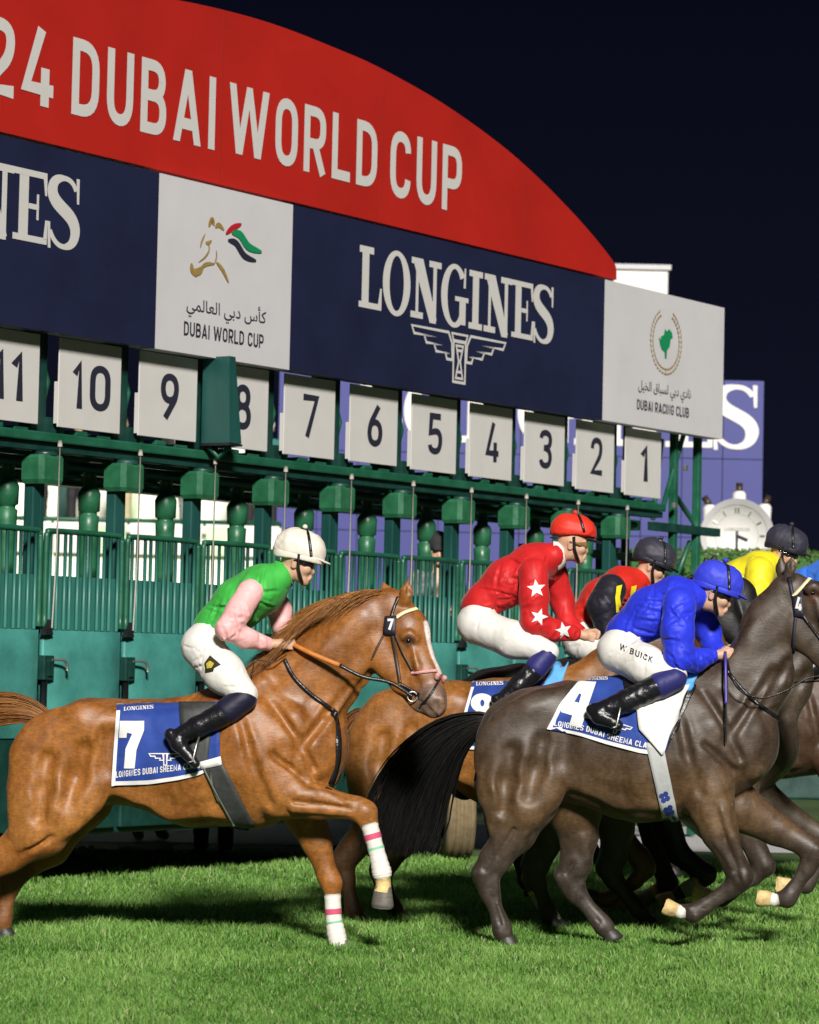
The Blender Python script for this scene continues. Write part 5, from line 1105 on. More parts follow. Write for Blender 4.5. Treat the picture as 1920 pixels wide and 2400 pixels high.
for pts in ([(930, 1780, 84, -.10), (905, 1850, 66, -.145), (872, 1930, 42, -.15), (826, 1990, 30, -.15), (806, 2015, 26, -.15), (812, 2060, 18, -.15), (826, 2120, 15, -.15), (830, 2138, 17, -.15), (838, 2152, 14, -.15)],
            [(950, 1800, 80, .10), (985, 1870, 60, .14), (950, 1960, 40, .15), (905, 2020, 28, .15), (892, 2040, 24, .15), (900, 2080, 18, .15), (925, 2128, 15, .15), (935, 2145, 15, .15)]): add(S, f8, pts, ly=.72, k=.035)
for pts in ([(1325, 1850, 56, -.15), (1300, 1945, 36, -.16), (1262, 2030, 24, -.16), (1248, 2058, 24, -.16), (1258, 2090, 17, -.16), (1290, 2145, 15, -.16), (1298, 2158, 17, -.16), (1306, 2168, 14, -.16)],
            [(1370, 1860, 52, .13), (1440, 1945, 34, .13), (1500, 2010, 24, .13), (1512, 2035, 24, .13), (1490, 2065, 17, .13), (1440, 2100, 15, .13), (1420, 2110, 16, .13), (1400, 2104, 13, .13)]): add(S, f8, pts, ly=.75, k=.025)
muscles(S, f8, lambda x, y: (930 + (x - 150) * .80, 1728 + (y - 1778) * .9), H8)
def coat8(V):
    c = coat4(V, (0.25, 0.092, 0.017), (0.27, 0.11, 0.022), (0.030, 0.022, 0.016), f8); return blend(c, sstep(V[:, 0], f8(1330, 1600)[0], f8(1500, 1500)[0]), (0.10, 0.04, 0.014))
V8, F8, B8 = finish_horse(h8, S, .013, coat8); eyes(h8, f8, H8, B8)
for a, b, q in (((838, 2146, -.15), (844, 2164, -.15), 'hoof_dark'), ((935, 2140, .15), (943, 2158, .15), 'hoof_dark'), ((1306, 2160, -.16), (1314, 2178, -.16), 'hoof_dark'), ((1400, 2104, .13), (1364, 2096, .13), 'hoof_dark')): hoof('hoof', h8, f8(*a), f8(*b), .038, .048, (1, 0, 0) if a[1] > 2110 else (-.2, 0, -1), q)
bandage('leg_bandage', h8, f8, [(1255, 2082, 20, -.16), (1280, 2128, 19, -.16), (1300, 2162, 20, -.16)], 'bandage_grey', ((.02, .12, 'stripe_yellow'),))
V, F, C = mane_mesh(f8, [(1600, 1432, 0), (1550, 1462, 0), (1490, 1505, 0), (1440, 1545, 0), (1390, 1580, 0)], (-1, -.1), 160, .14, ((0.02, 0.01, 0.006), (0.10, 0.04, 0.012)), 14, wid=.006, near=-.04); make('mane', V, F, 'hair', h8, True, colors=C)
V, F, C = tail_mesh(f8, [(872, 1670, 0), (830, 1690, .02), (800, 1760, .04), (780, 1850, .05)], (10, 24, 34, 34), 120, .006, ((0.10, 0.04, 0.012), (0.25, 0.10, 0.03)), 24); make('tail', V, F, 'hair', h8, True, colors=C)

# ---- three more horses in the line beyond
def far_horse(d, hx_px, hy_px, label, base, belly, low, zoff, legs, seed, band=None, hm='hoof_pale', size=1.0, gather=0):
    X0 = P(hx_px, hy_px, d)[0] - 0.58 * size; fr = Fr2(f4, d, X0, size, zoff); e = empty('racehorse', (X0, d, 0), label, 'horse'); S = SDF(); horse4(S, fr, legs=False)
    fL = Fr(d)
    gx = lambda x, y: x + gather * min(max((y - 1850) / 250, 0), 1)
    for pts in (hindN4, hindF4): add(S, fr, [(gx(p[0], p[1]),) + tuple(p[1:]) for p in pts], ly=.72, k=.035)
    if legs is None:
        for pts in (foreN4, foreF4): add(S, fr, pts, ly=.75, k=.025)
        hf = [(fr(1594, 2134, -.16), fr(1552, 2122, -.16)), (fr(1812, 2108, .13), fr(1768, 2104, .13))]
    else:
        hf = []
        for i, pts in enumerate(legs):
            root = fr(1660, 1860, -.15 + .28 * i); q = [(root, fr.m(58))] + [(fL(p[0], p[1], -.15 + .28 * i), fL.m(p[2])) for p in pts]
            S.chain(q, ly=.75, k=.025); a = q[-1][0]; dd = q[-1][0] - q[-2][0]; hf.append((a, a + dd / np.linalg.norm(dd) * .10))
            if band: bandage('leg_bandage', e, fL, [(*pts[k_][:2], pts[k_][2] + 4, -.15 + .28 * i) for k_ in (2, 3)], band, ((.02, .10, 'stripe_red'), (.14, .30, 'stripe_yellow')))
    V, Fq, Bv = finish_horse(e, S, .015, lambda V: coat4(V, base, belly, low, fr), m='coat_dark'); eyes(e, fr, H4, Bv)
    for a, b in hf: hoof('hoof', e, a, b, .04, .052, (-.2, 0, -1), hm)
    hoof('hoof', e, fr(1186 + gather, 2196, -.15), fr(1193 + gather, 2222, -.15), .04, .05, (1, 0, 0), 'hoof_dark'); hoof('hoof', e, fr(1430 + gather, 2184, .15), fr(1438 + gather, 2206, .15), .04, .05, (1, 0, 0), 'hoof_dark')
    V, F, C = mane_mesh(fr, [(1838, 1356, 0), (1800, 1392, 0), (1768, 1440, 0), (1748, 1500, 0), (1728, 1560, 0), (1690, 1592, 0)], (-1, -.15), 220, .20, (tuple(np.array(low) * .4), tuple(low)), seed, wid=.006, near=-.05, lift=.03); make('mane', V, F, 'hair', e, True, colors=C)
    V, F, C = tail_mesh(fr, [(1160, 1690, 0), (1112, 1688, .02), (1050, 1722, .05), (1000, 1800, .08), (970, 1890, .10)], (12, 26, 40, 50, 50), 200, .007, (tuple(np.array(low) * .4), tuple(low)), seed + 1, .07); make('tail', V, F, 'hair', e, True, colors=C)
    return e, fr, Bv
BLK = ((0.010, 0.009, 0.009), (0.012, 0.010, 0.009), (0.009, 0.008, 0.008)); BRN = ((0.060, 0.040, 0.025), (0.090, 0.058, 0.030), (0.035, 0.026, 0.02))
hK, fK, BK = far_horse(20.4, 1528, 1328, 'black racehorse mostly hidden behind the rider in blue', *BLK, .10, [[(1590, 2000, 26), (1655, 2050, 24), (1640, 2068, 16), (1600, 2090, 14), (1575, 2102, 13)], [(1540, 2010, 26), (1568, 2072, 22), (1545, 2090, 16), (1488, 2118, 14), (1462, 2120, 13)]], 31, 'bandage_grey', gather=170)
hY, fY, BY = far_horse(19.0, 1745, 1330, 'brown racehorse at the right edge, its chest beyond the dark brown one', *BRN, .0, None, 41, size=.97)
hB, fB, BB = far_horse(22.6, 1965, 1330, 'bay racehorse farthest away at the right edge', (0.06, 0.03, 0.015), (0.08, 0.04, 0.02), (0.012, 0.01, 0.01), .10, None, 51, hm='hoof_dark')

# ------------------------------------------------------------------ cloth and straps laid on the horses
def cast(bv, fr, x, y, off=.008, lat0=-1.2, side=-1):
    """point of the surface hit from the near (side=-1) or far side, raised by off"""
    if side < 0:
        o = fr(x, y, lat0); d = np.array([0, 1.0, 0])
        if isinstance(fr, Fr): d = ray(x, y)
    else:
        o = fr(x, y, -lat0); d = np.array([0, -1.0, 0])
    d = d / np.linalg.norm(d); h = bv.ray_cast(Vector(o), Vector(d), 3.0)
    if h[0] is None: h = bv.find_nearest(Vector(fr(x, y, 0.0)))
    n = h[1]; n = n if n.dot(Vector(d)) < 0 else -n
    return np.array(h[0] + n * off), np.array(n)
def patch(name, parent, bv, fr, fn, nu, nv, off, m, th=.006, smooth=True, wr=0.0):
    """solid patch; fn(u,v) gives a photo position on the near side"""
    T = []; Bt = []
    for j in range(nv + 1):
        for i in range(nu + 1):
            x, y = fn(i / nu, j / nv); p, n = cast(bv, fr, x, y, off)
            if wr: p = p + n * wr * (math.sin(i * 1.1 + j * .35) * .5 + .5 * math.sin(i * .45 - j * .7))
            T.append(p); Bt.append(p - n * th)
    N = len(T); W = nu + 1; V = T + Bt; F = []
    for j in range(nv):
        for i in range(nu):
            a = j * W + i; F.append((a, a + 1, a + W + 1, a + W)); F.append((N + a, N + a + W, N + a + W + 1, N + a + 1))
    for i in range(nu): F.append((i, N + i, N + i + 1, i + 1)); a = nv * W + i; F.append((a, a + 1, N + a + 1, N + a))
    for j in range(nv): a = j * W; F.append((a, a + W, N + a + W, N + a)); a = j * W + nu; F.append((a, N + a, N + a + W, a + W))
    o = make(name, V, F, m, parent, smooth)
    return o, bvh_of(T, [(j * W + i, j * W + i + 1, (j + 1) * W + i + 1, (j + 1) * W + i) for j in range(nv) for i in range(nu)])
def quad_fn(c00, c10, c11, c01): return lambda u, v: tuple((1 - u) * (1 - v) * c00[k] + u * (1 - v) * c10[k] + u * v * c11[k] + (1 - u) * v * c01[k] for k in (0, 1))
def decal(name, parent, bv, fr, V2, F, m, off=.003, zz=None, maxlen=10):
    bm = bmesh.new(); vs = [bm.verts.new((float(p[0]), float(p[1]), 0)) for p in V2]
    for f in F:
        try: bm.faces.new([vs[i] for i in f])
        except ValueError: pass
    bm.normal_update()
    for _ in range(5):
        es = [e for e in bm.edges if e.calc_length() > maxlen]
        if not es: break
        bmesh.ops.triangulate(bm, faces=[f for f in bm.faces if len(f.verts) > 4]); bmesh.ops.subdivide_edges(bm, edges=[e for e in bm.edges if e.calc_length() > maxlen], cuts=1, use_grid_fill=True)
    bmesh.ops.triangulate(bm, faces=bm.faces[:]); bm.verts.index_update()
    V = [cast(bv, fr, v.co.x, v.co.y, off)[0] for v in bm.verts]; Fo = [tuple(v.index for v in f.verts) for f in bm.faces]; bm.free()
    return make(name, V, Fo, m, parent, True)
def text_px(tm, fn): V, F, Z = tm; lo, hi = V.min(0), V.max(0); return [fn((p[0] - lo[0]) / (hi[0] - lo[0]), (p[1] - lo[1]) / (hi[1] - lo[1])) for p in V], F
def strap(name, parent, bv, fr, pts, w, m, off=.004, th=.003, n=6):
    """flat strap of width w (m) that follows the surface under the given photo points"""
    q = smooth_path([(p[0], p[1], 0) for p in pts], n); C = [cast(bv, fr, a[0], a[1], off) for a in q]; V = []; F = []; k = len(C)
    for i in range(k):
        d = C[min(i + 1, k - 1)][0] - C[max(i - 1, 0)][0]; d /= np.linalg.norm(d) + 1e-9; nn = C[i][1]; s = np.cross(d, nn); s /= np.linalg.norm(s) + 1e-9; p = C[i][0]
        V += [p + s * w / 2, p + s * w / 2 + nn * th, p - s * w / 2 + nn * th, p - s * w / 2]
    for i in range(k - 1):
        for j in range(4): F.append((4 * i + j, 4 * i + (j + 1) % 4, 4 * i + 4 + (j + 1) % 4, 4 * i + 4 + j))
    F += [(0, 1, 2, 3), (4 * k - 1, 4 * k - 2, 4 * k - 3, 4 * k - 4)]
    return make(name, V, F, m, parent, True)
def free_strap(name, parent, pts, r, m, n=8, flat=None):
    V, F = tube(smooth_path(pts, n), r, 7, True, flat); return make(name, V, F, m, parent, True)
def saddlecloth(label, fr, bv, left, right, top, bottom, digit, digit_poly, texts, base):
    """left/right: x at bottom/top; top, bottom: functions of u"""
    e = empty('saddlecloth', base, label, 'saddlecloth')
    fn = lambda u, v: ((left(v) * (1 - u) + right(v) * u), bottom(u) * (1 - v) + top(u) * v)
    o, cb = patch('cloth', e, bv, fr, fn, 30, 22, .012, 'cloth_blue', .006, wr=.0035)
    # far half of the cloth
    T = []
    for j in range(9):
        for i in range(13):
            x, y = fn(i / 12, j / 8 * .97); T.append(cast(bv, fr, x, y, .010, side=1)[0])
    make('cloth', T, [(j * 13 + i, j * 13 + i + 1, (j + 1) * 13 + i + 1, (j + 1) * 13 + i) for j in range(8) for i in range(12)], 'cloth_blue', e, True)
    def strip(f0, n, nm='trim'):
        V2 = []; F = []
        for i in range(n + 1): a, b = f0(i / n); V2 += [a, b]
        for i in range(n): F.append((2 * i, 2 * i + 1, 2 * i + 3, 2 * i + 2))
        decal(nm, e, cb, fr, V2, F, 'cloth_white', .0035)
    strip(lambda t: (fn(0.0, t * .93), fn(.035, t * .93)), 14); strip(lambda t: (fn(t, 0.0), fn(t, .05)), 18)
    decal('number', e, cb, fr, digit_poly[0], digit_poly[1], 'cloth_white', .004)
    for tm, f2 in texts: V2, F = text_px(tm, f2); decal('lettering', e, cb, fr, V2, F, 'cloth_white', .0038, maxlen=14)
    return e, cb
SMALL = din('LONGINES DUBAI SHEEMA CLASSIC', .56, .16, .14)
def lerp_box(x0, y0, x1, y1, h, lean=0.0): return lambda u, v: (x0 + (x1 - x0) * u + lean * v, y0 + (y1 - y0) * u - h * v)
seven = [(281, 1690), (338, 1690), (338, 1712), (320, 1758), (316, 1801), (291, 1801), (295, 1755), (310, 1720), (298, 1717), (297, 1729), (280, 1729)]
sc7, cb7 = saddlecloth('blue saddlecloth with a white number 7 on the bright chestnut horse', f7, B7, lambda v: 261 + 13 * v, lambda v: 517 - 2 * v, lambda u: 1653 - 6 * u,
    lambda u: np.interp(u, [0, .35, .6, .82, 1], [1841, 1838, 1829, 1816, 1780]), '7', (seven, [tuple(range(len(seven)))]),
    [(SMALL, lerp_box(272, 1824, 480, 1800, 17)), (serif('LONGINES'), lerp_box(290, 1667, 360, 1662, 9))], h7.location)
EMB = [([(-1, .3), (-.15, .3), (-.1, -.1), (-.35, -.1), (-.3, .02), (-.6, .02), (-.65, .14), (-.9, .14)], True), ([(1, .3), (.15, .3), (.1, -.1), (.35, -.1), (.3, .02), (.6, .02), (.65, .14), (.9, .14)], True), ([(-.09, -.4), (.09, -.4), (.09, .3), (-.09, .3)], True)]
def small_emblem(e, cb, fr, cx, cy, w, rot=0.0):
    V2 = []; F = []
    for pts, cl in EMB:
        v, f = stroke(pts, .07, cl); n = len(V2); V2 += [(cx + w * (p[0] * math.cos(rot) + p[1] * math.sin(rot)), cy - w * (p[1] * math.cos(rot) - p[0] * math.sin(rot)) * 1.0) for p in v]; F += [tuple(i + n for i in ff) for ff in f]
    decal('winged_hourglass', e, cb, fr, V2, F, 'cloth_white', .0045, maxlen=30)
small_emblem(sc7, cb7, f7, 388, 1778, 38)
four = ([(1350, 1597), (1398, 1599), (1376, 1664), (1388, 1666), (1383, 1685), (1370, 1683), (1363, 1706), (1335, 1699), (1342, 1677), (1315, 1669), (1318, 1652)], [(0, 1, 2, 3, 4, 5, 6, 7, 8, 9, 10)])
sc4, cb4 = saddlecloth('blue saddlecloth with a white number 4 on the dark brown horse', f4, B4, lambda v: np.interp(v, [0, .5, 1], [1282, 1312, 1362]), lambda v: 1560 + 45 * v, lambda u: 1590 - 6 * u,
    lambda u: np.interp(u, [0, .25, .5, .8, 1], [1709, 1722, 1744, 1766, 1770]), '4', four,
    [(SMALL, lambda u, v: (1298 + 250 * u + 3 * v, np.interp(u, [0, .3, .6, 1], [1702, 1715, 1740, 1762]) - 15 * v)), (serif('LONGINES'), lerp_box(1370, 1596, 1425, 1594, 8))], h4.location)
hole = [(1357, 1626), (1362, 1628), (1357, 1648), (1346, 1645)]
decal('number_gap', sc4, cb4, f4, hole, [(0, 1, 2, 3)], 'cloth_blue', .0055); small_emblem(sc4, cb4, f4, 1445, 1705, 36, .3)
ang = np.linspace(0, 2 * math.pi, 25)[:-1]; e8v = []; e8f = []
for cx, cy, rx, ry, ix, iy in ((1131, 1648, 27, 22, 5, 8), (1124, 1692, 32, 26, 7, 10)):
    n = len(e8v); e8v += [(cx + rx * math.cos(a), cy + ry * math.sin(a)) for a in ang] + [(cx + ix * math.cos(a), cy + iy * math.sin(a)) for a in ang]; e8f += [(n + i, n + (i + 1) % 24, n + 24 + (i + 1) % 24, n + 24 + i) for i in range(24)]
sc8, cb8 = saddlecloth('blue saddlecloth with a white number 8 on the chestnut horse behind', f8, B8, lambda v: np.interp(v, [0, .6, 1], [1072, 1090, 1108]), lambda v: 1300, lambda u: 1600, lambda u: 1755 + 10 * u, '8', (e8v, e8f), [(SMALL, lerp_box(1085, 1740, 1290, 1748, 14)), (serif('LONGINES'), lerp_box(1116, 1608, 1180, 1606, 9))], h8.location)

# girths and saddles
def girth(label, fr, bv, a0, a1, b1, b0, m, base, edge=None, nm='girth'):
    e = empty('girth', base, label, 'girth'); o, gb = patch('strap', e, bv, fr, quad_fn(a0, a1, b1, b0), 5, 16, .016, m, .006)
    # continues under the belly and up the far side
    T = []
    for j in range(9):
        for i in range(4):
            u = i / 3; x = a0[0] * (1 - u) + a1[0] * u + (b0[0] - a0[0]) * (.25 + .75 * j / 8); y = a0[1] * (1 - j / 8) + b0[1] * j / 8; T.append(cast(bv, fr, x, y, .014, side=1)[0])
    make('strap', T, [(j * 4 + i, j * 4 + i + 1, j * 4 + i + 5, j * 4 + i + 4) for j in range(8) for i in range(3)], m, e, True)
    if edge:
        for c0, c1 in ((a0, b0), (a1, b1)): strap('edging', e, gb, fr, [c0, ((c0[0] + c1[0]) / 2, (c0[1] + c1[1]) / 2), (c1[0], c1[1] - 6)], .012, edge, .003)
    return e, gb
g7, gb7 = girth('dark grey girth strap on the bright chestnut horse', f7, B7, (472, 1790), (521, 1783), (598, 1934), (548, 1940), 'grey_leather', h7.location, 'steel')
patch('keeper', g7, B7, f7, quad_fn((468, 1786), (520, 1772), (524, 1792), (473, 1802)), 5, 2, .024, 'cloth_white', .006)
g4, gb4 = girth('pale grey girth with blue clover print on the dark brown horse', f4, B4, (1512, 1740), (1556, 1748), (1592, 1930), (1558, 1938), 'pale_girth', h4.location)
M['clover'] = mat('blue clover print', (0.02, 0.04, 0.22), 0.6, var=0.2)
for cx, cy in ((1558, 1868), (1568, 1900), (1576, 1926)):
    V2 = []; F = []
    for k in range(4):
        an = k * math.pi / 2 + .35; n = len(V2); V2 += [(cx + 7 * math.cos(an) + 6.5 * math.cos(b), cy + 8 * math.sin(an) + 6.5 * math.sin(b)) for b in np.linspace(0, 6.28, 9)[:-1]]; F.append(tuple(range(n, n + 8)))
    decal('clover', g4, gb4, f4, V2, F, 'clover', .003 + .0005 * 1, maxlen=30)
def saddle(label, fr, bv, flap, seat, m, base, extra=None):
    e = empty('saddle', base, label, 'saddle'); patch('flap', e, bv, fr, quad_fn(*flap), 6, 10, .020, m, .008)
    S = SDF(); add(S, fr, seat, ly=2.6, k=.03); V, Fq = S.mesh(.01, relax=2); make('seat', V, Fq, 'leather', e, True); return e
s7 = saddle('small black racing saddle under the rider in green', f7, B7, ((425, 1700), (500, 1700), (505, 1650), (420, 1650)), [(400, 1655, 14), (440, 1652, 16), (500, 1638, 14), (540, 1615, 17)], 'grey_leather', h7.location)
patch('flap', s7, B7, f7, quad_fn((450, 1795), (488, 1790), (500, 1700), (440, 1700)), 5, 8, .022, 'grey_leather', .006)
s4 = saddle('racing saddle with a white flap under the rider in blue', f4, B4, ((1470, 1650), (1590, 1640), (1600, 1592), (1460, 1592)), [(1430, 1600, 14), (1480, 1598, 15), (1560, 1590, 13), (1610, 1575, 18)], 'leather', h4.location)
wf = lambda u, v: (np.interp(v, [0, .35, .7, 1], [1551, 1498, 1492, 1560]) * (1 - u) + np.interp(v, [0, .35, .7, 1], [1557, 1578, 1598, 1613]) * u, np.interp(v, [0, .35, .7, 1], [1769, 1712, 1655, 1616]) * (1 - u) + np.interp(v, [0, .35, .7, 1], [1766, 1700, 1645, 1611]) * u)
patch('white_flap', s4, B4, f4, wf, 8, 14, .034, 'cloth_white', .005, wr=.002)
patch('blue_pad', s4, B4, f4, quad_fn((1560, 1625), (1618, 1622), (1640, 1580), (1600, 1584)), 5, 6, .028, 'light_blue', .006)
patch('under_pad', s4, B4, f4, quad_fn((1560, 1765), (1578, 1725), (1632, 1610), (1612, 1612)), 4, 12, .022, 'leather', .006)
s8 = saddle('racing saddle with a pale blue pad under the rider in red', f8, B8, ((1190, 1700), (1290, 1690), (1300, 1610), (1190, 1610)), [(1190, 1600, 12), (1240, 1598, 13), (1300, 1585, 13)], 'leather', h8.location)
patch('blue_pad', s8, B8, f8, quad_fn((1265, 1625), (1310, 1620), (1335, 1560), (1300, 1560)), 5, 6, .03, 'light_blue', .006)
# bridles, reins, breastplates
br7 = empty('bridle', h7.location, 'dark bridle with a cream browband and number tag on the bright chestnut head', 'bridle')
strap('headpiece', br7, B7, f7, [(934, 1400), (922, 1430), (914, 1462)], .020, 'leather'); strap('browband', br7, B7, f7, [(930, 1448), (950, 1436), (976, 1428)], .022, 'brow_white', .007)
strap('cheekpiece', br7, B7, f7, [(914, 1462), (922, 1500), (930, 1550), (938, 1600)], .022, 'brown_leather'); strap('cheekpiece', br7, B7, f7, [(926, 1485), (945, 1530), (968, 1572)], .014, 'brown_leather', .006)
strap('throatlash', br7, B7, f7, [(905, 1480), (888, 1510), (872, 1545)], .013, 'brown_leather'); strap('noseband', br7, B7, f7, [(965, 1578), (1000, 1574), (1022, 1572)], .016, 'pink', .006); strap('noseband', br7, B7, f7, [(1030, 1590), (1010, 1628), (985, 1655)], .013, 'leather', .006)
strap('chin_strap', br7, B7, f7, [(940, 1604), (965, 1618), (985, 1630)], .022, 'leather', .007); strap('jowl_strap', br7, B7, f7, [(885, 1588), (905, 1596), (932, 1604)], .014, 'leather', .005)
o, tb = patch('number_tag', br7, B7, f7, quad_fn((900, 1487), (929, 1488), (931, 1445), (903, 1445)), 3, 4, .016, 'print_navy', .005)
V2, F = text_px(din('7', .56, .24), lerp_box(909, 1477, 924, 1477, 27)); decal('number', br7, tb, f7, V2, F, 'cloth_white', .003, maxlen=30)
p, n = cast(B7, f7, 970, 1632, .02); V, F = tube([p + np.array([.028 * math.cos(a), -.004, .028 * math.sin(a)]) for a in np.linspace(0, 2 * math.pi, 17)], .005, 6, False); make('bit_ring', V, F, 'steel', br7, True); BIT7 = p
for x, y in ((1022, 1588), (1036, 1594)):
    q, _ = cast(B7, f7, x, y, .012); V, Fq = SDF().c(q, .017, q + np.array([.005, -.01, .012]), .015, k=.01).mesh(.006, wrinkle(5, .003, 120)); make('sheepskin', V, Fq, 'pink', br7, True)
rn7 = empty('reins', h7.location, 'dark reins with an orange grip held by the rider in green', 'reins')
hand7 = f7(690, 1512, -.10); free_strap('grip', rn7, [hand7, f7(730, 1532, -.17), f7(797, 1560, -.20)], .0145, 'orange'); free_strap('rein', rn7, [f7(797, 1560, -.20), f7(850, 1586, -.19), f7(915, 1600, -.17), BIT7 + np.array([0, -.01, 0])], .0115, 'leather')
free_strap('rein', rn7, [f7(672, 1535, -.12), f7(640, 1552, -.16), f7(600, 1548, -.17), f7(590, 1580, -.18), f7(572, 1640, -.20)], .007, 'leather', flat=.5)
bp7 = empty('breastplate', h7.location, 'black breastplate strap across the bright chestnut shoulder', 'breastplate')
strap('shoulder_strap', bp7, B7, f7, [(668, 1548), (690, 1588), (730, 1628), (786, 1668)], .024, 'leather', .005); strap('chest_strap', bp7, B7, f7, [(784, 1668), (792, 1720), (790, 1790), (770, 1850)], .040, 'leather', .006)
br4 = empty('bridle', h4.location, 'navy bridle with a white cross tie on the dark brown head', 'bridle')
strap('headpiece', br4, B4, f4, [(1850, 1352), (1856, 1385), (1864, 1412)], .024, 'print_navy'); strap('browband', br4, B4, f4, [(1860, 1398), (1878, 1380), (1898, 1358)], .020, 'brow_white', .008); strap('cheekpiece', br4, B4, f4, [(1866, 1440), (1862, 1480), (1860, 1530)], .018, 'print_navy')
strap('cheekpiece', br4, B4, f4, [(1880, 1440), (1905, 1475), (1940, 1520)], .018, 'leather'); o, tb = patch('number_tag', br4, B4, f4, quad_fn((1862, 1445), (1886, 1448), (1882, 1392), (1858, 1398)), 3, 4, .016, 'print_navy', .005)
V2, F = text_px(din('4', .56, .22), lerp_box(1864, 1430, 1880, 1431, 32)); decal('number', br4, tb, f4, V2, F, 'cloth_white', .003, maxlen=30)
p, n = cast(B4, f4, 1976, 1585, .02); BIT4 = p; V, F = tube([p + np.array([.028 * math.cos(a), -.004, .028 * math.sin(a)]) for a in np.linspace(0, 2 * math.pi, 17)], .005, 6, False); make('bit_ring', V, F, 'steel', br4, True)
rn4 = empty('reins', h4.location, 'black looping reins held by the rider in blue', 'reins')
free_strap('rein', rn4, [f4(1706, 1548, -.12), f4(1716, 1590, -.24), f4(1740, 1622, -.25), f4(1785, 1636, -.23), f4(1840, 1620, -.20), f4(1900, 1588, -.17), BIT4], .0105, 'leather', flat=.5); free_strap('rein', rn4, [f4(1706, 1545, .05), f4(1760, 1590, .16), f4(1860, 1600, .16), f4(1980, 1590, .02)], .0105, 'leather', flat=.5)
bp4 = empty('breastplate', h4.location, 'black breastplate strap across the dark brown shoulder', 'breastplate'); strap('shoulder_strap', bp4, B4, f4, [(1700, 1565), (1735, 1610), (1780, 1652), (1838, 1694)], .022, 'leather', .005)

# ------------------------------------------------------------------ riders
def silk(name, col, var=.12): 
    if name not in M: M[name] = silk_mat(name, col, .52, .62 if 'cap' not in name and 'boot' not in name else .3, 6.0, .26)
    return name
silk('green silk', (0.050, 0.40, 0.060)); silk('pink silk', (0.80, 0.42, 0.42)); silk('white cap silk', (0.70, 0.64, 0.56)); silk('red silk', (0.52, 0.016, 0.018)); silk('red cap silk', (0.62, 0.030, 0.015)); silk('blue silk', (0.022, 0.038, 0.62)); silk('blue cap silk', (0.035, 0.050, 0.56))
silk('black silk', (0.014, 0.013, 0.022)); silk('yellow silk', (0.72, 0.62, 0.02)); silk('grey cap silk', (0.030, 0.029, 0.045)); silk('navy boot top', (0.022, 0.022, 0.13)); silk('dark boot top', (0.010, 0.010, 0.028)); silk('sky silk', (0.04, 0.16, 0.62)); silk('crimson silk', (0.55, 0.02, 0.012))
def folds(S, fr, axis, n, seed, ang=(25, 60), ln=(45, 100), p=(.005, .010), r=(4, 7), mir=True):
    """creases of loose cloth: ridges with a hollow beside them, laid on the garment along its axis (photo points with radius)"""
    V, Fq = S.mesh(.014, relax=1); bv = bvh_of(V, Fq); rg = np.random.default_rng(seed); A = np.array([a[:3] for a in axis], float); K = len(A)
    for i in range(n):
        t = rg.uniform(0, K - 1.001); j = int(t); c = A[j] + (A[j + 1] - A[j]) * (t - j); d = A[j + 1, :2] - A[j, :2]; d /= np.linalg.norm(d) + 1e-9; nn = np.array([-d[1], d[0]])
        c2 = c[:2] + nn * rg.uniform(-.75, .75) * c[2]; a = math.atan2(d[1], d[0]) + math.radians(rg.uniform(*ang)) * rg.choice([-1, 1], p=[.35, .65]); L = rg.uniform(*ln) * min(1.0, c[2] / 40); cv = rg.uniform(-.25, .25)
        u = np.array([math.cos(a), math.sin(a)]); w = np.array([-u[1], u[0]]); rr = rg.uniform(*r); pp = rg.uniform(*p); pts = [c2 + u * L * q + w * L * cv * (q * q) for q in (-.5, -.17, .17, .5)]
        on_skin(S, bv, fr, [(x, y, rr * m_) for (x, y), m_ in zip(pts, (.5, 1, 1, .5))], pp, .8, k=.010, mir=mir)
        on_skin(S, bv, fr, [(x + w[0] * rr * 1.7, y + w[1] * rr * 1.7, rr * .7 * m_) for (x, y), m_ in zip(pts, (.5, 1, 1, .5))], pp * .9, op=-1, k=.010, mir=mir)
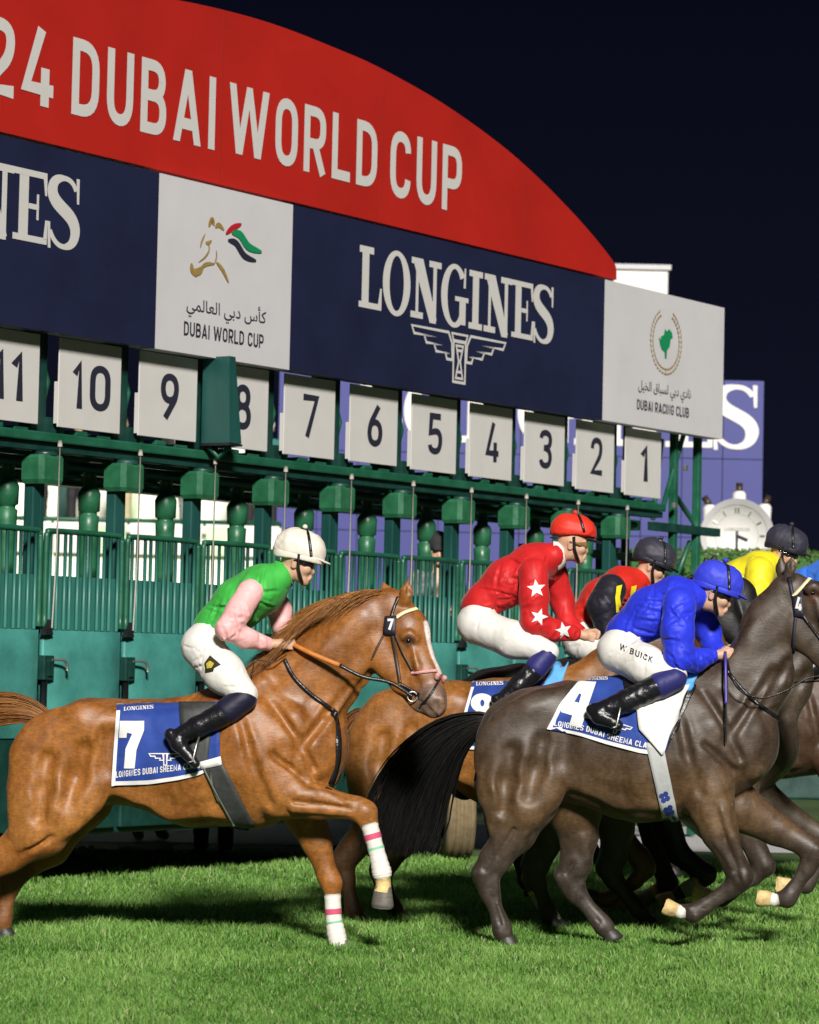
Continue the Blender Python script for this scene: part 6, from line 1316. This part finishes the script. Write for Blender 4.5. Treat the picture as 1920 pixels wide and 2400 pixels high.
def jockey(label, fr, J, col, base, vox=.008, seed=1, goggles='lens', worn=True, extra=None):
    e = empty('person', base, label, 'person'); g = J.get('g', 1.0)
    phi = math.radians(J.get('tilt', -8)); turn = math.radians(J.get('turn', 0)); H0 = fr(*J['head'], J.get('hlat', 0.0))
    fw = np.array([math.cos(phi) * math.cos(turn), -math.sin(turn) * math.cos(phi), math.sin(phi)]); sd = np.array([math.sin(turn), math.cos(turn), 0.0]); up = np.cross(fw, sd); up = up if up[2] > 0 else -up
    def h(a, b, c=0.0): return H0 + (fw * a + up * b + sd * c) * g
    S = SDF(); k = .02
    S.c(h(-.012, .035), .088, h(.0, .05), .088, ly=.86, k=k); S.c(h(.035, -.02), .060, ly=.95, k=.03); S.c(h(.015, -.055), .048, h(.060, -.098), .026, ly=1.15, k=.025)
    S.c(h(.082, .004), .009, h(.097, -.034), .0115, k=.012); S.c(h(.087, -.042), .0115, ly=1.6, k=.010); S.c(h(.088, -.066), .012, ly=2.1, k=.006); S.c(h(.084, -.079), .012, ly=1.9, k=.006)
    S.c(h(.078, .020), .016, ly=2.8, k=.015)
    for s in (-1, 1):
        S.c(h(.058, -.026, s * .040), .026, k=.02); S.c(h(.090, -.006, s * .034), .013, k=.01, op=-1); S.c(h(-.016, -.020, s * .074), .019, h(-.012, .008, s * .078), .021, ly=.45, k=.008); S.c(h(.05, -.088, s * .02), .018, k=.02)
    nbx = fr(*J['torso'][-1][:2], 0.0); S.c(h(-.035, -.055), .054, nbx, .058, k=.03)
    tor = [(fr(x, y, 0.0), fr.m(r)) for x, y, r in J['torso']]
    for (a, ra), (b, rb) in zip(tor[:-1], tor[1:]): S.c(a, ra * .8, b, rb * .8, ly=1.15, k=.03)
    def arm(pts, sg):
        q = [(fr(x, y, l), fr.m(r)) for x, y, r, l in pts]
        for (a, ra), (b, rb) in zip(q[:-1], q[1:]): S.c(a, ra * .72, b, rb * .72, k=.02)
        w = q[-1][0]; hx, hy, hl = J['hand_near' if sg < 0 else 'hand_far']; hc = fr(hx, hy, hl); S.c(w, .028, hc, .030, k=.015)
        d = hc - w; d /= np.linalg.norm(d) + 1e-9; side = np.array([0, 1.0, 0]); upv = np.cross(d, side) if np.cross(d, side)[2] > 0 else -np.cross(d, side)
        S.c(hc, .031, hc + d * .03, .028, ly=.75, k=.012)
        for f in range(4):                                  # fingers closed round the rein
            o = hc + d * .035 + upv * (.024 - .016 * f); k1 = o + d * (.030 - .004 * abs(f - 1)) + side * sg * .012; k2 = k1 - d * .004 - side * sg * .032; k3 = k2 - d * .026
            S.c(o + side * sg * .012, .0095, k1, .0092, k=.004); S.c(k1, .0092, k2, .0088, k=.004); S.c(k2, .0088, k3, .0080, k=.004)
        t0 = hc + upv * .024 - side * sg * .006; t1 = t0 + d * .030 + upv * .012; S.c(t0, .0115, t1, .0102, k=.006); S.c(t1, .0102, t1 + d * .026 - upv * .008, .0088, k=.005)
        return q
    qn = arm(J['arm_near'], -1); qf = arm(J['arm_far'], 1)
    def leg(pts, s): return [(fr(x, y, s * l), fr.m(r)) for x, y, r, l in pts]
    for s in (-1, 1):
        q = leg(J['thigh'], s) + leg(J['boot'], s)[1:]
        for (a, ra), (b, rb) in zip(q[:-1], q[1:]): S.c(a, ra * .78, b, rb * .78, k=.03)
    V, Fq = S.mesh(min(vox, .0065) if vox < .01 else vox); make('body', V, Fq, 'skin', e, True)
    # silks
    T = SDF()
    for (a, ra), (b, rb) in zip(tor[:-1], tor[1:]): T.c(a, ra, b, rb, ly=1.22, k=.05)
    for s in (-1, 1): T.c(tor[-2][0] + np.array([0, s * .10, 0]), tor[-2][1] * .62, (qn if s < 0 else qf)[0][0] * .75 + tor[-2][0] * .25, fr.m(34 * g), k=.05)
    w0 = tor[0][0]; T.c(w0, tor[0][1] * .98, w0 + (w0 - tor[1][0]) / np.linalg.norm(w0 - tor[1][0]) * .05, tor[0][1] * .9, ly=1.2, k=.03)
    folds(T, fr, J['torso'][:3], 18, seed + 50, p=(.004, .007), r=(3, 5.5))
    V, Fq = T.mesh(vox, wrinkle(seed, .0022 * J.get('wr', 1), 34)); make('silk_vest' if col['sleeve'] != col['vest'] else 'silk_jacket', V, Fq, col['vest'], e, True); TB = bvh_of(V, Fq)
    SL = []
    for q, sg in ((qn, -1), (qf, 1)):
        A = SDF(); r0 = q[0][1]
        for (a, ra), (b, rb) in zip(q[:-1], q[1:]): A.c(a, ra, b, rb, k=.03)
        if sg < 0: folds(A, fr, J['arm_near'], 12, seed + 70, (40, 80), (40, 75), (.0035, .0065), (3, 5), mir=False)
        V, Fq = A.mesh(vox, wrinkle(seed + 3 + sg, .0022 * J.get('wr', 1), 40)); make('sleeve', V, Fq, col['sleeve'], e, True); SL.append(bvh_of(V, Fq))
        w = q[-1][0]; d = w - q[-2][0]; d /= np.linalg.norm(d); V, F = tube([w - d * .012, w + d * .02], [fr.m(17 * g), fr.m(15 * g)], 14); make('cuff', V, F, col.get('cuff', col['sleeve']), e, True)
    nd = h(-.03, -.06) - tor[-1][0]; nl = np.linalg.norm(nd); nd /= nl; V, F = tube([tor[-1][0] + nd * .015, tor[-1][0] + nd * min(nl * .6, .05), tor[-1][0] + nd * min(nl * .85, .088)], [.098, .083, .068], 18); make('collar', V, F, col.get('collar', col['vest']), e, True)
    # breeches and boots
    B = SDF(); st = J['seat']; B.c(fr(st[0], st[1], 0), fr.m(st[2]), tor[0][0], tor[0][1] * .86, ly=1.35, k=.05)
    for s in (-1, 1):
        q = leg(J['thigh'], s); [B.c(a, ra, b, rb, k=.05) for (a, ra), (b, rb) in zip(q[:-1], q[1:])]
    folds(B, fr, [(st[0], st[1], st[2])] + list(J['thigh']), 8, seed + 90, (40, 85), (40, 80), (.0012, .003), (2, 3))
    V, Fq = B.mesh(vox, wrinkle(seed + 9, .0012, 46)); make('breeches', V, Fq, 'breeches', e, True); BB_ = bvh_of(V, Fq)
    for s in (-1, 1):
        q = leg(J['boot'], s); Bo = SDF(); [Bo.c(a, ra, b, rb, k=.02) for (a, ra), (b, rb) in zip(q[1:-1], q[2:])]
        ft = leg(J['foot'], s); [Bo.c(a, ra, b, rb, k=.018) for (a, ra), (b, rb) in zip(ft[:-1], ft[1:])]
        V, Fq = Bo.mesh(vox, wrinkle(seed + 20, .003, 60)); make('boot', V, Fq, 'boot', e, True)
        Tp = SDF().c(q[0][0], q[0][1] * .98, q[1][0] * .75 + q[0][0] * .25, q[1][1] * 1.08, k=.02); V, Fq = Tp.mesh(vox); make('boot_top', V, Fq, col.get('boot_top', 'navy boot top'), e, True)
        iron = ft[-1][0] * .7 + ft[0][0] * .3; V, F = tube([iron + np.array([.03, -.045 * 1, -.035]), iron + np.array([0, -.05, -.04]), iron + np.array([0.02, .05, -.04]), iron + np.array([.05, .045, .06]), iron + np.array([.06, 0, .10]), iron + np.array([.05, -.045, .06]), iron + np.array([.03, -.045, -.035])], .006, 6, False); make('stirrup', V, F, 'steel', e, True)
    # helmet in its silk cover, peak, goggles, straps
    K = SDF().c(h(-.036, .086), .118, h(.032, .078), .118, ly=.82, k=.03).c(h(.0, -.90), .945, k=.012, op=-1); V, Fq = K.mesh(min(vox, .007), wrinkle(seed + 30, .0035, 45)); make('helmet', V, Fq, col['cap'], e, True); KB = bvh_of(V, Fq)
    V, Fq = SDF().c(h(-.040, .048), .112, h(.036, .042), .114, ly=.82, k=.01).c(h(0, -.90), .922, k=.008, op=-1).c(h(0, 1.02), .970, k=.008, op=-1).mesh(.007); make('helmet_rim', V, Fq, col.get('rim', 'black silk'), e, True)
    V, Fq = SDF().c(h(.095, .046), .012, h(.182, .030), .007, ly=6.5, k=.01).mesh(.006); make('peak', V, Fq, col.get('peak', 'black silk'), e, True)
    Gg = SDF().c(h(.074, .004, -.030), .024, h(.074, .004, .030), .024, k=.012)
    for q_ in (-1, 1): Gg.c(h(.070, .004, q_ * .036), .022, h(.045, .004, q_ * .066), .016, k=.012).c(h(.045, .004, q_ * .072), .010, h(-.02, .014, q_ * .088), .008, k=.008)
    V, Fq = Gg.mesh(.0055); make('goggles', V, Fq, goggles, e, True)
    arcp = []
    for t in np.linspace(0, 1, 12):                          # goggle strap over the cap
        a = .10 - .13 * t; b = .02 + .19 * math.sin(t * 1.9) ; o = H0 + (fw * a * .9 + up * b + sd * -.6) * 1.0; c_ = h(0, .06); d = c_ + fw * (a * .8) + up * (b - .06) - o; d = Vector(d).normalized(); hit = KB.ray_cast(Vector(o), d, 2.0)
        if hit[0] is not None: arcp.append(np.array(hit[0]) - np.array(d) * .003)
    if len(arcp) > 3: V, F = tube(arcp, .006, 6, True, 1.5); make('goggle_strap', V, F, 'leather', e, True)
    for s in (-1, 1): V, F = tube(smooth_path([h(.0, .05, s * .090), h(.012, -.03, s * .082), h(.045, -.10, s * .045), h(.05, -.115, 0)], 5), .007, 6, True, 1.4); make('chin_strap', V, F, 'leather', e, True)
    V, Fq = SDF().c(h(0, .214), .016, k=.01).mesh(.005); make('button', V, Fq, col['cap'], e, True)
    return e, TB, SL, BB_
def star(cx, cy, R, rot=0.0):
    v = []
    for i in range(10): a = math.pi / 2 + i * math.pi / 5 + rot; r = R if i % 2 == 0 else R * .42; v.append((cx + r * math.cos(a), cy - r * math.sin(a)))
    v.append((cx, cy)); return v, [(10, i, (i + 1) % 10) for i in range(10)]
J7 = dict(head=(698, 1320), tilt=-10, torso=[(508, 1458, 44), (560, 1416, 58), (615, 1380, 56), (655, 1352, 34)], arm_near=[(588, 1388, 31, -.18), (558, 1435, 29, -.25), (532, 1474, 26, -.27), (578, 1496, 23, -.20), (626, 1509, 17, -.12)], arm_far=[(635, 1385, 32, .17), (655, 1430, 28, .22), (662, 1468, 24, .20), (675, 1496, 16, .08)],
          hand_near=(664, 1510, -.09), hand_far=(688, 1502, .05), seat=(475, 1508, 45), thigh=[(474, 1518, 48, .08), (525, 1578, 45, .20), (574, 1628, 31, .27)], boot=[(572, 1638, 31, .28), (520, 1676, 29, .31), (465, 1703, 24, .33), (425, 1722, 20, .34)], foot=[(400, 1722, 15, .345), (418, 1742, 19, .35), (458, 1790, 11, .38)], wr=.8)
j7, TB, SLs, BBj = jockey('jockey in a green vest with pink sleeves and a white cap', f7, J7, dict(vest='green silk', sleeve='pink silk', cuff='skin', cap='white cap silk', rim='white cap silk', peak='white cap silk', boot_top='dark boot top'), h7.location, .0075, 1)
em = [(495, 1535), (515, 1552), (522, 1560), (500, 1572), (486, 1578), (480, 1560), (486, 1548)]
M['badge'] = mat('dark badge', (0.03, 0.028, 0.012), .5, var=.3); M['badge_gold'] = mat('gold badge', (0.50, 0.40, 0.05), .5, var=.5, scale=60)
decal('badge', j7, BBj, f7, [(493, 1537), (518, 1558), (503, 1566), (500, 1574), (482, 1577), (480, 1554)], [(0, 1, 2, 3, 4, 5)], 'badge', .004, maxlen=12); decal('badge', j7, BBj, f7, [(492, 1548), (503, 1556), (497, 1566), (487, 1567), (485, 1557)], [(0, 1, 2, 3, 4)], 'badge_gold', .0065, maxlen=12)
wp7 = empty('whip', f7(690, 1500, -.05), 'thin black whip held upright by the rider in green', 'whip'); free_strap('shaft', wp7, [f7(668, 1530, -.06), f7(690, 1495, -.05), f7(733, 1431, -.02)], .0075, 'whip'); free_strap('flap', wp7, [f7(727, 1440, -.02), f7(736, 1427, -.02)], .011, 'whip', 3)
J4 = dict(head=(1676, 1394), tilt=-16, turn=6, torso=[(1474, 1478, 46), (1528, 1436, 58), (1586, 1404, 52), (1628, 1398, 34)], arm_near=[(1592, 1415, 39, -.18), (1588, 1480, 38, -.25), (1592, 1540, 34, -.26), (1630, 1548, 27, -.18), (1666, 1537, 19, -.12)], arm_far=[(1635, 1420, 36, .17), (1660, 1480, 30, .22), (1672, 1520, 24, .16), (1690, 1530, 17, .08)],
          hand_near=(1694, 1534, -.10), hand_far=(1704, 1526, .05), seat=(1448, 1522, 46), thigh=[(1450, 1528, 48, .08), (1515, 1560, 44, .20), (1584, 1584, 27, .27)], boot=[(1582, 1590, 29, .28), (1535, 1612, 29, .31), (1470, 1643, 27, .33), (1405, 1670, 23, .34)], foot=[(1388, 1664, 15, .345), (1406, 1678, 20, .35), (1450, 1700, 12, .38)], wr=1.35)
j4, TB, SLs, BBj = jockey('jockey in plain royal blue silks and blue cap', f4, J4, dict(vest='blue silk', sleeve='blue silk', cap='blue cap silk', rim='blue cap silk', peak='blue cap silk'), h4.location, .0075, 2)
V2, F = text_px(din('W BUICK', .56, .15, .2), lambda u, v: (1452 + 76 * u + 3 * v, 1522 + 32 * u - 14 * v)); decal('lettering', j4, BBj, f4, V2, F, 'print_navy', .004, maxlen=30)
wp4 = empty('whip', f4(1701, 1640, -.24), 'purple and black whip hanging from the hand of the rider in blue', 'whip'); free_strap('shaft', wp4, [f4(1700, 1528, -.13), f4(1701, 1560, -.19), f4(1702, 1650, -.25)], .009, 'purple'); free_strap('flap', wp4, [f4(1702, 1648, -.25), f4(1702, 1700, -.255), f4(1701, 1742, -.255)], .013, 'whip', flat=.45)
J8 = dict(head=(1342, 1277), tilt=-4, g=.98, torso=[(1132, 1412, 43), (1190, 1365, 54), (1250, 1325, 50), (1298, 1303, 32)], arm_near=[(1250, 1342, 35, -.18), (1252, 1400, 34, -.24), (1252, 1458, 31, -.25), (1300, 1478, 25, -.18), (1346, 1485, 18, -.12)], arm_far=[(1300, 1345, 32, .17), (1318, 1410, 28, .22), (1330, 1460, 22, .16), (1360, 1482, 16, .08)],
          hand_near=(1372, 1490, -.10), hand_far=(1384, 1486, .05), seat=(1114, 1458, 42), thigh=[(1118, 1466, 44, .08), (1205, 1500, 41, .20), (1284, 1528, 26, .27)], boot=[(1280, 1538, 26, .28), (1250, 1574, 25, .30), (1215, 1608, 22, .32), (1180, 1640, 19, .33)], foot=[(1164, 1640, 14, .335), (1180, 1654, 17, .34), (1215, 1682, 11, .37)])
j8, TB, SLs, BBj = jockey('jockey in red silks with white stars and a red cap', f8, J8, dict(vest='red silk', sleeve='red silk', cap='red cap silk', collar='cloth_white'), h8.location, .0085, 3, goggles='lens_clear')
for cx, cy, R, rt in ((1257, 1380, 22, .1), (1263, 1446, 21, -.3), (1320, 1478, 20, .2)):
    v, f = star(cx, cy, R, rt); decal('star', j8, SLs[0], f8, v, f, 'cloth_white', .005, maxlen=12)
fKp = Fr(20.4); JK = dict(head=(1527, 1330), tilt=-18, torso=[(1372, 1452, 40), (1412, 1408, 50), (1462, 1374, 46), (1496, 1362, 28)], arm_near=[(1432, 1382, 37, -.18), (1414, 1420, 37, -.24), (1425, 1470, 30, -.24), (1465, 1490, 24, -.16), (1500, 1490, 16, -.1)], arm_far=[(1490, 1390, 30, .17), (1510, 1440, 26, .2), (1520, 1480, 16, .08)],
          hand_near=(1520, 1492, -.08), hand_far=(1530, 1488, .05), seat=(1360, 1500, 40), thigh=[(1362, 1505, 42, .08), (1430, 1535, 38, .20), (1490, 1560, 24, .27)], boot=[(1488, 1566, 25, .28), (1450, 1590, 23, .31), (1400, 1615, 21, .33), (1360, 1635, 18, .34)], foot=[(1345, 1635, 14, .345), (1360, 1648, 17, .35), (1395, 1670, 11, .38)])
jK, TB, SLs, BBj = jockey('jockey in red with a black sleeve, yellow stripes and a dark cap', fKp, JK, dict(vest='crimson silk', sleeve='black silk', cap='grey cap silk'), hK.location, .011, 4)
for x0 in (1444, 1478):
    V2 = [(x0, 1375), (x0 + 12, 1372), (x0 + 6, 1400), (x0 + 10, 1432), (x0 - 2, 1436), (x0 - 4, 1402)]; decal('stripe', jK, TB if x0 > 1460 else SLs[0], fKp, V2, [(0, 1, 2, 3, 4, 5)], 'yellow silk', .012, maxlen=12)
fYp = Fr(20.8); JY = dict(head=(1838, 1298), tilt=-14, turn=18, torso=[(1690, 1400, 40), (1735, 1362, 48), (1782, 1334, 42), (1812, 1322, 27)], arm_near=[(1780, 1340, 34, -.18), (1775, 1395, 32, -.24), (1790, 1440, 28, -.24), (1820, 1450, 22, -.16), (1850, 1450, 16, -.1)], arm_far=[(1815, 1350, 30, .17), (1835, 1400, 26, .2), (1860, 1440, 16, .08)],
          hand_near=(1870, 1450, -.08), hand_far=(1880, 1446, .05), seat=(1680, 1445, 40), thigh=[(1682, 1450, 42, .08), (1750, 1480, 38, .20), (1810, 1505, 24, .27)], boot=[(1808, 1510, 25, .28), (1770, 1535, 23, .31), (1720, 1560, 21, .33), (1680, 1580, 18, .34)], foot=[(1665, 1580, 14, .345), (1680, 1593, 17, .35), (1715, 1615, 11, .38)])
jY, TB, SLs, BBj = jockey('jockey in bright yellow silks and a black cap at the right', fYp, JY, dict(vest='yellow silk', sleeve='yellow silk', cap='grey cap silk'), hY.location, .011, 5)
fBp = Fr(22.6); sh = lambda pts: [(p[0] + 160, p[1] + 18) + tuple(p[2:]) for p in pts]; JB = {k: (sh(v) if isinstance(v, list) else v) for k, v in JY.items()}; JB.update(head=(2004, 1314), hand_near=(2030, 1468, -.08), hand_far=(2040, 1464, .05), seat=(1840, 1463, 40))
jB, TB, SLs, BBj = jockey('jockey in sky blue silks cut off by the right edge', fBp, JB, dict(vest='sky silk', sleeve='sky silk', cap='grey cap silk'), hB.location, .013, 6)

# ------------------------------------------------------------------ turf blades
def turf():
    r = np.random.default_rng(5); pos = []
    for d0, d1, dens in ((11.4, 12.6, 3500), (12.6, 15.5, 5400), (15.5, 18.5, 3400), (18.5, 22, 2100), (22, 25.5, 1300)):
        x0 = -.137 * d1 - .9; x1 = .137 * d1 + .9; n = int((d1 - d0) * (x1 - x0) * dens); pos.append(np.stack([r.uniform(x0, x1, n), r.uniform(d0, d1, n)], 1))
    p = np.concatenate(pos); n = len(p)
    def fbm(q, f, sd):
        rr = np.random.default_rng(sd); o = np.zeros(len(q))
        for i in range(6): a = rr.uniform(0, 6.28); k = f * rr.uniform(.6, 1.8); o += np.sin((q[:, 0] * math.cos(a) + q[:, 1] * math.sin(a)) * k + rr.uniform(0, 6.28) + 1.2 * np.sin(q[:, 1] * k * .6 + i))
        return o / 3.0
    big = fbm(p, 2.2, 1); med = fbm(p, 7, 2); sm = fbm(p, 22, 3)
    hgt = (0.033 + .013 * med + .012 * sm + .008 * big) * r.uniform(.55, 1.35, n); hgt = np.clip(hgt, .014, .085)
    far = np.clip((p[:, 1] - 13) / 12, 0, 1); wid = (.0025 + .0030 * far) * r.uniform(.7, 1.3, n); az = r.uniform(0, 2 * math.pi, n); lean = r.uniform(.15, 1.0, n) * hgt; la = r.uniform(0, 2 * math.pi, n) + .6 * med
    dx, dy = np.cos(az) * wid, np.sin(az) * wid; lx, ly = np.cos(la) * lean, np.sin(la) * lean
    B0 = np.stack([p[:, 0] - dx, p[:, 1] - dy, np.zeros(n)], 1); B1 = np.stack([p[:, 0] + dx, p[:, 1] + dy, np.zeros(n)], 1)
    M0 = np.stack([p[:, 0] - dx * .8 + lx * .35, p[:, 1] - dy * .8 + ly * .35, hgt * .62], 1); M1 = np.stack([p[:, 0] + dx * .8 + lx * .35, p[:, 1] + dy * .8 + ly * .35, hgt * .62], 1); T = np.stack([p[:, 0] + lx, p[:, 1] + ly, hgt], 1)
    V = np.stack([B0, B1, M1, M0, T], 1).reshape(-1, 3); i = np.arange(n) * 5
    tri = np.concatenate([np.stack([i, i + 1, i + 2], 1), np.stack([i, i + 2, i + 3], 1), np.stack([i + 3, i + 2, i + 4], 1)])
    k = np.clip(.50 + .27 * big + .20 * med + .22 * r.normal(size=n), 0, 1)[:, None]
    c = np.array([0.080, 0.225, 0.026]) * (1 - k) + np.array([0.285, 0.50, 0.120]) * k; dry = (r.uniform(size=n) < .05)[:, None]; c = np.where(dry, np.array([0.46, 0.52, 0.24]), c)
    C = np.repeat(c, 5, 0); o = make('grass', V, tri, 'grass', None, False, colors=C); tag(o, 'short green turf blades on the track in front of the gate', 'grass', None, 'stuff'); return n
NB = turf()
